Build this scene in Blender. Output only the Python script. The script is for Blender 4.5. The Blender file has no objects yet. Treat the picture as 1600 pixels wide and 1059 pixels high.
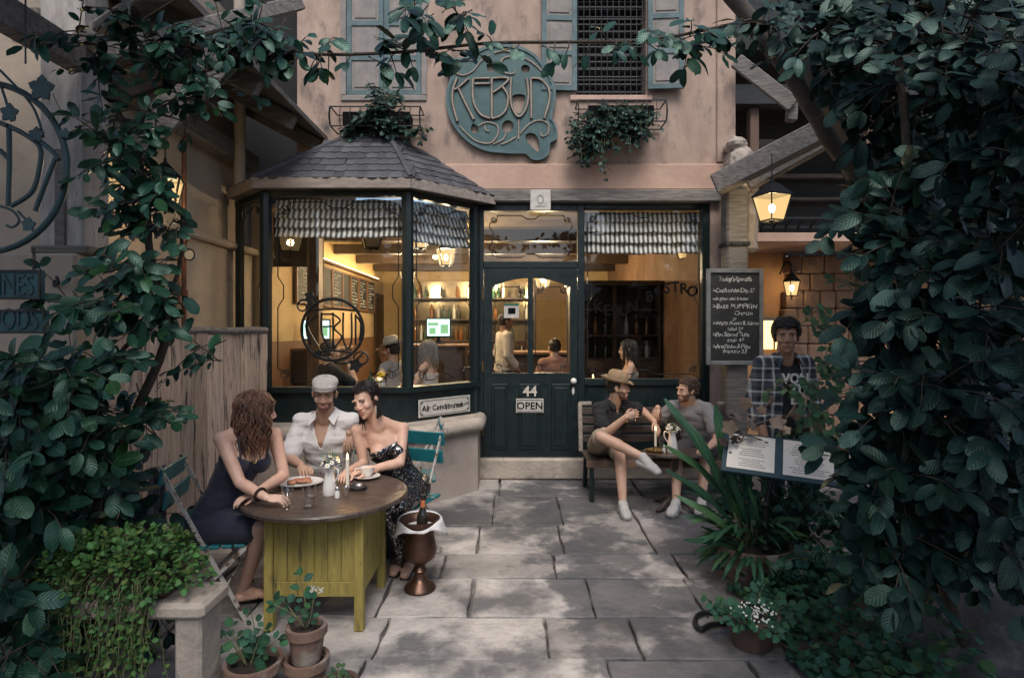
import bpy, bmesh, math, random
from mathutils import Vector, Matrix, noise, Quaternion
from mathutils.geometry import tessellate_polygon
random.seed(7)
sc = bpy.context.scene
COL = sc.collection
V = Vector
PI = math.pi
def rad(a): return math.radians(a)

# ---------------------------------------------------------------- camera, sky, sun, exposure
F, CX, CY, CH = 900.0, 800.0, 515.0, 1.7      # focal length in photo pixels, principal point, eye height (m)
cd = bpy.data.cameras.new('camera'); cam = bpy.data.objects.new('camera', cd); COL.objects.link(cam)
cam.location = (0, 0, CH); cam.rotation_euler = (rad(90), 0, 0)
cd.sensor_width = 36; cd.lens = 36 * F / 1600; cd.shift_y = -(529.5 - CY) / 1600
cd.clip_start = 0.05; cd.clip_end = 2000
sc.camera = cam
wd = bpy.data.worlds.new('World'); sc.world = wd; wd.use_nodes = True
nt = wd.node_tree; bg = nt.nodes['Background']
sky = nt.nodes.new('ShaderNodeTexSky'); sky.sky_type = 'NISHITA'; sky.sun_disc = False
SUN_EL, SUN_AZ = 56, 176
sky.sun_elevation = rad(SUN_EL); sky.sun_rotation = rad(SUN_AZ); sky.dust_density = 3.0; sky.air_density = 1.0
nt.links.new(sky.outputs[0], bg.inputs[0]); bg.inputs[1].default_value = 0.085
sd = bpy.data.lights.new('sun', 'SUN'); so = bpy.data.objects.new('sun', sd); COL.objects.link(so)
sd.energy = 1.15; sd.angle = rad(28); sd.color = (1.0, 0.95, 0.9)
_a = rad(SUN_AZ); _e = rad(SUN_EL)
_dir = V((math.sin(_a) * math.cos(_e), math.cos(_a) * math.cos(_e), math.sin(_e)))
so.rotation_euler = _dir.to_track_quat('Z', 'Y').to_euler(); so.location = (0, -3, 12)
sc.view_settings.view_transform = 'Standard'; sc.view_settings.look = 'None'
sc.view_settings.exposure = 1.05; sc.view_settings.gamma = 1.0; sc.view_settings.use_curve_mapping = False
sc.cycles.use_denoising = True
sc.cycles.max_bounces = 7; sc.cycles.transparent_max_bounces = 16; sc.cycles.caustics_reflective = False; sc.cycles.caustics_refractive = False
sc.cycles.sample_clamp_indirect = 4.0

# ---------------------------------------------------------------- helpers
def P(px, py, Y): return V(((px - CX) / F * Y, Y, CH - (py - CY) / F * Y))     # photo pixel at depth Y
def G(px, py):                                                                # photo pixel on the ground
    Y = CH * F / (py - CY); return V(((px - CX) / F * Y, Y, 0))
WM = {}
def wm(o): return WM.get(o.name, Matrix.Identity(4)) if o else Matrix.Identity(4)
def tag(o, label, cat, group=None):
    o['label'] = label; o['category'] = cat
    if group: o['group'] = group
    return o
def thing(name, label, cat, loc=(0, 0, 0), rz=0, group=None):
    o = bpy.data.objects.new(name, None); COL.objects.link(o); o.empty_display_size = 0.1
    o.location = loc; o.rotation_euler = (0, 0, rz)
    WM[o.name] = Matrix.Translation(V(loc)) @ Matrix.Rotation(rz, 4, 'Z')
    return tag(o, label, cat, group)
def link_mesh(name, me, parent=None, world=True):
    o = bpy.data.objects.new(name, me); COL.objects.link(o)
    if parent:
        o.parent = parent
        m = wm(parent)
        if world: me.transform(m.inverted())
        WM[o.name] = m
    return o
def copy_tree(o, parent=None):
    c = o.copy(); COL.objects.link(c); c.parent = parent
    for ch in list(o.children): copy_tree(ch, c)
    return c
def place(o, loc, rz=0):
    o.location = loc; o.rotation_euler = (0, 0, rz)
    return o
def frame(origin, xdir, zdir=(0, 0, 1)):       # matrix with local x along xdir, z up, y = z cross x
    x = V(xdir).normalized(); z = V(zdir).normalized(); y = z.cross(x).normalized(); z = x.cross(y)
    m = Matrix.Identity(4)
    for i in range(3):
        m[i][0] = x[i]; m[i][1] = y[i]; m[i][2] = z[i]; m[i][3] = origin[i]
    return m
def catmull(pts, n=6, closed=False):
    pts = [V(p) for p in pts]; out = []; N = len(pts)
    rng = range(N) if closed else range(N - 1)
    for i in rng:
        if closed: p0, p1, p2, p3 = pts[(i-1) % N], pts[i], pts[(i+1) % N], pts[(i+2) % N]
        else: p0, p1, p2, p3 = pts[max(i-1, 0)], pts[i], pts[i+1], pts[min(i+2, N-1)]
        for k in range(n):
            t = k / n; t2 = t*t; t3 = t2*t
            out.append(0.5 * ((2*p1) + (p2-p0)*t + (2*p0-5*p1+4*p2-p3)*t2 + (3*p1-p0-3*p2+p3)*t3))
    if not closed: out.append(pts[-1].copy())
    return out

class MB:
    def __init__(s): s.v = []; s.f = []; s.m = []; s.mi = 0; s.uv = {}
    def add(s, vs, fs, M=None):
        b = len(s.v)
        for p in vs: s.v.append(M @ V(p) if M is not None else V(p))
        for f in fs: s.f.append([b + i for i in f]); s.m.append(s.mi)
        return b
    def box(s, c, d, M=None, bev=0.0):
        hx, hy, hz = d[0]/2, d[1]/2, d[2]/2; c = V(c)
        if bev <= 0:
            vs = [c + V((x*hx, y*hy, z*hz)) for z in (-1, 1) for y in (-1, 1) for x in (-1, 1)]
            s.add(vs, [(0,2,3,1), (4,5,7,6), (0,1,5,4), (2,6,7,3), (0,4,6,2), (1,3,7,5)], M); return s
        b = min(bev, hx*.95, hy*.95, hz*.95); vs = []; idx = {}
        for x in (-1, 1):
            for y in (-1, 1):
                for z in (-1, 1):
                    for ax in range(3):
                        p = [x*hx, y*hy, z*hz]
                        for k in range(3):
                            if k != ax: p[k] -= (x, y, z)[k]*b
                        idx[(x, y, z, ax)] = len(vs); vs.append(c + V(p))
        fs = []
        for ax in range(3):
            o1, o2 = [k for k in range(3) if k != ax]
            for sg in (-1, 1):
                q = []
                for a, bb in ((-1,-1), (1,-1), (1,1), (-1,1)):
                    t = [0, 0, 0]; t[ax] = sg; t[o1] = a; t[o2] = bb; q.append(idx[(t[0], t[1], t[2], ax)])
                if (sg > 0) ^ (ax == 1): fs.append(q)
                else: fs.append(q[::-1])
        for ax in range(3):
            o1, o2 = [k for k in range(3) if k != ax]
            for a in (-1, 1):
                for bb in (-1, 1):
                    q = []
                    for sg, fx in ((-1, o1), (1, o1), (1, o2), (-1, o2)):
                        t = [0, 0, 0]; t[ax] = sg; t[o1] = a; t[o2] = bb; q.append(idx[(t[0], t[1], t[2], fx)])
                    fs.append(q)
        for x in (-1, 1):
            for y in (-1, 1):
                for z in (-1, 1): fs.append([idx[(x, y, z, k)] for k in range(3)])
        s.add(vs, fs, M); return s
    def bb(s, x0, x1, y0, y1, z0, z1, M=None, bev=0.0):
        return s.box(((x0+x1)/2, (y0+y1)/2, (z0+z1)/2), (x1-x0, y1-y0, z1-z0), M, bev)
    def bar(s, a, b, w, h=None, up=(0, 0, 1), bev=0.0, M=None):      # square bar from a to b
        a = V(a); b = V(b); d = b - a; L = d.length; x = d.normalized(); u = V(up)
        if abs(x.dot(u)) > .98: u = V((0, 1, 0))
        y = u.cross(x).normalized(); z = x.cross(y); m = Matrix.Identity(4)
        for i in range(3): m[i][0] = x[i]; m[i][1] = y[i]; m[i][2] = z[i]; m[i][3] = ((a+b)/2)[i]
        return s.box((0, 0, 0), (L, w, h or w), (M @ m) if M is not None else m, bev)
    def tube(s, path, r, n=8, caps=True, closed=False, M=None, flat=1.0, up=None):
        path = [V(p) for p in path]; N = len(path)
        rs = r if isinstance(r, (list, tuple)) else [r]*N
        vs = []; fs = []; prev = None
        for i, p in enumerate(path):
            if closed: t = path[(i+1) % N] - path[i-1]
            else: t = path[min(i+1, N-1)] - path[max(i-1, 0)]
            if t.length < 1e-9: t = V((0, 0, 1))
            t.normalize()
            if up is not None: a = V(up)
            elif prev is None: a = V((0, 0, 1)) if abs(t.z) < .9 else V((1, 0, 0))
            else: a = prev
            a = a - t*a.dot(t)
            if a.length < 1e-6: a = t.orthogonal()
            a.normalize(); prev = a; b = t.cross(a)
            for k in range(n):
                th = 2*PI*k/n + (PI/4 if n == 4 else 0); vs.append(p + a*math.cos(th)*rs[i] + b*math.sin(th)*rs[i]*flat)
        for i in range(N if closed else N-1):
            j = (i+1) % N
            for k in range(n):
                l = (k+1) % n; fs.append((i*n+k, i*n+l, j*n+l, j*n+k))
        if caps and not closed:
            fs.append(tuple(range(n))[::-1]); fs.append(tuple((N-1)*n + k for k in range(n)))
        s.add(vs, fs, M); return s
    def lathe(s, prof, c=(0, 0, 0), n=20, M=None, close=False):
        c = V(c); vs = []; fs = []
        for r, z in prof:
            for k in range(n):
                a = 2*PI*k/n; vs.append(c + V((r*math.cos(a), r*math.sin(a), z)))
        m = len(prof)
        for i in range(m-1):
            for k in range(n):
                l = (k+1) % n; fs.append((i*n+k, i*n+l, (i+1)*n+l, (i+1)*n+k))
        if prof[0][0] > 1e-6: fs.append(tuple(range(n))[::-1])
        if prof[-1][0] > 1e-6: fs.append(tuple((m-1)*n+k for k in range(n)))
        s.add(vs, fs, M); return s
    def ell(s, c, r, M=None, nu=14, nv=9):
        vs = []; fs = []; c = V(c)
        if not isinstance(r, (tuple, list)): r = (r, r, r)
        for i in range(1, nv):
            th = PI*i/nv
            for k in range(nu):
                a = 2*PI*k/nu; vs.append(c + V((r[0]*math.sin(th)*math.cos(a), r[1]*math.sin(th)*math.sin(a), r[2]*math.cos(th))))
        t = len(vs); vs.append(c + V((0, 0, r[2]))); vs.append(c - V((0, 0, r[2])))
        for i in range(nv-2):
            for k in range(nu):
                l = (k+1) % nu; fs.append((i*nu+k, (i+1)*nu+k, (i+1)*nu+l, i*nu+l))
        for k in range(nu):
            l = (k+1) % nu; fs.append((t, k, l)); fs.append((t+1, (nv-2)*nu+l, (nv-2)*nu+k))
        s.add(vs, fs, M); return s
    def prism(s, polys, y0, y1, M=None):           # polygon (with holes) in local x,z, extruded y0..y1
        polys = [[V((p[0], p[1], 0)) for p in q] for q in polys]
        tri = tessellate_polygon(polys); flat = [p for q in polys for p in q]; n = len(flat)
        vs = [V((p.x, y0, p.y)) for p in flat] + [V((p.x, y1, p.y)) for p in flat]; fs = []
        for t in tri:
            a, b, c = t
            cr = (flat[b]-flat[a]).cross(flat[c]-flat[a]).z
            t = (a, b, c) if cr > 0 else (a, c, b)
            fs.append(t); fs.append(tuple(i+n for i in t[::-1]))
        o = 0
        for q in polys:
            m = len(q)
            for i in range(m): j = (i+1) % m; fs.append((o+i, o+j, o+j+n, o+i+n))
            o += m
        s.add(vs, fs, M); return s
    def quad(s, a, b, c, d): s.add([a, b, c, d], [(0, 1, 2, 3)]); return s
    def mesh(s, name, mats, smooth=False, fix=True):
        me = bpy.data.meshes.new(name); me.from_pydata([tuple(p) for p in s.v], [], s.f)
        for m in (mats if isinstance(mats, (list, tuple)) else [mats]): me.materials.append(m)
        if any(s.m): me.polygons.foreach_set('material_index', s.m)
        if fix:
            b = bmesh.new(); b.from_mesh(me); bmesh.ops.recalc_face_normals(b, faces=b.faces); b.to_mesh(me); b.free()
        if smooth:
            me.polygons.foreach_set('use_smooth', [True]*len(me.polygons))
            if smooth != 'all':
                try: me.set_sharp_from_angle(angle=rad(40))
                except Exception: pass
        me.update(); return me
    def build(s, name, mats, parent=None, smooth=False, world=True, fix=True):
        return link_mesh(name, s.mesh(name, mats, smooth, fix), parent, world)

def struct(o): o['kind'] = 'structure'; return o
def stuff(o): o['kind'] = 'stuff'; return o

_fc = {}
def text_mb(txt, size, M, depth=0.002, align='CENTER', shear=0.0, wob=0.0, spacing=1.0, bold=0.0):
    cu = bpy.data.curves.new('lettering', 'FONT'); cu.body = txt; cu.size = size; cu.extrude = depth; cu.align_x = align; cu.shear = shear
    cu.space_character = spacing; cu.offset = bold; cu.resolution_u = 3
    o = bpy.data.objects.new('lettering', cu); COL.objects.link(o)
    dg = bpy.context.evaluated_depsgraph_get(); me = bpy.data.meshes.new_from_object(o.evaluated_get(dg))
    vs = [v.co.copy() for v in me.vertices]; fs = [tuple(p.vertices) for p in me.polygons]
    bpy.data.objects.remove(o); bpy.data.curves.remove(cu); bpy.data.meshes.remove(me)
    R = Matrix.Rotation(rad(90), 4, 'X')        # text plane -> local x,z facing -y
    if wob:
        for v in vs:
            k = V((v.x*9/size*.12, v.y*4/size*.1, 0)); v.y += wob*size*noise.noise(k*2.3); v.x += wob*size*noise.noise(k*2.9 + V((5, 5, 5)))
    mb = MB(); mb.add([R @ v for v in vs], fs, M); return mb

# ---------------------------------------------------------------- materials
MATS = {}
def mat(name, col, rough=.6, metal=0.0, col2=None, scale=6.0, detail=6.0, lo=.35, hi=.65, bump=0.0, bscale=None, stretch=None,
        spec=.5, coat=0.0, emit=None, estr=0.0, var=0.0, sheen=0.0, trans=0.0, sss=0.0, rvar=0.0, col3=None, scale3=2.0, lo3=.5, hi3=.7, coords='Object', alpha=None):
    m = bpy.data.materials.new(name); m.use_nodes = True; n = m.node_tree; L = n.links; N = n.nodes
    b = N['Principled BSDF']
    def c4(c): return (c[0], c[1], c[2], 1)
    b.inputs['Base Color'].default_value = c4(col); b.inputs['Roughness'].default_value = rough; b.inputs['Metallic'].default_value = metal
    b.inputs['Specular IOR Level'].default_value = spec; b.inputs['Coat Weight'].default_value = coat
    if sheen: b.inputs['Sheen Weight'].default_value = sheen
    if trans: b.inputs['Transmission Weight'].default_value = trans
    if sss: b.inputs['Subsurface Weight'].default_value = sss; b.inputs['Subsurface Radius'].default_value = (.01, .004, .002); b.inputs['Subsurface Scale'].default_value = 1.0
    if emit: b.inputs['Emission Color'].default_value = c4(emit); b.inputs['Emission Strength'].default_value = estr
    tc = N.new('ShaderNodeTexCoord'); src = tc.outputs[coords]
    if stretch:
        mp = N.new('ShaderNodeMapping'); mp.inputs['Scale'].default_value = stretch; L.new(src, mp.inputs[0]); src = mp.outputs[0]
    color = None
    def noi(sc_, det=detail):
        x = N.new('ShaderNodeTexNoise'); x.inputs['Scale'].default_value = sc_; x.inputs['Detail'].default_value = det; x.inputs['Roughness'].default_value = .62; L.new(src, x.inputs['Vector']); return x
    def ramp(s_, a, bb):
        r = N.new('ShaderNodeMapRange'); r.inputs['From Min'].default_value = a; r.inputs['From Max'].default_value = bb; L.new(s_, r.inputs[0]); return r.outputs[0]
    def mix(f, a, bb):
        x = N.new('ShaderNodeMix'); x.data_type = 'RGBA'; L.new(f, x.inputs[0])
        if isinstance(a, tuple): x.inputs[6].default_value = c4(a)
        else: L.new(a, x.inputs[6])
        if isinstance(bb, tuple): x.inputs[7].default_value = c4(bb)
        else: L.new(bb, x.inputs[7])
        return x.outputs[2]
    nz = None
    if col2 is not None:
        nz = noi(scale); color = mix(ramp(nz.outputs[0], lo, hi), tuple(col), tuple(col2))
    if col3 is not None:
        n3 = noi(scale3, 8); color = mix(ramp(n3.outputs[0], lo3, hi3), color if color is not None else tuple(col), tuple(col3))
    if var:
        oi = N.new('ShaderNodeObjectInfo'); ge = N.new('ShaderNodeNewGeometry')
        ad = N.new('ShaderNodeMath'); ad.operation = 'ADD'; L.new(oi.outputs['Random'], ad.inputs[0]); L.new(ge.outputs['Random Per Island'], ad.inputs[1])
        fr = N.new('ShaderNodeMath'); fr.operation = 'FRACT'; L.new(ad.outputs[0], fr.inputs[0])
        r = N.new('ShaderNodeMapRange'); r.inputs['To Min'].default_value = 1-var; r.inputs['To Max'].default_value = 1+var; L.new(fr.outputs[0], r.inputs[0])
        h = N.new('ShaderNodeHueSaturation'); L.new(r.outputs[0], h.inputs['Value'])
        if color is not None: L.new(color, h.inputs['Color'])
        else: h.inputs['Color'].default_value = c4(col)
        color = h.outputs[0]
    if color is not None: L.new(color, b.inputs['Base Color'])
    if bump:
        nb = noi(bscale or scale*3, 8); bp = N.new('ShaderNodeBump'); bp.inputs['Strength'].default_value = bump; bp.inputs['Distance'].default_value = .02
        L.new(nb.outputs[0], bp.inputs['Height']); L.new(bp.outputs[0], b.inputs['Normal'])
    if rvar:
        n4 = noi(scale*1.7, 5); r = N.new('ShaderNodeMapRange'); r.inputs['To Min'].default_value = max(.03, rough-rvar); r.inputs['To Max'].default_value = min(1, rough+rvar)
        r.inputs['From Min'].default_value = .3; r.inputs['From Max'].default_value = .7
        L.new(n4.outputs[0], r.inputs[0]); L.new(r.outputs[0], b.inputs['Roughness'])
    MATS[name] = m; return m
def glass_mat(name, tint=(1, 1, 1), refl=1.0, rough=.02):
    m = bpy.data.materials.new(name); m.use_nodes = True; n = m.node_tree; L = n.links; N = n.nodes
    N.remove(N['Principled BSDF']); out = N['Material Output']
    t = N.new('ShaderNodeBsdfTransparent'); t.inputs[0].default_value = (*tint, 1)
    g = N.new('ShaderNodeBsdfGlossy'); g.inputs['Roughness'].default_value = rough
    lw = N.new('ShaderNodeLayerWeight'); lw.inputs[0].default_value = .5
    pw = N.new('ShaderNodeMath'); pw.operation = 'POWER'; pw.inputs[1].default_value = 5.0; L.new(lw.outputs['Facing'], pw.inputs[0])
    mu = N.new('ShaderNodeMath'); mu.operation = 'MULTIPLY_ADD'; mu.inputs[1].default_value = .92; mu.inputs[2].default_value = .045*refl; mu.use_clamp = True
    L.new(pw.outputs[0], mu.inputs[0])
    mx = N.new('ShaderNodeMixShader'); L.new(mu.outputs[0], mx.inputs[0]); L.new(t.outputs[0], mx.inputs[1]); L.new(g.outputs[0], mx.inputs[2]); L.new(mx.outputs[0], out.inputs[0])
    MATS[name] = m; return m
def stripe_mat(name, c1, c2, freq, axis='X', width=.5):
    m = mat(name, c1, rough=.9, bump=.15, bscale=60)
    n = m.node_tree; N = n.nodes; L = n.links; b = N['Principled BSDF']
    uv = N.new('ShaderNodeTexCoord'); sp = N.new('ShaderNodeSeparateXYZ'); L.new(uv.outputs['UV'], sp.inputs[0])
    mu = N.new('ShaderNodeMath'); mu.operation = 'MULTIPLY'; mu.inputs[1].default_value = freq; L.new(sp.outputs[axis], mu.inputs[0])
    fr = N.new('ShaderNodeMath'); fr.operation = 'FRACT'; L.new(mu.outputs[0], fr.inputs[0])
    gt = N.new('ShaderNodeMath'); gt.operation = 'GREATER_THAN'; gt.inputs[1].default_value = width; L.new(fr.outputs[0], gt.inputs[0])
    x = N.new('ShaderNodeMix'); x.data_type = 'RGBA'; x.inputs[6].default_value = (*c1, 1); x.inputs[7].default_value = (*c2, 1); L.new(gt.outputs[0], x.inputs[0]); L.new(x.outputs[2], b.inputs['Base Color'])
    return m
def emis(name, col, s):
    m = bpy.data.materials.new(name); m.use_nodes = True; N = m.node_tree.nodes; N.remove(N['Principled BSDF'])
    e = N.new('ShaderNodeEmission'); e.inputs[0].default_value = (*col, 1); e.inputs[1].default_value = s; m.node_tree.links.new(e.outputs[0], N['Material Output'].inputs[0]); MATS[name] = m; return m

PLASTER = mat('pink_plaster', (.42, .315, .255), .92, col2=(.30, .215, .17), scale=3.4, detail=9, col3=(.085, .075, .07), scale3=3.9, lo3=.52, hi3=.72, bump=.5, bscale=12, stretch=(1, 1, .55))
PLASTER_B = mat('band_plaster', (.50, .35, .27), .9, col2=(.42, .28, .22), scale=2.5, col3=(.15, .12, .11), scale3=4, lo3=.64, hi3=.8, bump=.35, bscale=16)
CREAM = mat('cream_plaster', (.42, .35, .28), .92, col2=(.32, .27, .22), scale=1.8, col3=(.18, .16, .15), scale3=2.6, lo3=.58, hi3=.76, bump=.3, bscale=12)
BASEPL = mat('base_plaster', (.42, .36, .31), .9, col2=(.33, .28, .25), scale=2.5, col3=(.2, .18, .16), scale3=2, lo3=.58, hi3=.75, bump=.3, bscale=20)
STONE = mat('pale_stone', (.45, .39, .33), .9, col2=(.31, .27, .23), scale=5, col3=(.16, .15, .13), scale3=7, lo3=.58, hi3=.72, bump=.8, bscale=12)
SLAB = mat('paving_stone', (.45, .415, .385), .74, col2=(.28, .26, .245), scale=4.5, detail=9, col3=(.115, .112, .112), scale3=1.3, lo3=.46, hi3=.57, bump=.9, bscale=15, var=.26, rvar=.25)
def damp(m):       # rain-damp area of the courtyard, right of the middle
    n = m.node_tree; N = n.nodes; L = n.links; b = N['Principled BSDF']; tc = N.new('ShaderNodeTexCoord'); sp = N.new('ShaderNodeSeparateXYZ'); L.new(tc.outputs['Object'], sp.inputs[0])
    nz = N.new('ShaderNodeTexNoise'); nz.inputs['Scale'].default_value = 1.5; nz.inputs['Detail'].default_value = 9; nz.inputs['Roughness'].default_value = .6; L.new(tc.outputs['Object'], nz.inputs['Vector'])
    r = N.new('ShaderNodeMapRange'); r.inputs['From Min'].default_value = -.5; r.inputs['From Max'].default_value = .5; r.inputs['To Min'].default_value = -.25; r.inputs['To Max'].default_value = .06; L.new(sp.outputs[0], r.inputs[0])
    a = N.new('ShaderNodeMath'); L.new(nz.outputs[0], a.inputs[0]); L.new(r.outputs[0], a.inputs[1]); k = N.new('ShaderNodeMapRange'); k.inputs['From Min'].default_value = .485; k.inputs['From Max'].default_value = .545; k.inputs['To Max'].default_value = .8; L.new(a.outputs[0], k.inputs[0])
    x = N.new('ShaderNodeMix'); x.data_type = 'RGBA'; L.new(k.outputs[0], x.inputs[0]); L.new(b.inputs['Base Color'].links[0].from_socket, x.inputs[6]); x.inputs[7].default_value = (.075, .078, .084, 1); L.new(x.outputs[2], b.inputs['Base Color'])
damp(SLAB)
MORTAR = mat('mortar_ground', (.20, .185, .17), .95, col2=(.08, .075, .07), scale=6, bump=.5)
WOODG = mat('grey_timber', (.20, .185, .165), .85, col2=(.10, .093, .085), scale=5, stretch=(1, 1, 8), bump=.5, bscale=8)
WOODX = mat('grey_timber_along', (.23, .21, .19), .85, col2=(.11, .10, .095), scale=4, stretch=(1.2, 8, 8), bump=.5, bscale=8)
PLANK = mat('weathered_plank', (.62, .48, .37), .85, col2=(.42, .31, .235), scale=4.5, stretch=(9, 9, .8), col3=(.07, .065, .065), scale3=3.0, lo3=.56, hi3=.66, bump=.6, bscale=7, var=.25)
GREEN = mat('dark_green_paint', (.003, .010, .011), .42, col2=(.007, .017, .018), scale=9, bump=.06, bscale=30, rvar=.12)
TEALW = mat('shutter_paint', (.10, .16, .17), .7, col2=(.06, .10, .11), scale=6, col3=(.2, .19, .17), scale3=9, lo3=.6, hi3=.72, bump=.3)
SHPANEL = mat('shutter_panel', (.27, .24, .22), .8, col2=(.19, .18, .17), scale=7, bump=.3)
IRON = mat('black_iron', (.012, .014, .016), .5, metal=.3, bump=.1)
SHINGLE = mat('slate_shingle', (.075, .077, .085), .85, col2=(.042, .043, .05), scale=8, bump=.5, bscale=20, var=.35)
FASCIA = mat('pale_fascia', (.34, .29, .25), .85, col2=(.2, .17, .15), scale=4, stretch=(1, 6, 6), bump=.4)
GLASS = glass_mat('window_glass', (.93, .95, .94), 2.2)
GLASSW = glass_mat('drinking_glass', (.99, .99, .99), 1.3, .01)
TEAL = mat('teal_paint', (.012, .17, .20), .5, col2=(.008, .12, .145), scale=7, col3=(.2, .2, .18), scale3=14, lo3=.66, hi3=.76, bump=.15)
WHITEMET = mat('chipped_white_metal', (.5, .48, .44), .55, col2=(.12, .07, .045), scale=22, lo=.5, hi=.62, bump=.2)
# ================================================================ SETTING
FY = 6.57                                            # facade plane
mb = MB(); mb.bb(-80, 80, -80, 120, -.3, -.045); ground = struct(mb.build('ground', MORTAR))
rows = [6.62, 5.90, 5.0, 4.38, 3.95, 3.42, 2.98, 2.55, 2.12, 1.7, 1.25, .8, .3, -.3]
rs = random.Random(11)
for i in range(len(rows)-1):
    y1, y0 = rows[i], rows[i+1]; x = -3.1 + rs.uniform(-.4, 0)
    while x < 3.6:
        w = rs.uniform(.48, 1.0); x1 = x + w
        if abs(x1 - .1) < .18: x1 += .25
        g = .0065; dz = rs.uniform(-.006, .006); c = .008
        def j(): return rs.uniform(-.006, .006)
        q = [(x+g+j(), y0+g+j()), (x1-g+j(), y0+g+j()), (x1-g+j(), y1-g+j()), (x+g+j(), y1-g+j())]
        pts = []
        for k in range(4):
            a = V((*q[k], 0)); b = V((*q[(k+1) % 4], 0))
            for t in range(5):
                p = a.lerp(b, t/5); nrm = V((-(b-a).y, (b-a).x, 0)).normalized()
                if t: p += nrm * rs.uniform(-.006, .01)
                pts.append(p)
        n = len(pts); cen = sum(pts, V((0, 0, 0)))/n; tx, ty = rs.uniform(-.006, .006), rs.uniform(-.006, .006)
        def zz(p): return dz + tx*(p.x-cen.x) + ty*(p.y-cen.y)
        vs = [V((p.x, p.y, -.05)) for p in pts] + [V((p.x, p.y, zz(p)-c)) for p in pts] + [V((p.x, p.y, zz(p))) + (cen-p).normalized()*c for p in pts]
        fs = []
        for r in (0, 1):
            for k in range(n): l = (k+1) % n; fs.append((r*n+k, r*n+l, (r+1)*n+l, (r+1)*n+k))
        fs.append(tuple(2*n+k for k in range(n)))
        m = MB(); m.add(vs, fs); o = m.build('paving_slab', SLAB, ground)
        x = x1
# ---------------------------------------------------------------- cafe building
cafe = thing('cafe_building', 'two storey pink plastered cafe with dark green shopfront and bay window', 'building', (0, FY, 0))
XL, XR = -2.45, 2.53
w = MB(); Y0, Y1 = FY, FY+.28
for (a, b, c, d) in [(XL, XR, 3.58, 4.37), (XL, -1.90, 4.37, 5.62), (-1.02, .73, 4.37, 5.62), (1.53, XR, 4.37, 5.62), (XL, XR, 5.62, 6.6), (2.262, XR, 0, 3.14)]:
    w.bb(a, b, Y0, Y1, c, d)
w.bb(XR-.28, XR, Y1, 8.3, 0, 6.6); w.bb(XL, XL+.2, Y1, 8.3, 3.14, 6.6); w.bb(XL, XR, Y0, Y1, 6.6, 7.6)
w.build('wall', PLASTER, cafe)
w = MB(); w.bb(2.33, XR+.012, FY-.03, FY-.002, 3.6, 6.6, bev=.01); w.build('corner_pilaster', PLASTER, cafe)
w = MB(); w.bb(XL, XR-.06, Y0-.05, Y1, 3.283, 3.578, bev=.012); w.build('plaster_band', PLASTER_B, cafe)
w = MB(); w.bb(-.45, 2.36, Y0-.085, Y1-.02, 3.142, 3.281, bev=.012); w.build('lintel_beam', WOODX, cafe)
w = MB(); w.bb(-.40, 2.26, Y0-.05, Y1-.03, 0, .238, bev=.02); w.build('stone_plinth', STONE, cafe)
# corbel of rough stone at the right corner
w = MB()
for (c, d) in [((2.52, 6.42, 3.52), (.26, .34, .34)), ((2.60, 6.42, 3.30), (.24, .3, .16)), ((2.64, 6.46, 2.9), (.16, .26, .7)), ((2.48, 6.40, 3.74), (.2, .28, .14))]: w.box(c, d, bev=.05)
o = w.build('stone_corbel', STONE, cafe)
md = o.modifiers.new('sub', 'SUBSURF'); md.subdivision_type = 'SIMPLE'; md.levels = 3; md.render_levels = 3
tx = bpy.data.textures.new('rock_noise', 'CLOUDS'); tx.noise_scale = .12; md = o.modifiers.new('d', 'DISPLACE'); md.texture = tx; md.strength = .06
# shopfront frame
FR0, FR1 = FY+.02, FY+.12
fr = MB()
for (a, b, c, d) in [(-.40, -.325, .24, 3.14), (.752, .832, .24, 3.14), (2.18, 2.26, .24, 3.14), (-.325, .752, 3.06, 3.14), (.832, 2.18, 3.08, 3.14), (-.325, .752, 2.405, 2.48), (.832, 2.18, 1.06, 1.14)]:
    fr.bb(a, b, FR0, FR1, c, d, bev=.006)
fr.build('shopfront_frame', GREEN, cafe)
fr = MB(); fr.bb(.832, 2.18, FR0+.03, FR1-.02, .24, 1.06); fr.build('stall_riser', GREEN, cafe)
def pane(name, M, x0, x1, z0, z1, parent):
    m = MB(); m.add([(x0, 0, z0), (x1, 0, z0), (x1, 0, z1), (x0, 0, z1)], [(0, 1, 2, 3)], M); return m.build(name, GLASS, parent, fix=False)
def spiral(cx, cz, r, a0, turns, n=16, sgn=1):
    return [V((cx + r*(1-.75*k/n)*math.cos(a0+sgn*2*PI*turns*k/n), 0, cz + r*(1-.75*k/n)*math.sin(a0+sgn*2*PI*turns*k/n))) for k in range(n+1)]
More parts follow.
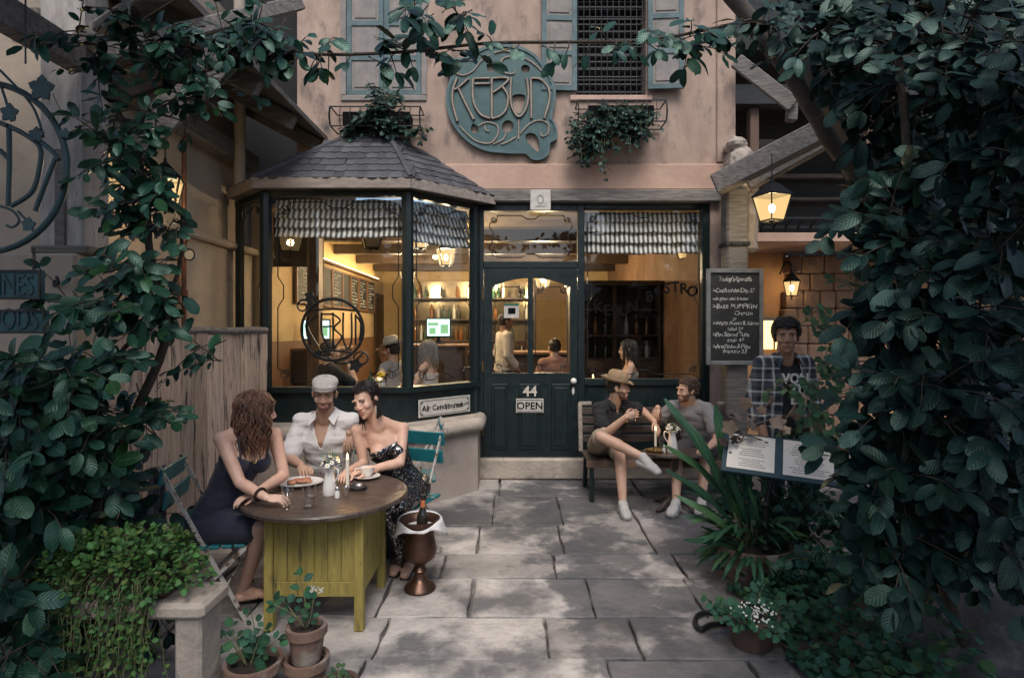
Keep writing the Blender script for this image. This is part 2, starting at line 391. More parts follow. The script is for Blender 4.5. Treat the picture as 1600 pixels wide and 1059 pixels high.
def scrollwork(M, x0, x1, z0, z1, parent, r=.006, s=.06, wig=True, mb=None):
    m = mb or MB(); mx = (x0+x1)/2
    # outline with pinched middles
    pts = []
    d = s*.45 if wig else 0
    for p in [(x0+s, z1), (mx-s*1.2, z1), (mx-s*.5, z1-d), (mx+s*.5, z1-d), (mx+s*1.2, z1), (x1-s, z1)]: pts.append(p)
    m.tube([V((a, 0, b)) for a, b in pts], r, 5, M=M)
    m.tube([V((a, 0, z0+(z1-b))) for a, b in pts], r, 5, M=M)
    mz = (z0+z1)/2
    for xx, sg in ((x0, 1), (x1, -1)):
        ps = [(xx, z0+s), (xx, mz-s*1.2), (xx+sg*d, mz-s*.5), (xx+sg*d, mz+s*.5), (xx, mz+s*1.2), (xx, z1-s)]
        m.tube([V((a, 0, b)) for a, b in ps], r, 5, M=M)
    for xx, sx in ((x0, 1), (x1, -1)):
        for zc, sz in ((z0, 1), (z1, -1)):
            c = V((xx+sx*s*.55, 0, zc+sz*s*.55))
            sp = [V((c.x + s*.42*(1-.7*k/14)*math.cos(k*.75)*sx, 0, c.z + s*.42*(1-.7*k/14)*math.sin(k*.75)*sz)) for k in range(15)]
            m.tube(sp, r*.9, 5, M=M)
            m.tube([V((xx+sx*s, 0, zc)), c + V((s*.42*sx, 0, 0)), V((xx, 0, zc+sz*s))], r, 5, M=M)
    if mb is None: return m.build('scrollwork', IRON, parent)
MI = Matrix.Translation((0, FY+.07, 0))
MS = Matrix.Translation((0, FY+.05, 0))
pane('window_pane', MI, -.325, .752, 2.48, 3.06, cafe)                     # transom
pane('window_pane', MI, .832, 2.18, 1.14, 3.08, cafe)
scrollwork(MS, -.26, .69, 2.53, 3.01, cafe, s=.09)
scrollwork(MS, .87, 2.14, 1.19, 3.03, cafe, s=.10)
# lettering on the right window
INK = mat('black_ink', (.006, .006, .006), .9, spec=.1)
for i, ch in enumerate('KEBUN BISTRO'):
    if ch == ' ': continue
    xx = 1.00 + i*.098; zz = 2.0 - .10*math.sin(i*.52+.3) + (i-6)*.012
    text_mb(ch, .17, Matrix.Translation((xx, FY+.062, zz)) @ Matrix.Rotation(rad(-6+3*i % 9), 4, 'Y'), .001, wob=.05, bold=.003).build('window_letter', INK, cafe)
# door
dx0, dx1, dz0, dz1 = -.322, .749, .243, 2.402; DY0, DY1 = FY+.025, FY+.075
door = MB()
gl = (-.225, .180); gr = (.240, .664); gb = 1.205; gs = 2.19; gt = 2.295
def arch_poly(x0, x1, inner_hi):   # glazing opening; the head curves up toward the middle stile
    n = 8; cx = .2195; hw = .45; pts = [(x0, gb), (x1, gb)]
    def zt(x): return gs + (gt-gs)*(1-((x-cx)/hw)**2)
    for k in range(n+1): x = x1 + (x0-x1)*k/n; pts.append((x, zt(x)))
    return pts
op = [arch_poly(*gl, True), arch_poly(*gr, False)]
door.prism([[(dx0, dz0), (dx1, dz0), (dx1, dz1), (dx0, dz1)]] + [o_[::-1] for o_ in op], DY0, DY1)
dleaf = door.build('door', GREEN, cafe)
for (a, b) in ((-.235, -.045), (.075, .32), (.45, .665)):
    m = MB(); m.bb(a, b, DY0-.012, DY0+.004, .33, 1.08, bev=.008); m.bb(a+.03, b-.03, DY0-.022, DY0-.008, .37, 1.04, bev=.012); m.build('door_panel', GREEN, dleaf)
pane('door_pane', Matrix.Translation((0, FY+.05, 0)), gl[0]-.01, gl[1]+.01, gb-.01, gt+.02, dleaf); pane('door_pane', Matrix.Translation((0, FY+.05, 0)), gr[0]-.01, gr[1]+.01, gb-.01, gt+.02, dleaf)
for (a, b) in (gl, gr): scrollwork(Matrix.Translation((0, FY+.04, 0)), a+.03, b-.03, gb+.03, gs-.0, dleaf, r=.005, s=.08, wig=False)
PORC = mat('white_porcelain', (.75, .73, .68), .25, coat=.3)
BRASS = mat('aged_brass', (.35, .24, .10), .45, metal=.9)
m = MB(); m.ell((.70, DY0-.05, 1.117), (.035, .03, .035)); m.lathe([(.012, 0), (.012, .05)], (0, 0, 0), 8, Matrix.Translation((.70, DY0, 1.117)) @ Matrix.Rotation(rad(90), 4, 'X')); m.build('door_knob', PORC, dleaf, smooth=True)
m = MB(); m.ell((.70, DY0-.004, 1.0), (.016, .008, .045)); m.build('keyhole_plate', PORC, dleaf, smooth=True)
for zz in (2.1, 1.28, .55):
    m = MB(); m.tube([(-.335, DY0-.012, zz-.06), (-.335, DY0-.012, zz+.06)], .009, 8); m.build('hinge', BRASS, dleaf)
NUM = mat('number_metal', (.6, .56, .48), .5)
m = text_mb('44', .165, Matrix.Translation((.205, DY0-.034, .945)), .006, bold=.002); m.build('house_number', NUM, dleaf)
SIGNW = mat('sign_enamel', (.56, .54, .49), .5, col2=(.42, .4, .36), scale=20)
os_ = thing('open_sign', 'small white OPEN sign with black border hung on the green door', 'sign', (.2, DY0, .8))
m = MB(); m.bb(.045, .36, DY0-.032, DY0-.024, .755, .915, bev=.003); m.build('plate', SIGNW, os_)
m = text_mb('OPEN', .115, Matrix.Translation((.203, DY0-.034, .795)), .001, bold=.002); m.build('lettering', INK, os_)
m = MB()
for (a, b) in (((.06, .77), (.345, .77)), ((.06, .90), (.345, .90)), ((.06, .77), (.06, .90)), ((.345, .77), (.345, .90))): m.bar((a[0], DY0-.034, a[1]), (b[0], DY0-.034, b[1]), .004)
m.build('border', INK, os_)
m = MB(); m.bar((.05, DY0-.028, .912), (.2, DY0-.012, .985), .003); m.bar((.355, DY0-.028, .912), (.2, DY0-.012, .985), .003); m.build('cord', INK, os_)
# small card behind the door glass
cs = thing('door_card', 'small white card stuck on the left door pane', 'notice', (-.02, FY+.04, 1.95))
m = MB(); m.bb(-.09, .08, FY+.034, FY+.037, 1.835, 2.0); m.build('card', SIGNW, cs)
m = MB(); m.bb(-.045, .04, FY+.031, FY+.033, 1.88, 1.95); m.build('print', INK, cs)
m = MB(); m.bb(-.09, .08, FY+.031, FY+.033, 1.975, 2.0); m.build('header', mat('card_green', (.03, .12, .08), .6), cs)
# plaque above door
pq = thing('stone_plaque', 'square pale plaque with faint emblem on the beam above the door', 'plaque', (.31, FY-.09, 3.1))
m = MB(); m.bb(.205, .435, FY-.105, FY-.086, 3.04, 3.27, bev=.006); m.build('plate', SIGNW, pq)
m = MB(); m.tube([V((.32+.035*math.cos(a*.6), FY-.107, 3.16+.045*math.sin(a*.6))) for a in range(11)], .004, 5); m.bar((.27, FY-.107, 3.085), (.37, FY-.107, 3.085), .005); m.build('emblem', mat('faint_print', (.2, .19, .18), .7), pq)
# ---------------------------------------------------------------- bay
A, B, C_, D_ = V((-3.08, 6.46, 0)), V((-2.52, 5.90, 0)), V((-1.07, 5.90, 0)), V((-.40, 6.57, 0))
def off(o):      # bay outline pushed outward by o
    t = o*math.tan(rad(22.5)); return [V((A.x-o*.7071, A.y-o*.7071, 0)), V((B.x-t, B.y-o, 0)), V((C_.x+t, C_.y-o, 0)), V((D_.x+o*.7071, D_.y-o*.7071, 0))]
def ring_wall(mb, outer, inner, z0, z1):
    n = len(outer)
    for i in range(n-1):
        a, b, c, d = outer[i], outer[i+1], inner[i+1], inner[i]
        vs = [V((p.x, p.y, z)) for z in (z0, z1) for p in (a, b, c, d)]
        mb.add(vs, [(0, 1, 5, 4), (2, 3, 7, 6), (4, 5, 6, 7), (0, 3, 2, 1)] + ([(0, 4, 7, 3)] if i == 0 else []) + ([(1, 2, 6, 5)] if i == n-2 else []))
o38 = off(.38); o38[3] = V((-.36, 6.07, 0)); o38[0] = V((-3.08, o38[1].y+.05, 0))
base = o38 + [V((-.36, 6.56, 0))]
m = MB(); m.prism([[(p.x, p.y) for p in base] + [(-3.08, 6.56)]], 0, .64, Matrix(((1, 0, 0, 0), (0, 0, 1, 0), (0, 1, 0, 0), (0, 0, 0, 1)))); m.build('bay_base', BASEPL, cafe)
cap = [p.copy() for p in base]
m = MB(); pth = [V((p.x+.0, p.y, .70)) for p in cap]; pth[-1].y = 6.5
pp = []
for i in range(len(pth)-1): pp += [pth[i].lerp(pth[i+1], t) for t in (0.02, .33, .66, .98)]
m.tube(pp, .075, 10, up=(0, 0, 1)); 
inn = off(.02)
ring_wall(m, [V((p.x, p.y+.01, 0)) for p in o38], [V((p.x, p.y, 0)) for p in inn], .62, .755)
m.build('bay_base_cap', STONE, cafe, smooth=True)
m = MB(); ring_wall(m, off(.03), off(-.05), .6, 1.06); m.build('bay_panel', GREEN, cafe)
m = MB(); ring_wall(m, off(.07), off(-.10), 1.06, 1.115); ring_wall(m, off(.03), off(-.05), 3.06, 3.16)
for p, ax in ((B, 22.5), (C_, 22.5)):
    m.tube([V((p.x, p.y, 1.1)), V((p.x, p.y, 3.1))], .062, 8)
m.tube([V((D_.x-.03, D_.y-.03, 1.1)), V((D_.x-.03, D_.y-.03, 3.1))], .06, 8); m.tube([V((A.x+.05, A.y-.05, 1.1)), V((A.x+.05, A.y-.05, 3.1))], .05, 6)
m.bb(-.47, -.39, 6.50, 6.72, .24, 3.14)
m.build('bay_frame', GREEN, cafe, smooth=True)
def facet(a, b):      # matrix: local x along facet seen from outside left to right, y inward
    return frame((a.x, a.y, 0), (b-a))
for a, b in ((A, B), (B, C_), (C_, D_)):
    L = (b-a).length; M = facet(a, b); pane('bay_pane', M, .05, L-.05, 1.11, 3.07, cafe)
Mb = facet(B, C_); Lb = (C_-B).length; Mr = facet(C_, D_); Lr = (D_-C_).length; Ml = facet(A, B); Ll = (B-A).length
sh = Matrix.Translation((0, -.02, 0))
scrollwork(Mb @ sh, .13, Lb-.09, 1.17, 3.0, cafe, s=.13); scrollwork(Mr @ sh, .1, Lr-.12, 1.17, 3.0, cafe, s=.12); scrollwork(Ml @ sh, .1, Ll-.1, 1.17, 3.0, cafe, s=.1)
# round iron emblem in the front bay pane
em = MB(); ec = V((Lb*.475, -.025, 1.70)); k_ = .315
def ept(x, z): return V((ec.x + x*k_, ec.y, ec.z + z*k_))
em.tube([ept(math.cos(a*PI/20), math.sin(a*PI/20)) for a in range(40)], .016, 6, closed=True, M=Mb)
for st in ([(-.8, .45), (-.85, 0), (-.7, -.5)], [(-.45, .5), (-.8, .1), (-.45, -.55)], [(-.35, .55), (-.35, -.1), (-.1, -.6)], [(-.35, .5), (0, .5)], [(-.3, .1), (0, .1)], [(.02, .55), (.02, -.6)], [(.02, .5), (.25, .3), (.05, .05), (.3, -.25), (.02, -.6)],
           [(.35, .55), (.35, -.3), (.5, -.6), (.62, -.3), (.62, .55)], [(.75, .5), (.75, -.5)], [(.75, .45), (.92, .2), (.88, -.35)], [(-.6, -.75), (0, -.68), (.6, -.75)], [(-.75, .62), (0, .66), (.75, .62)]):
    em.tube(catmull([ept(*p) for p in st], 5), .010, 5, M=Mb)
em.tube([ept(.95-.28*(1-k/16*.7)*math.cos(k*.5), -.95+.28*(1-k/16*.7)*math.sin(k*.5)) for k in range(17)], .010, 5, M=Mb)
em.tube([ept(-.95+.25*(1-k/16*.7)*math.cos(k*.5), .75+.25*(1-k/16*.7)*math.sin(k*.5)) for k in range(17)], .010, 5, M=Mb)
for (x, z, r) in ((-.72, 1.05, .17), (.75, -1.15, .2), (-.45, -.8, .14)):
    em.prism([[(ec.x + k_*(x + r*(1+.25*math.cos(5*a))*math.cos(a)), ec.z + k_*(z + r*(1+.25*math.cos(5*a))*math.sin(a))) for a in [q*PI/12 for q in range(24)]]], ec.y-.004, ec.y+.004, Mb)
em.tube(catmull([ept(-.2, -.85), ept(.2, -1.1), ept(.7, -1.0), ept(1.0, -.75)], 5), .010, 5, M=Mb)
em.build('iron_emblem', IRON, cafe)
# roof of the bay
ov = off(.15); E1, E2 = V((ov[1].x, ov[1].y, 3.20)), V((ov[2].x, ov[2].y, 3.20)); E3 = V((-.19, FY-.052, 3.20)); E0 = V((-3.08, 6.30, 3.20)); E0.y = E1.y + (E1.x+3.08)
R0, R1 = V((-1.70, FY-.052, 3.93)), V((-1.42, FY-.052, 3.93))
m = MB(); up = V((0, 0, .02))
for q in ((E1, E2, R1, R0), (E2, E3, R1), (E0, E1, R0)):
    q = list(q); n = len(q); m.add([p for p in q] + [p-V((0, 0, .03)) for p in q], [tuple(range(n)), tuple(range(2*n-1, n-1, -1))] + [(i, i+n, (i+1) % n+n, (i+1) % n) for i in range(n)])
roof = m.build('bay_roof', SHINGLE, cafe)
def shingle_mesh(w, l):
    m = MB(); n = 4; vs = []
    out = [(-w/2, l), (-w/2, .02), (-w*.3, 0), (0, -.006), (w*.3, .002), (w/2, .025), (w/2, l)]
    vs = [V((x, y, .012 + .012*(1-y/l))) for x, y in out] + [V((x, y, 0.0)) for x, y in out]; k = len(out)
    m.add(vs, [tuple(range(k)), tuple(range(2*k-1, k-1, -1))] + [(i, i+k, (i+1) % k+k, (i+1) % k) for i in range(k)])
    return m.mesh('shingle', SHINGLE)
SHM = [shingle_mesh(.125, .17), shingle_mesh(.11, .17), shingle_mesh(.14, .175)]
def shingles(e0, e1, t0, t1, rowsN):
    for r in range(rowsN):
        t = r/rowsN; a = e0.lerp(t0, t); b = e1.lerp(t1, t); L = (b-a).length; x = (b-a).normalized(); slope = ((t0+t1)/2-(e0+e1)/2); slope = (slope - x*slope.dot(x)).normalized(); nn = x.cross(slope).normalized()
        if nn.z < 0: nn = -nn
        s = rs.uniform(-.05, .03)
        while s < L:
            w_ = rs.choice((.10, .115, .13)); c = a + x*(s+w_/2) + slope*rs.uniform(-.012, .008) + nn*.004
            if 0.02 < s+w_/2 < L-.02:
                o = bpy.data.objects.new('shingle', rs.choice(SHM)); COL.objects.link(o); o.parent = roof
                yy = (slope + x*rs.uniform(-.05, .05)).normalized(); xx = (x - yy*x.dot(yy)).normalized(); zz = xx.cross(yy); MM = Matrix.Identity(4)
                for i in range(3): MM[i][0] = xx[i]; MM[i][1] = yy[i]; MM[i][2] = zz[i]; MM[i][3] = c[i]
                if zz.z < 0:
                    for i in range(3): MM[i][0] = -xx[i]; MM[i][2] = -zz[i]
                o.matrix_local = wm(roof).inverted() @ MM
            s += w_*.97
shingles(E1, E2, R0, R1, 8); shingles(E2, E3, R1, R1, 8); shingles(E0, E1, R0, R0, 8)
m = MB(); m.tube([E2+V((0, 0, .02)), R1+V((0, 0, .02))], .035, 6); m.tube([E1+V((0, 0, .02)), R0+V((0, 0, .02))], .035, 6); m.tube([R0, R1], .04, 6); m.build('hip_cap', SHINGLE, roof)
for (a, b) in ((E1, E2), (E2, E3), (E0, E1)):
    m = MB(); m.bar(a + V((0, 0, -.035)), b + V((0, 0, -.035)), .03, .11, bev=.004); m.build('fascia_board', FASCIA, roof)
m = MB(); ring_wall(m, [V((p.x, p.y, 0)) for p in (E0, E1, E2, E3)], off(-.05), 3.125, 3.15); m.build('soffit', WOODG, roof)
# ---------------------------------------------------------------- blinds (roman, striped)
BL = stripe_mat('striped_blind', (.80, .78, .73), (.13, .125, .12), 18, 'X', .5)
def blind(M, x0, x1, z0, z1, label, rowsN=4, cyc=.055):
    nx = 30; m = MB(); vs = []; uvs = []; prof = []
    for r in range(rowsN):
        zt = z1 - (z1-z0)*r/rowsN; zb = z1 - (z1-z0)*(r+1)/rowsN
        for t, d in ((0, .0), (.3, -.012), (.7, -.03), (.93, -.045), (1.0, -.035), (.985, .0)): prof.append((zt + (zb-zt)*t, d))
    for i, (z, d) in enumerate(prof):
        for k in range(nx+1):
            u = k/nx; x = x0 + (x1-x0)*u
            sag = .012*math.sin(u*PI)*(z1-z)/(z1-z0) + .006*math.sin(u*23+i)
            vs.append(V((x, d + .006*math.sin(u*40+i*.7), z - sag))); uvs.append((x/cyc/18, z))
    fs = [(i*(nx+1)+k, i*(nx+1)+k+1, (i+1)*(nx+1)+k+1, (i+1)*(nx+1)+k) for i in range(len(prof)-1) for k in range(nx)]
    m.add(vs, fs, M); me = m.mesh('roman_blind', BL, smooth='all', fix=False)
    ul = me.uv_layers.new(name='UVMap')
    for lp in me.loops: ul.data[lp.index].uv = uvs[lp.vertex_index]
    o = link_mesh('roman_blind', me); tag(o, label, 'blind'); return o
blind(Mb @ Matrix.Translation((0, .09, 0)), .07, Lb-.05, 2.66, 3.05, 'grey and white striped roman blind in the wide front pane of the bay')
blind(Mr @ Matrix.Translation((0, .09, 0)), .06, Lr-.08, 2.63, 3.05, 'grey and white striped roman blind in the slanted right pane of the bay')
blind(Matrix.Translation((0, FY+.15, 0)), .84, 2.17, 2.59, 3.07, 'grey and white striped roman blind in the window beside the door')
# ---------------------------------------------------------------- upper windows
def shutter_leaf(M, w_, h, parent, name='shutter'):
    m = MB(); s_ = .055; t = .035; np_ = 3; ph = (h - s_*(np_+1))/np_
    holes = []
    for i in range(np_):
        z0 = s_ + i*(ph+s_); holes.append([(s_, z0), (w_-s_, z0), (w_-s_, z0+ph), (s_, z0+ph)])
    m.prism([[(0, 0), (w_, 0), (w_, h), (0, h)]] + [q[::-1] for q in holes], -t, 0, M); o = m.build(name, TEALW, parent)
    for q in holes:
        p = MB(); p.bb(q[0][0]-.004, q[1][0]+.004, -.022, -.006, q[0][1]-.004, q[2][1]+.004, M); cx = (q[0][0]+q[1][0])/2; cz = (q[0][1]+q[2][1])/2
        p.bb(q[0][0]+.03, q[1][0]-.03, -.032, -.02, q[0][1]+.03, q[2][1]-.03, M, .008); p.build('shutter_panel', SHPANEL, o)
    return o
m = MB(); m.bb(-1.95, -.97, FY-.02, FY+.1, 4.30, 4.37, bev=.01); m.bb(-1.95, -1.89, FY-.02, FY+.1, 4.37, 5.62); m.bb(-1.03, -.97, FY-.02, FY+.1, 4.37, 5.62); m.build('window_frame', SHPANEL, cafe)
shutter_leaf(Matrix.Translation((-1.885, FY+.03, 4.375)), .42, 1.24, cafe); shutter_leaf(Matrix.Translation((-1.457, FY+.03, 4.375)), .42, 1.24, cafe)
m = MB(); m.bb(-1.9, -1.02, FY+.06, FY+.08, 4.37, 5.62); m.build('shutter_backing', TEALW, cafe)
shutter_leaf(Matrix.Translation((.335, FY-.03, 4.41)) @ Matrix.Rotation(rad(3), 4, 'Z'), .40, 1.24, cafe); shutter_leaf(Matrix.Translation((1.535, FY-.05, 4.41)) @ Matrix.Rotation(rad(-4), 4, 'Z'), .40, 1.24, cafe)
m = MB(); m.bb(.66, 1.6, FY-.03, FY+.02, 4.30, 4.365, bev=.01); m.build('window_sill', PLASTER_B, cafe)
m = MB()
for i in range(12): x = .76 + i*.0675; m.tube([(x, FY+.06, 4.37), (x, FY+.06, 5.62)], .007, 5)
for i in range(9): z = 4.43 + i*.14; m.bar((.73, FY+.06, z), (1.53, FY+.06, z), .006, .014)
m.build('window_grille', IRON, cafe)
LOUV = mat('dark_louvre', (.10, .11, .11), .6)
m = MB()
for i in range(14): m.bb(.73, 1.53, FY+.2, FY+.26, 4.40+i*.088, 4.412+i*.088)
m.build('louvre_blind', LOUV, cafe)
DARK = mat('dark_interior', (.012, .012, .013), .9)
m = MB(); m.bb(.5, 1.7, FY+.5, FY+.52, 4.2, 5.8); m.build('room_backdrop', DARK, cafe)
# ---------------------------------------------------------------- round emblem sign
SG = mat('sign_green', (.045, .105, .105), .55, col2=(.028, .075, .078), scale=7, bump=.15, bscale=20)
SGR = mat('sign_rim', (.06, .125, .135), .5, col2=(.04, .085, .095), scale=9, bump=.15)
SGL = mat('sign_gilt', (.34, .28, .22), .5, col2=(.2, .16, .13), scale=12)
sign = thing('round_cafe_sign', 'round green painted KEBUN sign with pale art nouveau lettering on pink wall', 'sign', (-.12, FY, 3.65))
def zx(a, b): px = 680+.18884*a; py = 60+.18884*b; return ((px-800)/137, 1.7-(py-515)/137)
outl = [(120,200),(95,250),(110,320),(130,345),(100,440),(95,560),(130,690),(200,800),(300,890),(420,945),(555,962),(650,968),(740,968),(765,985),(800,1015),(860,1020),(920,990),(945,940),(950,880),(1000,850),(1010,800),(990,720),(965,680),(990,560),(995,460),(965,350),(905,250),(820,150),(700,90),(560,68),(430,85),(330,130),(230,185),(160,185)]
def sm(pts, n=3): return [(p.x, p.y) for p in catmull([V((*zx(*q), 0)) for q in pts], n, True)]
holes = [[(430,230),(460,235),(500,225),(505,260),(465,300),(432,275)], [(715,250),(745,235),(780,255),(775,295),(735,300),(712,280)], [(255,110),(300,130),(310,170),(275,185),(272,215),(235,212),(245,170)],
         [(645,485),(740,485),(735,560),(715,620),(685,635),(655,610),(642,550)], [(310,720),(355,745),(360,785),(325,795),(298,780)], [(600,690),(645,715),(640,770),(595,790),(555,765),(560,715)], [(790,795),(835,815),(860,880),(855,950),(800,910),(755,850),(752,810)]]
m = MB(); m.prism([sm(outl, 4)] + [sm(h, 3)[::-1] for h in holes], FY-.05, FY-.012); m.build('board', SG, sign)
m = MB(); rim = [V((x, FY-.052, z)) for x, z in sm(outl, 4)]; cen = V((zx(550, 540)[0], FY-.052, zx(550, 540)[1])); rim2 = [p + (cen-p).normalized()*.032 for p in rim]
n_ = len(rim); vs = [p+V((0, -.012, 0)) for p in rim] + [p+V((0, -.012, 0)) for p in rim2] + rim + rim2
m.add(vs, [(i, (i+1) % n_, (i+1) % n_+n_, i+n_) for i in range(n_)] + [(i, (i+1) % n_, (i+1) % n_+2*n_, i+2*n_) for i in range(n_)] + [(i+n_, (i+1) % n_+n_, (i+1) % n_+3*n_, i+3*n_) for i in range(n_)])
m.build('rim', SGR, sign)
KST = [[(185,350),(152,450),(150,560),(188,705)], [(280,355),(200,425),(165,445)], [(195,430),(255,560),(322,690)], [(320,352),(312,440),(325,560),(380,650),(455,682)], [(322,355),(450,352)], [(330,398),(455,395)],
       [(470,350),(470,682)], [(470,352),(602,352),(570,405),(480,470)], [(560,425),(602,500),(590,600),(540,660),(472,682)], [(630,350),(622,480),(635,590),(690,668),(750,600),(770,480),(755,350)], [(790,350),(794,680)], [(790,352),(870,362),(935,440),(940,540),(900,682)]]
SST = [[(450,160),(380,210),(320,285),(240,325),(170,300),(165,250),(200,230)], [(490,142),(560,125),(630,132)], [(640,165),(560,190),(545,250),(580,305),(650,312),(662,282)], [(700,165),(800,220),(880,290)], [(205,740),(260,800),(350,868),(460,880),(520,805),(510,735),(430,710),(365,738)],
       [(870,790),(882,825),(930,800),(930,722),(850,695),(770,730),(702,805)], [(590,790),(562,850),(480,890)], [(690,690),(690,850)], [(670,830),(600,872),(545,890)], [(410,740),(420,775),(450,785)]]
m = MB()
for st in KST: m.tube(catmull([V((zx(*p)[0], FY-.055, zx(*p)[1])) for p in st], 5), .020, 4, up=(0, 1, 0), flat=1.0)
o = m.build('letter_outline', INK, sign)
m = MB()
for st in KST: m.tube(catmull([V((zx(*p)[0], FY-.068, zx(*p)[1])) for p in st], 5), .0135, 6)
m.build('lettering', SGL, sign)
m = MB()
for st in SST: m.tube(catmull([V((zx(*p)[0], FY-.056, zx(*p)[1])) for p in st], 5), .010, 6)
m.build('scroll', SGL, sign)
# air conditioned sign
ac = thing('air_conditioned_sign', 'white hand lettered Air Conditioned sign on the green bay panel', 'sign', (-.8, 6.1, .8))
Mac = Mr @ Matrix.Translation((.10, -.045, 0))
m = MB(); m.bb(0, .70, -.008, 0, .79, .975, Mac, .003); m.build('plate', SIGNW, ac)
m = text_mb('Air Conditioned', .082, Mac @ Matrix.Translation((.315, -.010, .853)), .001, wob=.12, bold=.0015); m.build('lettering', INK, ac)
m = text_mb('inside', .055, Mac @ Matrix.Translation((.615, -.010, .865)) @ Matrix.Rotation(rad(-8), 4, 'Y'), .001, wob=.2, shear=.3); m.build('lettering', INK, ac)
m = MB(); scrollwork(Mac @ Matrix.Translation((0, -.01, 0)), .018, .682, .806, .959, ac, r=.002, s=.03, wig=False, mb=m); m.build('border', INK, ac)
# ================================================================ LEFT BUILDING, GATE, RIGHT BUILDING
lb = thing('left_building', 'old cream plastered house with timber eaves left of the bay', 'building', (-3.1, 5, 0))
m = MB(); m.bb(-3.45, -3.10, 3.9, 7.0, 0, 2.58); m.bb(-3.45, -3.14, 3.9, 6.7, 2.66, 5.2); m.build('wall', CREAM, lb)
m = MB(); m.bb(-3.45, -3.03, 3.85, 6.95, 2.58, 2.66, bev=.02); m.build('ledge', CREAM, lb)
m = MB(); m.bb(-3.14, -2.96, 3.6, 6.75, 3.52, 3.72, bev=.01); m.build('wall_plate', WOODG, lb)
for y in (4.2, 5.0, 5.8, 6.5):
    m = MB(); m.bar((-3.2, y, 4.3), (-2.2, y, 3.78), .09, .14, bev=.006); m.build('rafter', WOODG, lb)
m = MB(); m.bar((-3.1, 3.6, 4.45), (-2.25, 3.6, 3.95), .03, .03); vs = [V((-3.6, 3.3, 4.62)), V((-3.6, 6.9, 4.62)), V((-2.1, 6.9, 3.84)), V((-2.1, 3.3, 3.84))]
m.add(vs + [p+V((0, 0, .05)) for p in vs], [(0, 1, 2, 3), (7, 6, 5, 4), (0, 3, 7, 4), (1, 5, 6, 2), (0, 4, 5, 1), (3, 2, 6, 7)]); m.build('eaves_boarding', WOODG, lb)
m = MB(); m.tube([(-2.93, 6.2, 3.2), (-2.93, 6.2, 5.3)], .06, 10); m.build('wall_post', CREAM, lb, smooth=True)
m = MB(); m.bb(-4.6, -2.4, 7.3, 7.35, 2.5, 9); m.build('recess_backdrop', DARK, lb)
COPPER = mat('copper_pipe', (.22, .10, .06), .45, metal=.7, col2=(.1, .05, .035), scale=8)
pp_ = thing('water_pipe', 'rusty copper water pipe with round pressure gauge on cream wall', 'pipe', (-3.0, 5.2, 0))
m = MB(); m.tube([(-3.0, 5.27, .3), (-3.0, 5.27, 3.45)], .022, 8); m.tube([(-2.99, 5.27, 1.9), (-2.99, 5.17, 1.95), (-2.99, 5.17, 2.35)], .014, 6); m.lathe([(.035, 0), (.035, .06)], (-3.0, 5.27, 2.0), 8); m.lathe([(.035, 0), (.035, .06)], (-3.0, 5.27, 2.5), 8); m.build('pipe', COPPER, pp_, smooth=True)
Mg = Matrix.Translation((-2.93, 5.25, 2.38)) @ Matrix.Rotation(rad(90), 4, 'X')
m = MB(); m.lathe([(.045, -.02), (.05, 0), (.045, .02)], (0, 0, 0), 14, Mg); m.build('gauge', mat('gauge_white', (.5, .5, .47), .4), pp_, smooth=True)
m = MB(); m.tube([(-2.93+.05*math.cos(a*PI/8), 5.228, 2.38+.05*math.sin(a*PI/8)) for a in range(16)], .007, 5, closed=True); m.build('gauge_rim', IRON, pp_)
# gate pier on the left with pale column
gp = thing('gate_pier', 'weathered white column on a stuccoed pedestal beside hanging signs', 'pier', (-2.7, 3.4, 0))
m = MB(); m.bb(-4.2, -2.5, 3.3, 3.62, 0, 2.14, bev=.015); m.build('pedestal', CREAM, gp)
WHITEW = mat('flaking_white', (.47, .44, .42), .85, col2=(.3, .28, .27), scale=5, stretch=(4, 4, 1), col3=(.13, .12, .12), scale3=9, lo3=.62, hi3=.74, bump=.5)
m = MB(); m.bb(-2.76, -2.50, 3.36, 3.58, 2.14, 4.6, bev=.012); m.build('column', WHITEW, gp)
m = MB(); m.bb(-2.66, -2.60, 3.345, 3.36, 2.16, 2.75, bev=.004); m.bb(-2.80, -2.46, 3.34, 3.60, 2.141, 2.19, bev=.01); m.build('metal_strap', WOODG, gp)
m = MB(); m.bb(-4.3, -2.78, 3.62, 3.9, 2.14, 4.6); m.build('wall', CREAM, gp)
m = MB(); m.tube(catmull([(-2.62, 3.3, 1.98), (-2.60, 3.27, 1.95), (-2.56, 3.25, 1.96), (-2.57, 3.25, 2.0)], 4), .009, 6); m.build('hook', IRON, gp)
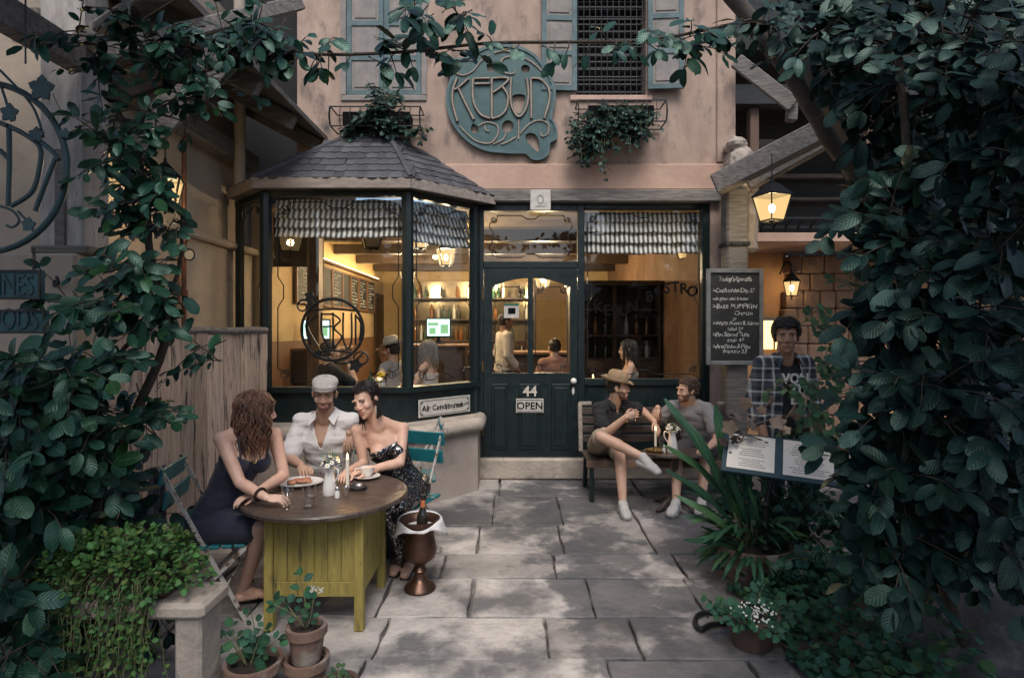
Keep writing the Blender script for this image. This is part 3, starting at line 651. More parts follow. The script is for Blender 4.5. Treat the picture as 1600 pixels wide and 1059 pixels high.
# timber gate roof
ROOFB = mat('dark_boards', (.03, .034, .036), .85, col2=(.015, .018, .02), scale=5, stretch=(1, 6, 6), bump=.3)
gt_ = thing('gate_roof', 'weathered timber gate roof of boards and rafters above the vine', 'roof', (-2.7, 2.6, 3.4))
for i in range(6):
    y = 1.3 + i*.27
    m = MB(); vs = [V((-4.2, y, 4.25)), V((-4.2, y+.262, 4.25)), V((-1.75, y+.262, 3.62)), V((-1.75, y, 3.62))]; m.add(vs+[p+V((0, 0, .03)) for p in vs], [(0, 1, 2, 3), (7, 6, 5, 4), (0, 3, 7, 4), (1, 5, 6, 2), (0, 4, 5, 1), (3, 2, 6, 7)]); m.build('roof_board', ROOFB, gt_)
for a, b, w_, h_ in ((P(-70, -25, 2.5), P(122, 92, 3.3), .10, .16), (P(160, 48, 3.2), P(262, -20, 2.7), .10, .05), (P(125, 70, 3.32), P(330, -60, 3.3), .09, .09), (P(118, 88, 3.35), P(470, 5, 4.6), .07, .1), (P(195, 245, 3.4), P(345, 90, 3.6), .05, .18)):
    m = MB(); m.bar(a, b, w_, h_, bev=.008); m.build('rafter', WOODX, gt_)
for sx, x0_, x1_, ya, yb in ((-1, -4.2, -1.35, -2.4, 1.2), (1, 1.35, 4.4, -2.4, 1.6)):      # unseen board roofs added beside and behind the viewer to shade the near sides
    if sx > 0: gt_ = thing('gate_roof', 'added unseen timber roof that shades the right side of the entrance and the dark vine', 'roof', (2.6, 0, 3.4))
    n = int((yb-ya)/.29)
    for i in range(n):
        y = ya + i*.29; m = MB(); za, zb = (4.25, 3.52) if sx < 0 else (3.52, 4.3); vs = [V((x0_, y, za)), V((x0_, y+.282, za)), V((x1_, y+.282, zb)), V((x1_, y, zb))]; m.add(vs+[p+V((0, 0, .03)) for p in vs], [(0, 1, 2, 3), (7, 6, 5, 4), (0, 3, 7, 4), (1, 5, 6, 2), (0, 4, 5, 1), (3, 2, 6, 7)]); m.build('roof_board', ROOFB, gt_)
    for y in (ya+.1, (ya+yb)/2, yb-.1):
        for x in (x0_+.4, x1_-.2 if sx < 0 else x1_-.4): m = MB(); m.bar((x if sx < 0 else x, y, 0), (x, y, 3.6), .12, .12, bev=.01); 
        if y < .9: m.build('post', WOODG, gt_)
# right gate: log brace, post, beam
rp = thing('veranda_frame', 'weathered grey timber post with sloping beam at the cafe corner', 'post', (2.4, 6.35, 0))
m = MB(); m.bb(2.30, 2.53, 6.16, 6.36, 0, 3.22, bev=.02); m.build('post', WOODG, rp)
m = MB(); m.bb(2.285, 2.545, 6.145, 6.375, 2.60, 2.64); m.tube([(2.35, 6.14, 2.62), (2.35, 6.13, 2.62)], .012, 8); m.tube([(2.48, 6.14, 2.62), (2.48, 6.13, 2.62)], .012, 8); m.build('iron_strap', IRON, rp)
m = MB(); m.bar(P(1117, 290, 6.15), P(1300, 197, 5.6), .17, .22, bev=.015); m.build('sloping_beam', WOODX, rp)
m = MB(); m.bar(P(1170, 290, 6.3), P(1292, 222, 5.9), .12, .12, bev=.012); m.build('rear_beam', WOODX, rp)
m = MB(); m.bar(P(1236, 190, 6.3), P(1240, 110, 6.3), .10, .10, bev=.01); m.bar(P(1150, 95, 6.4), P(1240, 165, 6.2), .05, .16, bev=.01); m.build('king_post', WOODG, rp)
LOG = mat('brown_log', (.11, .095, .085), .9, col2=(.055, .05, .047), scale=6, bump=.7, bscale=9)
lg = thing('log_brace', 'crooked brown log leaning across the upper right corner', 'log', P(1340, 280, 4.2))
pts = catmull([P(1120, -40, 3.6), P(1190, 55, 3.7), P(1232, 110, 3.8), P(1290, 210, 4.0), P(1345, 290, 4.2), P(1380, 400, 4.3)], 5)
m = MB(); m.tube(pts, [.055+.02*noise.noise(p*5) for p in pts], 10); m.ell(P(1236, 105, 3.75), (.06, .05, .04)); m.build('trunk', LOG, lg, smooth=True)
m = MB(); m.bar(P(1255, 90, 4.3), P(1400, 380, 4.4), .25, .12, bev=.02); m.build('trunk_limb', LOG, lg)
# right building
BRICKW = mat('warm_stone_wall', (.20, .125, .085), .95, col2=(.12, .075, .055), scale=4, col3=(.10, .06, .045), scale3=3, lo3=.55, hi3=.7, bump=1.0, bscale=9)
ORAN = mat('ochre_plaster', (.40, .23, .12), .92, col2=(.3, .16, .09), scale=3, bump=.3)
rb = thing('right_building', 'ochre house with balcony railing and veranda behind the vine', 'building', (4.5, 8.3, 0))
m = MB(); m.bb(2.5, 3.95, 8.3, 8.5, 0, 2.85); m.bb(5.1, 9, 8.3, 8.5, 0, 2.85); m.bb(3.95, 5.1, 8.3, 8.5, 0, .9); m.build('wall', ORAN, rb)
m = MB(); rr = random.Random(3)
for r in range(11):
    x = 3.88 + rr.uniform(-.05, .05)
    while x < 4.85:
        w_ = rr.uniform(.16, .34); m.box((x+w_/2, 8.22, .12+r*.25), (w_-.008, .24, .246), bev=.02); x += w_
m.build('stone_pier', BRICKW, rb)
m = MB(); m.bb(2.55, 9, 7.3, 8.5, 2.81, 2.93, bev=.012); m.build('balcony_slab', PLASTER_B, rb)
m = MB()
for i in range(30):
    x = 2.7+i*.155; m.tube(catmull([(x, 7.34, 2.93), (x, 7.30, 3.0), (x+.02, 7.24, 3.06), (x+.06, 7.22, 3.09)], 3), .012, 5)
m.bar((2.6, 7.31, 3.005), (7.4, 7.31, 3.005), .015, .03); m.bar((2.6, 7.22, 3.10), (7.4, 7.22, 3.10), .015, .02); m.build('railing', IRON, rb)
m = MB(); m.bb(3.1, 3.22, 7.5, 7.62, 2.93, 4.6, bev=.01); m.build('post', mat('brown_post', (.12, .075, .055), .8), rb)
m = MB(); m.bb(4.6, 4.72, 7.5, 7.62, 2.93, 4.6, bev=.01); m.build('post', MATS['brown_post'], rb)
m = MB(); m.bb(2.5, 9, 7.4, 7.6, 4.6, 4.85); m.bb(2.5, 11, 9.3, 9.4, 2.9, 10); m.bb(2.5, 9, 7.2, 9.4, 5.2, 5.3); m.build('upper_room', ROOFB, rb)
m = MB(); m.bb(2.6, 9, 9.1, 9.2, 4.1, 4.16); m.bb(2.6, 9, 9.1, 9.2, 3.75, 3.79); m.bb(2.6, 5, 8.0, 8.08, 4.25, 4.34); m.build('rail', WOODG, rb)
LITW = emis('lit_window', (1.0, .62, .22), 1.6)
m = MB(); m.bb(3.6, 3.92, 8.27, 8.29, 1.42, 1.83); m.build('lit_pane', LITW, rb)
m = MB(); m.bb(3.75, 3.77, 8.25, 8.27, 1.42, 1.83); m.bb(3.56, 3.60, 8.24, 8.30, 1.38, 1.88); m.bb(3.92, 3.96, 8.24, 8.30, 1.38, 1.88); m.bb(3.56, 3.96, 8.23, 8.30, 1.83, 1.88); m.build('window_frame', WOODG, rb)
m = MB(); m.bb(5.0, 5.45, 8.27, 8.29, 1.5, 2.05); m.build('lit_pane', LITW, rb)
# ================================================================ LANTERNS
LGL = bpy.data.materials.new('lantern_glass'); LGL.use_nodes = True; _n = LGL.node_tree; _n.nodes.remove(_n.nodes['Principled BSDF']); _t = _n.nodes.new('ShaderNodeBsdfTransparent'); _e = _n.nodes.new('ShaderNodeEmission'); _e.inputs[0].default_value = (1, .66, .27, 1); _e.inputs[1].default_value = .95; _m = _n.nodes.new('ShaderNodeMixShader'); _m.inputs[0].default_value = .30
_n.links.new(_t.outputs[0], _m.inputs[1]); _n.links.new(_e.outputs[0], _m.inputs[2]); _n.links.new(_m.outputs[0], _n.nodes['Material Output'].inputs[0])
BULB = emis('bulb_glow', (1.0, .66, .28), 28.0)
FROST = mat('frosted_lantern_pane', (.8, .62, .36), .5, emit=(1.0, .60, .22), estr=1.3)
FROST_DIM = mat('unlit_lantern_pane', (.35, .28, .2), .4)
def lantern(name, label, loc, h=.30, w_=.17, power=12, hang=.3, lit=True, wall=None, rz=.35, group=None):
    t = thing(name, label, 'lantern', loc, rz, group)
    wb = w_*.62; z1 = h*.62
    def c(s_, z): return [V((sx*s_/2, sy*s_/2, z)) for sx, sy in ((-1, -1), (1, -1), (1, 1), (-1, 1))]
    lo, hi = c(wb, 0), c(w_, z1)
    m = MB()
    for i in range(4): m.bar(lo[i], hi[i], .012); m.bar(lo[i], lo[(i+1) % 4], .012); m.bar(hi[i], hi[(i+1) % 4], .014)
    m.lathe([(0.0, -.06), (.012, -.045), (.008, -.02), (.03, -.006), (.03, 0)], (0, 0, 0), 8); m.build('frame', IRON, t, world=False)
    m = MB(); r = c(w_*1.12, z1); r2 = c(w_*.35, h*.92)
    m.add(r + r2, [(0, 1, 5, 4), (1, 2, 6, 5), (2, 3, 7, 6), (3, 0, 4, 7), (4, 5, 6, 7)]); m.lathe([(.03, h*.92), (.035, h*.96), (.012, h), (.012, h+.03)], (0, 0, 0), 8); m.build('cap', IRON, t, world=False)
    for i in range(4):
        j = (i+1) % 4; m = MB(); m.add([lo[i], lo[j], hi[j], hi[i]], [(0, 1, 2, 3)]); m.build('pane', LGL if lit else FROST_DIM, t, world=False, fix=False)
    if lit:
        m = MB(); m.lathe([(0, -.0), (.018, .01), (.03, .045), (.024, .075), (.01, .09), (0, .09)], (0, 0, z1*.3), 10); m.build('bulb', BULB, t, smooth=True, world=False)
        ld = bpy.data.lights.new('lantern_light', 'POINT'); ld.energy = power*(9.0 if 'interior' in name else 1.3); ld.color = (1.0, .75, .44); ld.shadow_soft_size = .04
        lo_ = bpy.data.objects.new('lantern_light', ld); COL.objects.link(lo_); lo_.parent = t; lo_.location = (0, 0, z1*.5)
    m = MB(); m.tube([(0, 0, h+.02), (0, 0, h+hang)], .006, 6)
    if wall: m.tube(catmull([V((0, 0, h+hang)), V(wall)*.5+V((0, 0, h+hang+.06)), V(wall)+V((0, 0, h+hang-.1))], 5), .012, 6)
    m.build('hanger', IRON, t, world=False)
    return t
lantern('hanging_lantern', 'lit four sided lantern hanging from the sloping timber beam', P(1206, 345, 5.7), .40, .25, 12, .26)
lantern('wall_lantern', 'lit lantern half hidden by the vine on the cream wall', P(258, 324, 4.6), .36, .23, 12, .16, wall=(-.45, -.2, .1), rz=.4)
lantern('wall_lantern', 'small lit lantern on the rough stone pier of the right building', P(1237, 462, 7.95), .32, .15, 5, .10, wall=(0, .25, 0), rz=.2)
# ================================================================ INTERIOR
IWALL = mat('interior_plaster', (.46, .34, .18), .9, col2=(.37, .26, .13), scale=2, bump=.2)
ICEIL = mat('interior_ceiling', (.46, .34, .18), .9, col2=(.36, .25, .12), scale=2)
IFL = mat('interior_floor', (.10, .06, .04), .6, col2=(.06, .04, .03), scale=5)
DKW = mat('dark_bar_wood', (.045, .026, .017), .5, col2=(.025, .015, .01), scale=6, stretch=(1, 1, 6), bump=.2)
MIDW = mat('mid_brown_wood', (.19, .10, .05), .55, col2=(.11, .055, .03), scale=4, stretch=(6, 6, 1), bump=.2)
room = cafe
m = MB(); m.bb(-3.1, 2.45, 6.62, 13.6, .16, .235); m.build('interior_floor', IFL, cafe)
m = MB(); m.bb(-3.1, 2.45, 6.86, 13.6, 3.142, 3.2); m.build('interior_ceiling', ICEIL, cafe)
m = MB(); m.bb(-3.12, -3.02, 6.9, 13.6, .235, 3.142); m.bb(-3.02, 2.3, 13.5, 13.6, .235, 3.142); m.build('interior_wall', IWALL, cafe); m = MB(); m.bb(2.24, 2.34, 6.9, 13.6, .235, 3.142); m.build('interior_side_wall', mat('brown_inner_wall', (.20, .115, .06), .8, col2=(.13, .07, .04), scale=3), cafe)
m = MB(); m.bb(-3.02, -2.99, 6.95, 13.5, .235, 1.55, bev=.005); m.build('wainscot', MIDW, cafe)
m = MB()
for y in (8.3, 9.7, 11.1, 12.5): m.bb(-3.0, 2.3, y, y+.16, 2.98, 3.14)
m.build('ceiling_beam', DKW, cafe)
m = MB(); m.bb(-2.44, -2.30, 6.86, 7.0, .235, 3.142); m.build('interior_post', MIDW, cafe)
# chalkboards along the left inner wall
CHB = mat('blackboard', (.012, .014, .014), .7, col2=(.03, .032, .03), scale=7)
CHALK = mat('chalk', (.6, .6, .56), .95)
bw = [(7.95, 8.42), (8.5, 8.97), (9.06, 9.45), (9.55, 10.05), (10.12, 10.5), (10.6, 11.1), (11.2, 11.75), (11.85, 12.4)]
rc = random.Random(5)
for i, (a, b) in enumerate(bw):
    dsc = ['menu blackboard nearest the front window on the inner wall', 'menu blackboard second along the inner wall', 'narrow dark framed board third along the inner wall', 'menu blackboard fourth along the inner wall', 'narrow board fifth along the inner wall', 'menu blackboard sixth along the inner wall', 'menu blackboard seventh along the inner wall', 'menu blackboard farthest along the inner wall'][i]
    t = thing('menu_blackboard', dsc, 'blackboard', (-2.98, (a+b)/2, 2.1), 0, 'menu boards along the inner wall')
    m = MB(); m.bb(-2.985, -2.97, a, b, 2.1, 2.68); m.build('board', CHB, t)
    m = MB()
    for (c, d, e, f) in ((a-.03, a, 2.07, 2.71), (b, b+.03, 2.07, 2.71), (a, b, 2.07, 2.1), (a, b, 2.68, 2.71)): m.bb(-2.985, -2.955, c, d, e, f)
    m.build('board_frame', MIDW, t)
    if i not in (2, 4):
        m = MB()
        for r in range(9):
            z = 2.62 - r*.058; n = rc.randint(2, 4); y = a+.05+rc.uniform(0, .06)
            for q in range(n):
                L = rc.uniform(.04, .12)
                if y+L > b-.03: break
                m.tube([V((-2.966, y+L*k/5, z+rc.uniform(-.016, .016))) for k in range(6)], .0045, 4); y += L+.035
        m.build('chalk_writing', CHALK, t)
# picture frames / door at the end of that wall
m = MB(); m.bb(-2.985, -2.96, 12.55, 13.3, .5, 2.5); m.build('inner_door', DKW, cafe)
# bar counter and shelving at the back
bar = thing('bar_counter', 'dark wooden bar counter with shelf of bottles behind inside the cafe', 'counter', (-.3, 10.6, .235))
m = MB(); m.bb(-1.9, 1.6, 10.4, 10.9, .235, 1.25); m.build('counter_body', DKW, bar)
m = MB(); m.bb(-1.95, 1.65, 10.3, 10.95, 1.25, 1.31, bev=.01); m.build('counter_top', MIDW, bar)
sf = thing('bottle_shelf', 'tall dark shelving full of bottles behind the bar', 'shelf', (-.6, 12.6, .235))
m = MB()
for z in (1.0, 1.45, 1.9, 2.35): m.bb(-2.3, .5, 12.3, 12.6, z, z+.03)
m.build('shelf_board', DKW, sf)
m = MB()
for x in (-2.3, -.9, .47): m.bb(x, x+.05, 12.28, 12.62, .3, 2.75)
m.build('carcass', DKW, sf); m = MB(); m.bb(-2.3, .5, 12.63, 12.65, .3, 2.75); m.build('added_mirror_back', mat('added_mirror', (.4, .33, .22), .15, metal=.8), sf)  # mirror sheet added behind the bottles to give the back bar a glow
BOT = [mat('bottle_green', (.02, .06, .03), .12, spec=.8), mat('bottle_amber', (.16, .06, .015), .12, spec=.8), mat('bottle_clear', (.4, .4, .36), .1, spec=.8), mat('bottle_dark', (.02, .018, .015), .15, spec=.8)]
def bottle_mesh(mt, h=.30, r=.036):
    m = MB(); m.lathe([(0, 0), (r, .005), (r, h*.58), (r*.85, h*.66), (r*.36, h*.78), (r*.33, h*.97), (r*.4, h*.975), (r*.4, h), (0, h)], n=10); return m.mesh('bottle', mt, smooth=True)
BM = [bottle_mesh(BOT[i % 4], .26+.03*(i % 3), .034+.004*(i % 2)) for i in range(8)]
rb_ = random.Random(9)
tier = ['lowest', 'second', 'third', 'top']
for zi, z in enumerate((1.03, 1.48, 1.93, 2.38)):
    x = -2.2
    while x < .4:
        k = rb_.randrange(8)
        if not any(abs(x-s_) < .06 for s_ in (-.88,)):
            o = bpy.data.objects.new('bottle', BM[k]); COL.objects.link(o); o.location = (x, 12.42+rb_.uniform(-.04, .04), z)
            tag(o, 'glass bottle standing on the %s board of the bar shelving' % tier[zi], 'bottle', 'bottles on the bar shelving, %s board' % tier[zi])
        x += rb_.choice((.1, .12, .15, .34))
SCR = emis('screen_glow', (.55, .85, .78), 1.3)
def monitor(label, loc, rz):
    t = thing('till_screen', label, 'screen', loc, rz)
    m = MB(); m.bb(-.19, .19, -.02, .02, .10, .40, bev=.008); m.bb(-.03, .03, 0, .05, .02, .12); m.bb(-.1, .1, -.06, .1, 0, .02); m.build('casing', INK, t, world=False)
    m = MB(); m.bb(-.17, .17, -.024, -.021, .125, .38); m.build('screen', SCR, t, world=False)
    m = MB(); m.bb(-.16, .0, -.027, -.025, .28, .33); m.bb(.03, .15, -.027, -.025, .16, .30); m.bb(-.14, -.04, -.027, -.025, .15, .25); m.build('screen_tiles', emis('tile_glow', (.25, .5, .25), .7), t, world=False)
def pedestal(label, x, y, w_, d, z1):
    t = thing('service_counter', label, 'counter', (x, y, .235)); m = MB(); m.bb(x-w_/2, x+w_/2, y-d/2, y+d/2, .235, z1-.04); m.build('cabinet', DKW, t); m = MB(); m.bb(x-w_/2-.03, x+w_/2+.03, y-d/2-.03, y+d/2+.03, z1-.04, z1, bev=.008); m.build('top', MIDW, t)
pedestal('low dark service counter below the right hand till screen', -1.15, 8.9, .9, .5, 1.48); monitor('glowing till screen facing the slanted bay pane', (-1.13, 8.85, 1.48), .1)
pedestal('low dark service counter by the menu wall', -2.7, 8.3, .5, 1.0, 1.45); monitor('glowing till screen behind the round iron emblem', (-2.75, 8.1, 1.45), .35)
# dark dresser, curtain and fern inside the shop window
dr = thing('display_dresser', 'dark glazed dresser standing inside the shop window', 'dresser', (1.6, 8.6, .235))
m = MB(); m.bb(.85, 2.2, 8.5, 8.95, .235, 1.25); m.bb(.85, 2.2, 8.9, 8.95, 1.25, 2.35)
for x in (.85, 1.5, 2.16): m.bb(x, x+.04, 8.5, 8.9, 1.25, 2.35)
m.bb(.82, 2.23, 8.45, 8.97, 2.35, 2.42); m.build('carcass', DKW, dr)
for z in (1.25, 1.6, 1.98): m = MB(); m.bb(.89, 2.16, 8.5, 8.9, z, z+.025); m.build('shelf_board', DKW, dr)
for i in range(16):
    k = rb_.randrange(8); o = bpy.data.objects.new('bottle', BM[k]); COL.objects.link(o); o.location = (.95+(i % 8)*.155, 8.7, 1.275 if i < 8 else 1.625); tag(o, 'glass bottle on the %s shelf of the dark dresser' % ('lower' if i < 8 else 'upper'), 'bottle', 'bottles in the dark dresser, %s shelf' % ('lower' if i < 8 else 'upper'))
# interior lanterns
for lab, p, h, w_, pw in (('lit lantern hanging inside behind the slanted bay pane', P(697, 415, 8.6), .40, .25, 26), ('lit lantern inside just below the slanted blind', P(657, 388, 7.7), .38, .24, 20), ('lit lantern inside near the right edge of the shop window', P(1076, 404, 7.5), .34, .27, 7),
                         ('added lit lantern deep inside over the bar counter', V((.55, 10.2, 2.45)), .4, .25, 40), ('added lit lantern deep inside over the left tables', V((-1.9, 10.5, 2.5)), .4, .25, 40), ('added lit lantern deep inside at the back of the bar', V((-.4, 12.0, 2.6)), .4, .25, 30)):  # the deep lanterns on this line are added to light the room
    lantern('interior_lantern', lab, p, h, w_, pw, 3.14-p.z-h)
lantern('interior_lantern', 'unlit lantern inside under the front blind', P(581, 388, 7.0), .36, .26, 0, 3.14-P(581, 388, 7.0).z-.36, lit=False)
# picture light strip above the menu boards
st = thing('cove_light', 'warm strip light above the inner menu boards', 'lamp', (-2.9, 10, 2.8))
m = MB(); m.bb(-2.97, -2.90, 7.6, 12.6, 2.76, 2.80); m.build('trough', MIDW, st)
m = MB(); m.bb(-2.955, -2.915, 7.6, 12.6, 2.801, 2.812); m.build('strip', emis('strip_glow', (1.0, .66, .26), 14.0), st)
# ================================================================ FENCE
fe = thing('plank_fence', 'upright weathered brown plank fence behind the woman in navy dress', 'fence', (-2.6, 5.0, 0))
fa, fb = V((-2.40, 5.62, 0)), V((-2.93, 4.25, 0)); fl = (fb-fa).length; fd = (fb-fa)/fl; fn = V((-fd.y, fd.x, 0)); fn = fn if fn.y < 0 else -fn
rf = random.Random(21); s = 0
while s < fl:
    w_ = rf.uniform(.085, .135); a = fa + fd*(s+w_/2); M = frame(a + fn*rf.uniform(-.008, .008), fd)
    m = MB(); h = 1.66 + rf.uniform(-.02, .01); n = 8; vs = []; fs = []
    for k in range(n+1):
        z = h*k/n; e = rf.uniform(-.004, .004)
        for x, y in ((-w_/2+.002+e, -.011), (w_/2-.002+e, -.011), (w_/2-.002+e, .011), (-w_/2+.002+e, .011)): vs.append((x, y + .006*math.sin(k+s*9), z))
    for k in range(n):
        for q in range(4): l = (q+1) % 4; fs.append((k*4+q, k*4+l, k*4+4+l, k*4+4+q))
    fs += [(3, 2, 1, 0), (n*4, n*4+1, n*4+2, n*4+3)]
    m.add(vs, fs, M); m.build('plank', PLANK, fe); s += w_
m = MB(); m.tube([fa + fd*(fl*k/8) + V((0, 0, 1.69+.006*math.sin(k*2))) for k in range(9)], .034, 8); m.build('top_rail', WOODX, fe, smooth=True)
m = MB(); m.bar(fa - fn*.05 + V((0, 0, .4)), fb - fn*.05 + V((0, 0, .4)), .04, .08); m.bar(fa - fn*.05 + V((0, 0, 1.3)), fb - fn*.05 + V((0, 0, 1.3)), .04, .08); m.build('back_rail', WOODX, fe)
# ================================================================ ROUND TABLE
YEL = mat('yellow_green_paint', (.35, .285, .075), .7, col2=(.24, .19, .05), scale=6, detail=9, stretch=(5, 5, .8), col3=(.10, .08, .04), scale3=7, lo3=.56, hi3=.70, bump=.3)
TTOP = mat('dark_table_wood', (.05, .034, .027), .34, col2=(.10, .075, .06), scale=5, stretch=(1.5, 9, 1), col3=(.02, .016, .014), scale3=6, lo3=.55, hi3=.7, bump=.2, rvar=.15)
tc_ = V((-1.14, 3.55, 0)); tb = thing('round_table', 'round dark topped table on a yellow green boarded base with four legs', 'table', tc_)
m = MB(); m.lathe([(0, .665), (.475, .665), (.49, .672), (.492, .69), (.485, .70), (0, .70)], tc_, 56); m.build('table_top', TTOP, tb, smooth=True)
bx0, bx1, by0, by1 = -1.375, -.865, 3.27, 3.81
for x in (bx0, bx1):
    for y in (by0, by1):
        m = MB(); vs = []
        m.bb(x-.026, x+.026, y-.026, y+.026, 0, .664, bev=.004); m.build('leg', YEL, tb)
n = 6; ww = (bx1-bx0-.052)/n
for i in range(n):
    for y in (by0-.004, by1+.004):
        m = MB(); x = bx0+.026+i*ww; m.bb(x+.001, x+ww-.001, y-.008+rf.uniform(0, .003), y+.008, .275, .655, bev=.002); m.build('panel_board', YEL, tb)
n = 6; ww = (by1-by0-.052)/n
for i in range(n):
    for x in (bx0-.004, bx1+.004):
        m = MB(); y = by0+.026+i*ww; m.bb(x-.008, x+.008-rf.uniform(0, .003), y+.001, y+ww-.001, .275, .655, bev=.002); m.build('panel_board', YEL, tb)
for (a, b, c, d) in ((bx0+.026, bx1-.026, by0-.012, by0+.01), (bx0+.026, bx1-.026, by1-.01, by1+.012), (bx0-.012, bx0+.01, by0+.026, by1-.026), (bx1-.01, bx1+.012, by0+.026, by1-.026)):
    m = MB(); m.bb(a, b, c, d, .19, .274, bev=.003); m.build('bottom_rail', YEL, tb)
m = text_mb('C/Tx', .05, Matrix.Translation((-1.12, by0-.0135, .218)), .0008, wob=.3, bold=.002); m.build('paint_mark', CHALK, tb)
# ================================================================ CHAIRS
def chair(label, loc, rz):
    t = thing('bistro_chair', label, 'chair', loc, rz, 'teal folding bistro chairs')
    for i in range(6):
        m = MB(); y = -.17+i*.068; m.box((0, y, .445), (.40, .056, .018), bev=.004); m.build('seat_slat', TEAL, t, world=False)
    for z, y in ((.86, -.245), (.73, -.222)):
        M = Matrix.Translation((0, y, z)) @ Matrix.Rotation(rad(-10), 4, 'X')
        m = MB(); m.box((0, 0, 0), (.41, .016, .105), M, .005); m.build('back_slat', TEAL, t, world=False)
    for sx in (-1, 1):
        m = MB(); m.bar((sx*.175, -.26, .92), (sx*.175, .20, 0), .010, .022); m.build('leg', WHITEMET, t, world=False)
        m = MB(); m.bar((sx*.19, .20, .43), (sx*.19, -.24, 0), .010, .022); m.build('leg', WHITEMET, t, world=False)
    for (x, y, z) in ((.175, .1, .22), (.19, -.16, .08), (.19, .2, .432), (.19, -.17, .432)): m = MB(); m.bar((-x, y, z), (x, y, z), .011); m.build('cross_bar', WHITEMET, t, world=False)
    return t
chair('teal folding chair under the woman in the navy dress, grey scarf on it', (-1.79, 3.50, 0), rad(-78))
chair('teal folding chair under the woman in the sequined black dress', (-.80, 4.27, 0), rad(158))
chair('teal folding chair under the man in the flat cap', (-1.45, 4.50, 0), rad(182))
chair('empty teal folding chair against the plaster base of the bay', (-.86, 4.95, 0), rad(100))
# grey scarf on the left chair
SCARF = mat('grey_scarf', (.13, .13, .16), .95, col2=(.09, .09, .115), scale=30, bump=.4, sheen=.3)
m = MB(); nx, nz = 14, 16; vs = []
for i in range(nz+1):
    for k in range(nx+1):
        u = k/nx; z = .90 - .50*i/nz; f = .022*math.sin(u*17+.5*math.sin(i*.6))*(.25+i/nz); y0 = 3.36 + .16*(u-.5)*(1+.25*i/nz)
        vs.append(V((-2.07 - .02*i/nz + f, y0, z + .02*math.sin(u*5) if i else z)))
m.add(vs, [(i*(nx+1)+k, i*(nx+1)+k+1, (i+1)*(nx+1)+k+1, (i+1)*(nx+1)+k) for i in range(nz) for k in range(nx)])
o = m.build('scarf', SCARF, smooth='all'); md = o.modifiers.new('s', 'SOLIDIFY'); md.thickness = .01; tag(o, 'crumpled grey scarf hanging over the back of the teal chair', 'scarf')
# ================================================================ THINGS ON THE ROUND TABLE
def onT(px, py, h=.70): Y = (CH-h)*F/(py-CY); return V(((px-CX)/F*Y, Y, h))
CERAM = mat('white_ceramic', (.72, .70, .66), .22, coat=.4)
def pitcher(label, loc, h, r, rz=0, cat='jug'):
    t = thing('flower_jug', label, cat, loc, rz)
    m = MB(); m.lathe([(0, .002), (r*.95, 0), (r, .008), (r*.96, h*.3), (r*.75, h*.62), (r*.62, h*.8), (r*.7, h*.95), (r*.78, h), (r*.7, h), (r*.55, h*.8), (0, h*.75)], (0, 0, 0), 24); m.ell((-r*.75, 0, h*.97), (r*.28, r*.25, h*.05)); m.build('body', CERAM, t, smooth=True, world=False)
    m = MB(); m.tube(catmull([(r*.62, 0, h*.9), (r*1.4, 0, h*.95), (r*1.45, 0, h*.7), (r*.8, 0, h*.45)], 5), r*.12, 8); m.build('handle', CERAM, t, smooth=True, world=False)
    rr = random.Random(int(h*1000)); PET = MATS.get('white_petal') or mat('white_petal', (.72, .72, .66), .7); YC = MATS.get('flower_eye') or mat('flower_eye', (.5, .34, .04), .7); ST = MATS.get('flower_green') or mat('flower_green', (.04, .10, .03), .6)
    for k in range(15):
        a = rr.uniform(0, 2*PI); d = rr.uniform(0, 1)**.5*r*1.35; c = V((d*math.cos(a), d*math.sin(a), h+.028+.055*(1-d/(r*1.4))+rr.uniform(-.012, .012)))
        nrm = (c - V((0, 0, h-.02))).normalized(); q = nrm.to_track_quat('Z', 'Y').to_matrix().to_4x4(); M = Matrix.Translation(c) @ q
        m = MB(); pr = .017
        for p in range(9):
            b = 2*PI*p/9; dx, dy = math.cos(b), math.sin(b); m.add([(dx*.003-dy*.003, dy*.003+dx*.003, .001), (dx*pr*.7-dy*.006, dy*pr*.7+dx*.006, .004), (dx*pr, dy*pr, .001), (dx*pr*.7+dy*.006, dy*pr*.7-dx*.006, .004), (dx*.003+dy*.003, dy*.003-dx*.003, .001)], [(0, 1, 2, 3, 4)], M)
        m.mi = 1; m.ell((0, 0, .003), (.005, .005, .004), M, 8, 5); m.build('flower', [PET, YC], t, world=False, fix=False)
    m = MB()
    for k in range(60):
        a = rr.uniform(0, 2*PI); d = rr.uniform(.2, 1)*r*1.45; c = V((d*math.cos(a), d*math.sin(a), h+rr.uniform(-.005, .07))); e = c + V((rr.uniform(-1, 1), rr.uniform(-1, 1), rr.uniform(-.2, 1.2))).normalized()*rr.uniform(.015, .032); sd = (e-c).cross(V((rr.random(), rr.random(), 1))).normalized()*.006
        m.add([c, (c+e)/2+sd, e, (c+e)/2-sd], [(0, 1, 2, 3)])
    stuff(m.build('foliage', ST, t, world=False, fix=False))
    m = MB()
    for k in range(3): m.tube(catmull([(0, 0, h*.8), (.01*k-.01, .005, h+.05), (.02*k-.015, .0, h+.10+.01*k)], 4), .0015, 4)
    m.build('stem', ST, t, world=False); return t
pitcher('white enamel jug of white daisies on the round table', onT(515, 772), .165, .042, rad(-20))
FLAME = emis('flame_glow', (1.0, .62, .22), 16.0)
WAX = mat('candle_wax', (.72, .68, .6), .5, sss=.3, emit=(1, .6, .3), estr=.05)
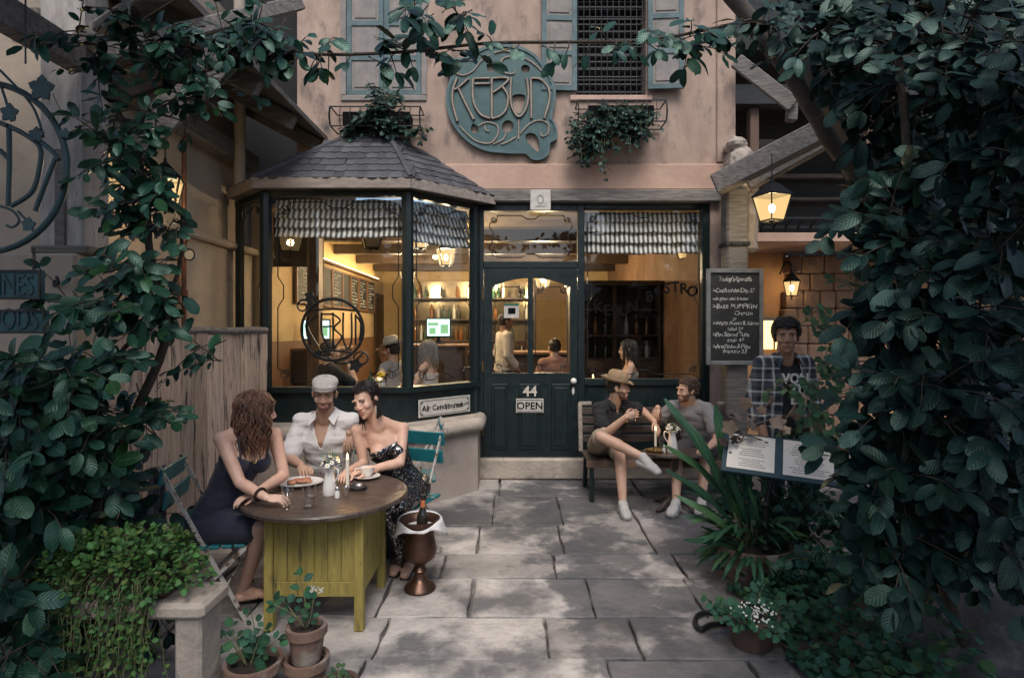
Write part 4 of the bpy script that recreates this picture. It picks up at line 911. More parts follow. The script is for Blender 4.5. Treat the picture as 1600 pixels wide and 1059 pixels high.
def candle(label, loc, h, r=.011, dish=.0):
    t = thing('candle', label, 'candle', loc)
    if dish: m = MB(); m.lathe([(0, .004), (dish*.5, .002), (dish, .012), (dish*1.02, .016), (dish*.5, .008), (0, .010)], (0, 0, 0), 24); m.build('dish', BRASS, t, smooth=True, world=False)
    m = MB(); m.lathe([(0, .0), (r*2, 0), (r*1.9, .02), (r*1.3, .035), (r*1.35, .05), (0, .05)], (0, 0, 0), 14); m.build('holder', GLASSW if not dish else BRASS, t, smooth=True, world=False)
    m = MB(); m.lathe([(r, .02), (r*1.02, h*.5), (r*.98, h), (r*.5, h-.004), (0, h-.003)], (0, 0, 0), 12); m.build('wax', WAX, t, smooth=True, world=False)
    m = MB(); m.tube([(0, 0, h-.004), (.001, 0, h+.008)], .0012, 5); m.build('wick', INK, t, world=False)
    m = MB(); m.lathe([(0, h+.003), (.0045, h+.010), (.005, h+.016), (.003, h+.026), (0, h+.038)], (0, 0, 0), 10); m.build('flame', FLAME, t, smooth=True, world=False)
    ld = bpy.data.lights.new('candle_light', 'POINT'); ld.energy = .5; ld.color = (1, .55, .22); ld.shadow_soft_size = .008; lo_ = bpy.data.objects.new('candle_light', ld); COL.objects.link(lo_); lo_.parent = t; lo_.location = (0, 0, h+.06)
candle('lit white candle in a glass holder on the round table', onT(543, 767), .20)
def shaker(label, loc, c):
    t = thing('shaker', label, 'shaker', loc); m = MB(); m.lathe([(0, 0), (.016, 0), (.017, .02), (.012, .045), (0, .045)], n=10); m.build('jar', c, t, smooth=True, world=False); m = MB(); m.lathe([(.013, .045), (.014, .055), (.008, .064), (0, .065)], n=10); m.build('lid', mat('chrome', (.6, .6, .6), .2, metal=1) if 'chrome' not in MATS else MATS['chrome'], t, smooth=True, world=False)
shaker('salt shaker with chrome lid beside the white jug', onT(527, 777), CERAM); shaker('pepper shaker with chrome lid at the foot of the candle', onT(541, 775), mat('pepper_brown', (.16, .12, .09), .4))
t = thing('tea_cup', 'white cup standing on a saucer near the sequined dress', 'cup', onT(573, 746) + V((0, 0, .014)))
m = MB(); m.lathe([(0, 0), (.028, 0), (.03, .006), (.043, .025), (.05, .058), (.047, .058), (.04, .028), (.026, .01), (0, .01)], n=24); m.build('bowl', CERAM, t, smooth=True, world=False)
m = MB(); m.tube(catmull([(-.047, -.01, .05), (-.072, -.02, .048), (-.07, -.02, .025), (-.04, -.01, .018)], 5), .005, 7); m.build('handle', CERAM, t, smooth=True, world=False)
o = MB(); o.lathe([(0, .004), (.045, .002), (.088, .016), (.09, .019), (.045, .008), (0, .010)], onT(573, 747), 32); o = o.build('saucer', CERAM, smooth=True); tag(o, 'round white saucer under the tea cup', 'saucer')
t = thing('plate_of_food', 'oval white plate of sliced cured meat on the round table', 'plate', onT(468, 757))
M = Matrix.Diagonal((1.0, .85, 1, 1)); m = MB(); m.lathe([(0, .006), (.09, .004), (.148, .02), (.15, .024), (.09, .010), (0, .012)], (0, 0, 0), 40, M); m.build('plate', CERAM, t, smooth=True, world=False)
FOOD = mat('cured_meat', (.36, .13, .07), .5, col2=(.5, .25, .15), scale=40, bump=.4)
for k, (x, y) in enumerate([(-.05, 0), (-.02, .03), (.02, -.02), (.05, .01), (0, 0), (.03, .04), (-.04, -.03)]):
    m = MB(); m.ell((x, y, .022+.004*(k % 3)), (.032, .024, .010), nu=10, nv=6); m.build('food_slice', FOOD, t, smooth=True, world=False)
def tumbler(label, loc, h, r0, r1, parentless=True):
    t = thing('tumbler', label, 'glass', loc); m = MB(); m.lathe([(0, 0), (r0, 0), (r1, h), (r1-.002, h), (r0-.003, .014), (0, .014)], n=20); m.build('glass', GLASSW, t, smooth=True, world=False)
    m = MB(); m.lathe([(0, .015), (r0-.004, .015), (r0+(r1-r0)*.5-.004, h*.5), (0, h*.5)], n=20); m.build('water', GLASSW, t, smooth=True, world=False)
tumbler('clear water tumbler near the front of the round table', onT(483, 793), .135, .029, .039)
tumbler('empty tumbler behind the candle on the round table', onT(541, 742), .12, .03, .038)
t = thing('wine_glass', 'clear stemmed wine glass held by the woman in navy', 'glass', V((-1.262, 3.235, .70)))
m = MB(); m.lathe([(0, .0), (.032, .001), (.030, .004), (.006, .008), (.004, .05), (.012, .06), (.03, .085), (.036, .125), (.033, .125), (.026, .085), (.008, .063), (0, .062)], n=20); m.build('glass', GLASSW, t, smooth=True, world=False)
t = thing('ashtray', 'dark metal dish beside the candle', 'dish', onT(560, 764)); m = MB(); m.lathe([(0, .004), (.05, .002), (.06, .022), (.055, .022), (.045, .008), (0, .008)], n=20); m.build('dish', mat('pewter', (.12, .12, .13), .35, metal=.8), t, smooth=True, world=False)
# ================================================================ WINE COOLER
BRZ = mat('bronze', (.15, .085, .06), .38, metal=.85, col2=(.07, .04, .03), scale=7, rvar=.12, bump=.1)
wc = thing('wine_cooler', 'tall bronze goblet wine cooler standing on the paving', 'wine cooler', G(656, 920))
m = MB(); m.lathe([(0, .0), (.10, 0), (.105, .012), (.095, .03), (.05, .065), (.035, .10), (.04, .118), (.048, .128), (.04, .14), (.032, .155), (.045, .175), (.10, .215), (.112, .26), (.10, .32), (.092, .37), (.10, .42), (.135, .465), (.137, .47), (.125, .463), (.09, .42), (.08, .36), (0, .3)], n=32); m.build('goblet', BRZ, wc, smooth=True, world=False)
wb_ = thing('wine_bottle', 'dark wine bottle with orange neck label in the bronze cooler', 'bottle', G(656, 920) + V((.012, 0, .335)))
Mw = Matrix.Rotation(rad(2), 4, 'Y'); m = MB(); m.lathe([(0, 0), (.037, .004), (.037, .14), (.03, .165), (.015, .20), (.0135, .27), (.016, .272), (.016, .285), (0, .285)], (0, 0, 0), 16, Mw); m.build('body', BOT[3], wb_, smooth=True, world=False)
m = MB(); m.lathe([(.0165, .205), (.0155, .25)], (0, 0, 0), 16, Mw); m.build('neck_label', mat('orange_label', (.5, .16, .06), .5), wb_, world=False)
CLOTH = mat('white_cloth', (.66, .65, .64), .9, bump=.3, bscale=40)
m = MB(); nu_, nr = 40, 9; vs = []; cc = G(656, 920)
for i in range(nr+1):
    for k in range(nu_):
        a = 2*PI*k/nu_; lobe = .5+.5*math.cos(2*(a-.15)); front = max(0, -math.sin(a)); t_ = i/nr
        if t_ < .5: r = .075 + .066*(t_/.5); z = .40 + .078*(t_/.5) - .05*front*(t_/.5)*(1-lobe)
        else: q = (t_-.5)*2; r = .141 + .035*q*lobe + .008*math.sin(a*9)*q; z = .478 - (.11*lobe**2 + .02)*q - .05*front*(1-lobe)
        vs.append(cc + V((r*math.cos(a), r*math.sin(a), z)))
m.add(vs, [(i*nu_+k, i*nu_+(k+1) % nu_, (i+1)*nu_+(k+1) % nu_, (i+1)*nu_+k) for i in range(nr) for k in range(nu_)]); o = m.build('napkin', CLOTH, smooth='all'); o.modifiers.new('s', 'SOLIDIFY').thickness = .004; tag(o, 'white cloth draped over the rim of the bronze cooler', 'napkin')
# ================================================================ BENCH, SMALL TABLE
BENW = mat('bench_wood', (.085, .06, .05), .65, col2=(.05, .037, .032), scale=5, stretch=(1, 8, 8), bump=.3)
bn = thing('park_bench', 'dark slatted wooden bench under the shop window', 'bench', (1.5, 5.95, 0))
bz = .42
for i in range(4): m = MB(); y = 5.70+i*.115; m.bb(.74, 2.36, y, y+.10, bz-.03, bz, bev=.006); m.build('seat_slat', BENW, bn)
for i in range(4): m = MB(); z = .50+i*.095; m.bb(.74, 2.36, 6.165+i*.022, 6.187+i*.022, z, z+.075, bev=.006); m.build('back_slat', BENW, bn)
m = MB(); m.bb(.735, 2.365, 5.675, 5.695, .34, .41, bev=.004); m.build('front_rail', mat('bench_rail', (.20, .13, .095), .6, col2=(.13, .085, .06), scale=5, stretch=(1, 8, 8)), bn)
for x in (.79, 2.31):
    for (a, b) in (((x, 5.72, .39), (x, 5.70, 0)), ((x, 6.16, .39), (x, 6.26, 0))): m = MB(); m.bar(a, b, .045, .05, bev=.008); m.build('leg', GREEN, bn)
    m = MB(); m.bar((x, 5.70, .38), (x, 6.2, .38), .045, .03); m.build('side_rail', GREEN, bn)
for x in (.735, 2.365): m = MB(); m.bar((x, 6.15, .40), (x, 6.25, .90), .045, .05, bev=.008); m.bar((x-.015, 6.25, .90), (x+.13*(1 if x < 1.5 else -1), 6.26, .90), .04, .04, bev=.006); m.build('back_post', FASCIA, bn)
sc_ = V((1.56, 5.50, 0)); stb = thing('pedestal_table', 'small dark oval table with pedestal foot by the bench', 'table', sc_)
m = MB(); m.lathe([(0, .515), (.29, .515), (.30, .525), (.295, .54), (0, .54)], (0, 0, 0), 36, Matrix.Translation(sc_) @ Matrix.Diagonal((1.05, .78, 1, 1))); m.build('table_top', TTOP, stb, smooth=True)
m = MB(); m.lathe([(.05, .0), (.055, .03), (.028, .07), (.026, .2), (.045, .27), (.028, .34), (.03, .5), (.07, .515)], sc_, 16); m.build('column', BENW, stb, smooth=True)
for k in range(4):
    a = k*PI/2+.6; d = V((math.cos(a), math.sin(a), 0)); m = MB(); m.tube(catmull([sc_+V((0, 0, .10)), sc_+d*.10+V((0, 0, .09)), sc_+d*.2+V((0, 0, .035)), sc_+d*.26+V((0, 0, .015))], 4), [.022]*10 + [.016]*3, 8); m.build('foot', BENW, stb, smooth=True)
def onS(px, py): Y = (CH-.54)*F/(py-CY); return V(((px-CX)/F*Y, Y, .54))
pitcher('white enamel jug of white daisies on the small oval table', V((1.52, 5.46, .54)), .20, .05, rad(160))
candle('lit candle on a brass dish on the small oval table', V((1.37, 5.50, .54)), .20, .011, .085)
shaker('small shaker on the oval table between candle and jug', V((1.44, 5.46, .54)), CERAM)
tumbler('tumbler held by the man in the black polo shirt', V((1.155, 5.50, .82)), .09, .028, .034)
tumbler('tall glass on the small oval table beside the jug', V((1.45, 5.60, .54)), .13, .028, .034)
# ================================================================ SPECIALS CHALKBOARD
cb = thing('specials_chalkboard', 'tall grey framed blackboard of daily specials hung on the timber post', 'chalkboard', (2.36, 6.1, 1.3))
x0, x1, z0, z1, yb = 2.065, 2.665, 1.325, 2.345, 6.115
m = MB(); m.bb(x0+.03, x1-.03, yb, yb+.02, z0+.03, z1-.03); m.build('board', CHB, cb)
GREYF = mat('grey_frame', (.21, .22, .215), .8, col2=(.13, .14, .14), scale=8, bump=.3)
for q in ((x0, x0+.042, z0, z1), (x1-.042, x1, z0, z1), (x0+.042, x1-.042, z0, z0+.045), (x0+.042, x1-.042, z1-.045, z1)): m = MB(); m.bb(q[0], q[1], yb-.015, yb+.025, q[2], q[3], bev=.006); m.build('board_frame', GREYF, cb)
lines = [("Today's Specials", .0, .065, .5, 440), ('>Catch of the Day 27', -.2, .06, 1, 459), ('with green salad & butter', -.2, .045, 1, 472), ('>Bake PUMPKIN', -.1, .068, .6, 486), ('Chorizo', .22, .06, .6, 497), ('27', -.02, .045, .8, 507), ('>Warm Prawn & Salmon', -.2, .058, 1, 514), ('Salad 27', -.0, .05, .8, 523), ('>Pan Seared Tuna', -.2, .062, .8, 533), ('steak 47', 0, .055, .7, 542), ('>Artichoke & Peas', -.2, .062, .8, 553), ('Risotto 23', 0, .06, .7, 561)]
for i, (tx_, dx, sz, sp, py) in enumerate(lines):
    z = 1.7-(py-515)/900*6.11 - .0 ; z = z0+.09 + (z1-z0-.2)*(1-(py-437)/130)
    al = 'LEFT' if tx_[0] == '>' or tx_.startswith('with') else 'CENTER'; xx = x0+.06 if al == 'LEFT' else (x0+x1)/2+dx*.4
    t = text_mb(tx_, sz, Matrix.Translation((xx, yb-.003, z)), .0006, align=al, wob=.2, shear=.12, spacing=.86 if len(tx_) > 15 else 1.0); t.build('chalk_writing', CHALK, cb)
# ================================================================ MENU STAND
ms_ = G(1196, 918); mst = thing('menu_stand', 'wrought iron lectern holding an open two page menu', 'menu stand', ms_)
mc = P(1217, 714, 3.72); Mm = Matrix.Translation(mc) @ Matrix.Rotation(rad(-24), 4, 'Z') @ Matrix.Rotation(rad(3), 4, 'Y') @ Matrix.Rotation(rad(-52), 4, 'X')
m = MB(); m.box((0, .008, 0), (.68, .02, .34), Mm, .004); m.build('board', mat('menu_blue', (.015, .045, .06), .5), mst)
PAPER = mat('menu_paper', (.72, .68, .6), .7, col2=(.64, .6, .53), scale=6)
for k, sx in enumerate((-1, 1)):
    m = MB(); m.box((sx*.167, -.006, .004), (.285, .003, .29), Mm); pg = m.build('menu_page', PAPER, mst)
    t = MB(); rr = random.Random(k+40)
    for r in range(14):
        wid = rr.uniform(.10, .22); z = .115-r*.0175
        if k == 0 and r in (4, 9): continue
        x = -wid/2
        while x < wid/2: L = rr.uniform(.01, .03); t.box((sx*.167+x+L/2, -.0085, z), (L*.85, .001, .004), Mm); x += L
    if k == 0:
        for (x, z, r_) in ((-.11, .10, .014), (-.12, .06, .009), (.09, .105, .012), (-.125, -.02, .012), (-.10, .12, .018)): t.ell((sx*.167+x, -.008, z), (r_, .001, r_*.8), Mm, 8, 5)
    stuff(t.build('print', mat('grey_print', (.12, .12, .13), .7) if k == 0 else MATS['grey_print'], pg))
m = MB(); top = mc + V((0, .05, -.08)); m.tube([top, V((ms_.x, ms_.y+.0, .55)), V((ms_.x, ms_.y, .20))], .017, 8); m.lathe([(.02, -.02), (.03, 0), (.02, .02)], (ms_.x, ms_.y, .26), 10); m.lathe([(.02, -.02), (.028, 0), (.02, .02)], V((ms_.x, ms_.y, .55)), 10); m.build('pole', IRON, mst, smooth=True)
for k in range(4):
    a = k*PI/2+.5; d = V((math.cos(a), math.sin(a), 0)); m = MB(); m.tube(catmull([V((ms_.x, ms_.y, .24)), V((ms_.x, ms_.y, .18))+d*.06, V((ms_.x, ms_.y, .06))+d*.13, V((ms_.x, ms_.y, .01))+d*.15, V((ms_.x, ms_.y, .015))+d*.2], 4), .009, 6); m.build('foot', IRON, mst)
for sx in (-1, 1):
    m = MB(); m.tube(catmull([top + V((0, 0, -.08)), top + V((sx*.1, 0, -.06)), top + V((sx*.2, -.02, .0)), top + V((sx*.16, -.02, .035)), top + V((sx*.12, -.02, .01))], 5), .007, 6); m.build('scroll', IRON, mst)
# ================================================================ POTS AND PLANTER
TERRA = mat('terracotta', (.19, .115, .085), .88, col2=(.12, .08, .062), scale=7, col3=(.27, .25, .22), scale3=6, lo3=.5, hi3=.64, bump=.4)
TERRD = mat('dark_terracotta', (.10, .06, .045), .85, col2=(.06, .04, .03), scale=6, bump=.4)
SOIL = mat('soil', (.018, .013, .010), 1.0, col2=(.03, .022, .016), scale=30, bump=1.0, bscale=40)
def pot(label, loc, r, h, taper=.7, mt=None, rim=.02, saucer=False):
    t = thing('plant_pot', label, 'pot', loc); mt = mt or TERRA
    m = MB(); m.lathe([(0, 0), (r*taper, 0), (r*(taper+1)/2*1.02, h*.5), (r*.97, h-.045), (r+rim*.5, h-.04), (r+rim*.5, h), (r-.008, h), (r-.02, h-.05), (0, h-.05)], n=32); o = m.build('body', mt, t, smooth=True, world=False)
    m = MB(); n = 24; vs = [V((0, 0, h-.02))]
    for rr_ in (.35, .7, 1.0):
        for k in range(n): a = 2*PI*k/n; vs.append(V(((r-.01)*rr_*math.cos(a), (r-.01)*rr_*math.sin(a), h-.03+.014*noise.noise(V((a*2, rr_*4, r*9))))))
    fs = [(0, 1+k, 1+(k+1) % n) for k in range(n)] + [(1+i*n+k, 1+(i+1)*n+k, 1+(i+1)*n+(k+1) % n, 1+i*n+(k+1) % n) for i in range(2) for k in range(n)]
    m.add(vs, fs); m.build('soil', SOIL, t, smooth='all', world=False); return t
PB = V((-1.175, 2.62, 0)); pot('wide terracotta bowl pot beside the stone bench', PB, .118, .20, .6)
PS0 = V((-.955, 2.68, 0)); pot('chipped terracotta pot standing inside another pot', PS0 + V((.0, 0, .17)), .083, .16, .78)
pot('lower terracotta pot with another pot stacked in it', PS0, .093, .18, .8)
PS1 = V((-.775, 2.58, 0)); pot('small dark pot with a seedling on the paving', PS1, .075, .13, .8, TERRD)
PL1 = V((1.63, 3.92, 0)); pot('large terracotta pot under the long leaved plant', PL1, .25, .26, .65)
PL2 = V((1.30, 3.12, 0)); pot('dark terracotta pot of white flowering herbs by the menu stand', PL2, .135, .17, .75, TERRD)
sb_ = thing('stone_bench', 'pale stone bench carrying a trailing green plant', 'stone bench', (-1.7, 2.6, 0))
m = MB(); m.bb(-2.14, -1.30, 2.42, 2.66, .475, .545, bev=.018); m.build('slab', STONE, sb_, smooth=False)
m = MB(); m.bb(-1.44, -1.325, 2.45, 2.63, 0, .474, bev=.012); m.build('leg', STONE, sb_); m = MB(); m.bb(-2.11, -1.99, 2.45, 2.63, 0, .474, bev=.012); m.build('leg', STONE, sb_)
tr = thing('plant_trough', 'low clay trough of soil on the stone bench', 'trough', (-1.75, 2.62, .545)); m = MB(); m.box((-1.76, 2.55, .60), (.56, .19, .11), bev=.02); m.build('body', TERRD, tr); m = MB(); m.box((-1.76, 2.55, .655), (.52, .15, .012)); m.build('soil', SOIL, tr)
UR = mat('white_urn', (.40, .38, .36), .7, col2=(.28, .27, .26), scale=4, col3=(.12, .12, .12), scale3=5, lo3=.55, hi3=.75, bump=.4)
ur = thing('garden_urn', 'bulging white urn in the shade of the stone bench', 'urn', (-2.02, 2.98, 0)); m = MB(); m.lathe([(0, 0), (.13, 0), (.19, .1), (.225, .25), (.2, .38), (.15, .44), (.17, .47), (.14, .47), (0, .4)], n=30); m.build('body', UR, ur, smooth=True, world=False)
# hose loop near the right pots
m = MB(); m.tube(catmull([G(1150, 960), G(1100, 962)+V((0, 0, .02)), G(1086, 975)+V((0, 0, .02)), G(1095, 988)+V((0, 0, .02)), G(1115, 980)+V((0, 0, .02)), G(1165, 975)], 6), .014, 8); o = m.build('garden_hose', IRON, smooth=True); tag(o, 'loop of dark hose lying on the paving by the herb pot', 'hose')
# rock lower right
m = MB(); m.ell((2.55, 2.75, .08), (.62, .40, .36), nu=40, nv=26)
for v in m.v: d = v - V((2.55, 2.75, .08)); v += d.normalized()*(.10*noise.noise(v*2.4)+.03*noise.noise(v*7))
ROCK = mat('boulder_stone', (.085, .09, .10), .85, col2=(.05, .053, .06), scale=6, col3=(.19, .19, .19), scale3=7, lo3=.52, hi3=.68, bump=.9, bscale=12)
o = m.build('boulder', ROCK, smooth='all'); tag(o, 'grey boulder at the foot of the right hand vine', 'boulder')
# ================================================================ WINDOW BOXES
def window_box(label, x0, x1, z0, z1, y0, y1):
    t = thing('iron_window_box', label, 'window box', ((x0+x1)/2, FY, z0)); m = MB()
    for z in (z0, z1):
        for (a, b) in (((x0, y0), (x1, y0)), ((x0, y0), (x0, y1)), ((x1, y0), (x1, y1)), ((x0, y1), (x1, y1))): m.bar((*a, z), (*b, z), .012)
    n = 9
    for i in range(n+1): x = x0+(x1-x0)*i/n; m.tube(catmull([(x, y0, z0), (x, y0-.025, (z0+z1)/2), (x, y0, z1)], 3), .005, 5)
    for x in (x0, x1): m.tube(catmull([(x, y0-.02, z0), (x, y0-.06, (z0+z1)/2), (x, y0-.02, z1)], 4), .006, 5)
    m.build('basket', IRON, t); m = MB(); m.bb(x0+.12, x1-.12, y0+.03, y1-.02, z0+.02, z1-.04, bev=.01); m.build('trough', INK, t)
window_box('black iron basket under the closed shutters', -1.98, -1.0, 3.92, 4.13, 6.28, 6.54)
window_box('black iron basket under the barred window', .72, 1.68, 3.97, 4.2, 6.28, 6.54)
# ================================================================ HANGING SIGNS LEFT
SIGT = mat('sign_teal', (.012, .07, .085), .6, col2=(.008, .05, .06), scale=8, bump=.2)
IRT = mat('teal_iron', (.022, .055, .065), .5, metal=.2, col2=(.014, .035, .042), scale=12)
for (txt, xr, xl, ztop, zbot, lab, dy) in (('WINES', -2.115, -2.50, 0, 0, 'hanging teal board lettered WINES below the iron ring sign', (422, 468)), ('& FOODS', -2.095, -2.62, 0, 0, 'hanging teal board lettered FOODS below the wines board', (484, 521))):
    Y = 2.6; za = P(0, dy[0], Y).z; zb = P(0, dy[1], Y).z; t = thing('hanging_sign', lab, 'sign', ((xl+xr)/2, Y, zb))
    Ms = Matrix.Translation((xr, Y, 0)) @ Matrix.Rotation(rad(-4), 4, 'Y') if False else Matrix.Identity(4)
    m = MB(); m.bb(xl, xr, Y-.012, Y+.012, zb, za, bev=.004); m.build('board', SIGT, t)
    m = MB()
    for q in ((xl, xr, zb, zb+.01), (xl, xr, za-.01, za), (xr-.01, xr, zb+.01, za-.01), (xl, xl+.01, zb+.01, za-.01)): m.bb(q[0], q[1], Y-.02, Y-.012, q[2], q[3])
    m.build('border', IRON, t)
    m = text_mb(txt, .135, Matrix.Translation((xr-.03, Y-.014, zb+.02)) @ Matrix.Diagonal((.62, 1, 1, 1)), .004, align='RIGHT'); m.build('lettering', IRT, t)
rs_ = thing('iron_ring_sign', 'large round teal wrought iron sign with leaves and letters', 'sign', P(-25, 395, 2.6))
def q6(x, y): return P(x, y, 2.6)
m = MB(); c6 = q6(-25, 262); r6 = .375; m.tube([c6 + V((r6*math.cos(a*PI/24), 0, r6*math.sin(a*PI/24)*1.02)) for a in range(48)], .014, 8, closed=True); m.build('ring', IRT, rs_, smooth=True)
for i, st in enumerate(([(14, 195), (15, 260), (13, 322)], [(0, 192), (35, 208), (62, 230), (62, 262), (50, 300), (18, 322)], [(87, 248), (70, 290), (55, 330)], [(0, 235), (15, 250)], [(55, 215), (80, 235), (92, 250)], [(0, 322), (20, 330), (30, 345), (20, 355), (10, 352)], [(28, 330), (42, 345), (50, 350)], [(0, 130), (10, 160), (18, 190)], [(0, 110), (50, 165), (68, 215)], [(100, 190), (90, 200), (95, 212)])):
    m = MB(); m.tube(catmull([q6(*p) for p in st], 5), .011 if i < 5 else .006, 6); m.build('iron_bar', IRT, rs_, smooth=True)
def leaf_poly(cx, cz, r, y): return [(cx + r*(1+.18*math.cos(5*a)+.07*math.cos(15*a))*math.cos(a+1.5), cz + r*(1+.18*math.cos(5*a)+.07*math.cos(15*a))*math.sin(a+1.5)) for a in [k*PI/20 for k in range(40)]]
for (x, y, r) in ((18, 178, .036), (68, 140, .05), (48, 352, .028), (105, 210, .02), (60, 212, .03)):
    c = q6(x, y); m = MB(); m.prism([leaf_poly(c.x, c.z, r, 0)], 2.585, 2.592); m.build('iron_leaf', IRT, rs_)
m = MB()
for (x, ya, yb) in ((53, 388, 424), (53, 467, 486)):
    a, b = q6(x, ya), q6(x, yb); n = max(2, int((a-b).length/.022))
    for k in range(n):
        c = a.lerp(b, (k+.5)/n); s_ = (a-b).length/n*.62; M = Matrix.Translation(c) @ Matrix.Rotation(PI/2*(k % 2), 4, 'Z'); m.tube([V((.35*s_*math.cos(t*PI/4), 0, s_*math.sin(t*PI/4))) for t in range(8)], .003, 5, closed=True, M=M)
m.tube([q6(40, 100), q6(40, -20)], .004, 5); m.build('chain', IRON, rs_)
# ================================================================ PEOPLE
def remesh(mb, voxel, smooth=4, cut=None, wob=0.0, wsc=9.0, fold=None):
    me = bpy.data.meshes.new('tmp'); me.from_pydata([tuple(p) for p in mb.v], [], mb.f)
    b = bmesh.new(); b.from_mesh(me); bmesh.ops.recalc_face_normals(b, faces=b.faces); b.to_mesh(me); b.free()
    o = bpy.data.objects.new('tmp', me); COL.objects.link(o)
    r = o.modifiers.new('r', 'REMESH'); r.mode = 'VOXEL'; r.voxel_size = voxel; r.adaptivity = 0
    if smooth: s_ = o.modifiers.new('s', 'SMOOTH'); s_.factor = .5; s_.iterations = smooth
    bpy.context.view_layer.update()
    e = bpy.data.meshes.new_from_object(o.evaluated_get(bpy.context.evaluated_depsgraph_get()))
    bpy.data.objects.remove(o); bpy.data.meshes.remove(me)
    if wob or fold:
        nr = [v.normal.copy() for v in e.vertices]
        for v, n in zip(e.vertices, nr):
            d = wob*noise.fractal(v.co*wsc, 1.0, 2.0, 3) if wob else 0
            if fold: d += fold(v.co)
            v.co += n*d
    out = MB(); out.v = [v.co.copy() for v in e.vertices]
    for p in e.polygons:
        f = list(p.vertices)
        if cut:
            c = sum((out.v[i] for i in f), V((0, 0, 0)))/len(f)
            if cut(c): continue
        out.f.append(f); out.m.append(0)
    bpy.data.meshes.remove(e)
    if cut:
        used = sorted({i for f in out.f for i in f}); mp = {i: k for k, i in enumerate(used)}
        out.v = [out.v[i] for i in used]; out.f = [[mp[i] for i in f] for f in out.f]
        cnt = {}
        for f in out.f:
            for a, b in zip(f, f[1:]+f[:1]): k = (min(a, b), max(a, b)); cnt[k] = cnt.get(k, 0)+1
        nb = {}
        for (a, b), c in cnt.items():
            if c == 1: nb.setdefault(a, []).append(b); nb.setdefault(b, []).append(a)
        for _ in range(7):
            new = {i: (out.v[i]*.4 + sum((out.v[j] for j in n), V((0, 0, 0)))/len(n)*.6) for i, n in nb.items()}
            for i, c in new.items(): out.v[i] = c
    return out
def join(a, b, mi=None):
    k = len(a.v); a.v += b.v; a.f += [[i+k for i in f] for f in b.f]; a.m += (b.m if mi is None else [mi]*len(b.f))
def eloft(mb, secs, n=18):        # sections (centre, right*radius, forward*radius)
    vs = []; fs = []
    for c, a, b in secs:
        for k in range(n): t = 2*PI*k/n; vs.append(c + a*math.cos(t) + b*math.sin(t))
    m = len(secs)
    for i in range(m-1):
        for k in range(n): l = (k+1) % n; fs.append((i*n+k, i*n+l, (i+1)*n+l, (i+1)*n+k))
    fs.append(tuple(range(n))[::-1]); fs.append(tuple((m-1)*n+k for k in range(n))); mb.add(vs, fs)
def limb(mb, pts, rs, n=12):
    pts = [V(p) for p in pts]; path = []; rad_ = []
    for i in range(len(pts)-1):
        for k in range(5): t = k/5; path.append(pts[i].lerp(pts[i+1], t)); rad_.append(rs[i]+(rs[i+1]-rs[i])*t)
    path.append(pts[-1]); rad_.append(rs[-1]); mb.tube(path, rad_, n)
    mb.ell(pts[0], rs[0]*.99, nu=12, nv=8); mb.ell(pts[-1], rs[-1]*.99, nu=12, nv=8)
def up_of(J): return (J['neck']-J['pelvis']).normalized()
def axes(J):
    r = (J['shR']-J['shL']).normalized(); u = (J['neck']-J['chest']).normalized(); f = u.cross(r).normalized()
    rp = (J['hiR']-J['hiL']).normalized(); fp = V((0, 0, 1)).cross(rp).normalized()
    return r, f, u, rp, fp
def torso(mb, J, S, inf=0.0, lo=0, hi=9):
    r, f, u, rp, fp = axes(J); pe, ch, nk = J['pelvis'], J['chest'], J['neck']; fem = S['fem']; k = S['k']
    shm = (J['shR']+J['shL'])/2
    sec = [(pe + V((0, 0, -.10)), rp*(.155 if fem else .15), fp*.115), (pe, rp*(.175 if fem else .165), fp*.125), (pe.lerp(ch, .25), rp*(.16 if fem else .158), fp*.115), (pe.lerp(ch, .55), (r+rp)/2*(.122 if fem else .15), (f+fp)/2*(.092 if fem else .112)),
           (pe.lerp(ch, .85), r*(.132 if fem else .165), f*.10), (ch + u*.03, r*(.145 if fem else .175), f*.105), (ch.lerp(shm, .7)-f*.005, r*(.135 if fem else .165), f*.088), (shm + u*.015 - f*.01, r*(.11 if fem else .13), f*.06), (nk, r*.062, f*.06)]
    sec = [(c, a*(k + inf/a.length), b*(k + inf/b.length)) for c, a, b in sec][lo:hi+1]
    eloft(mb, sec)
    if fem and lo < 5 and hi >= 5:
        for s_ in (-1, 1): mb.ell(ch + r*s_*.068 + f*.078 + u*.0, .062*k+inf*.8, nu=14, nv=10)
def shoulder(mb, J, sd, S, inf=0.0):
    r = S['arm'][0]; sh = J['sh'+sd]; shm = (J['shR']+J['shL'])/2; nk = J['neck']; limb(mb, [nk.lerp(sh, .12)+V((0, 0, .022)), nk.lerp(sh, .5)+V((0, 0, .004)), sh], [.040+inf*.6, .042+inf*.6, r*.95+inf*.8]); limb(mb, [shm.lerp(sh, .45)-V((0, 0, .005)), sh], [r*1.05+inf, r*1.08+inf])
def arm(mb, J, sd, S, inf=0.0, t1=2.0):
    a, b, c = J['sh'+sd], J['el'+sd], J['wr'+sd]; r0, r1, r2 = S['arm']
    up = a.lerp(b, .45); limb(mb, [a, up, b] if t1 >= 1 else [a, a.lerp(b, min(.45, t1*.5)), a.lerp(b, t1)], [r0+inf*.4, r0*.93+inf*.8, r1+inf] if t1 >= 1 else [r0+inf*.35, r0*.95+inf*.7, r0*.88+inf*1.25])
    if t1 > 1: t = t1-1; limb(mb, [b, b.lerp(c, .3*t if t < 1 else .3), b.lerp(c, t)], [r1+inf, r1*1.06+inf, (r2 if t >= 1 else r1)+inf])
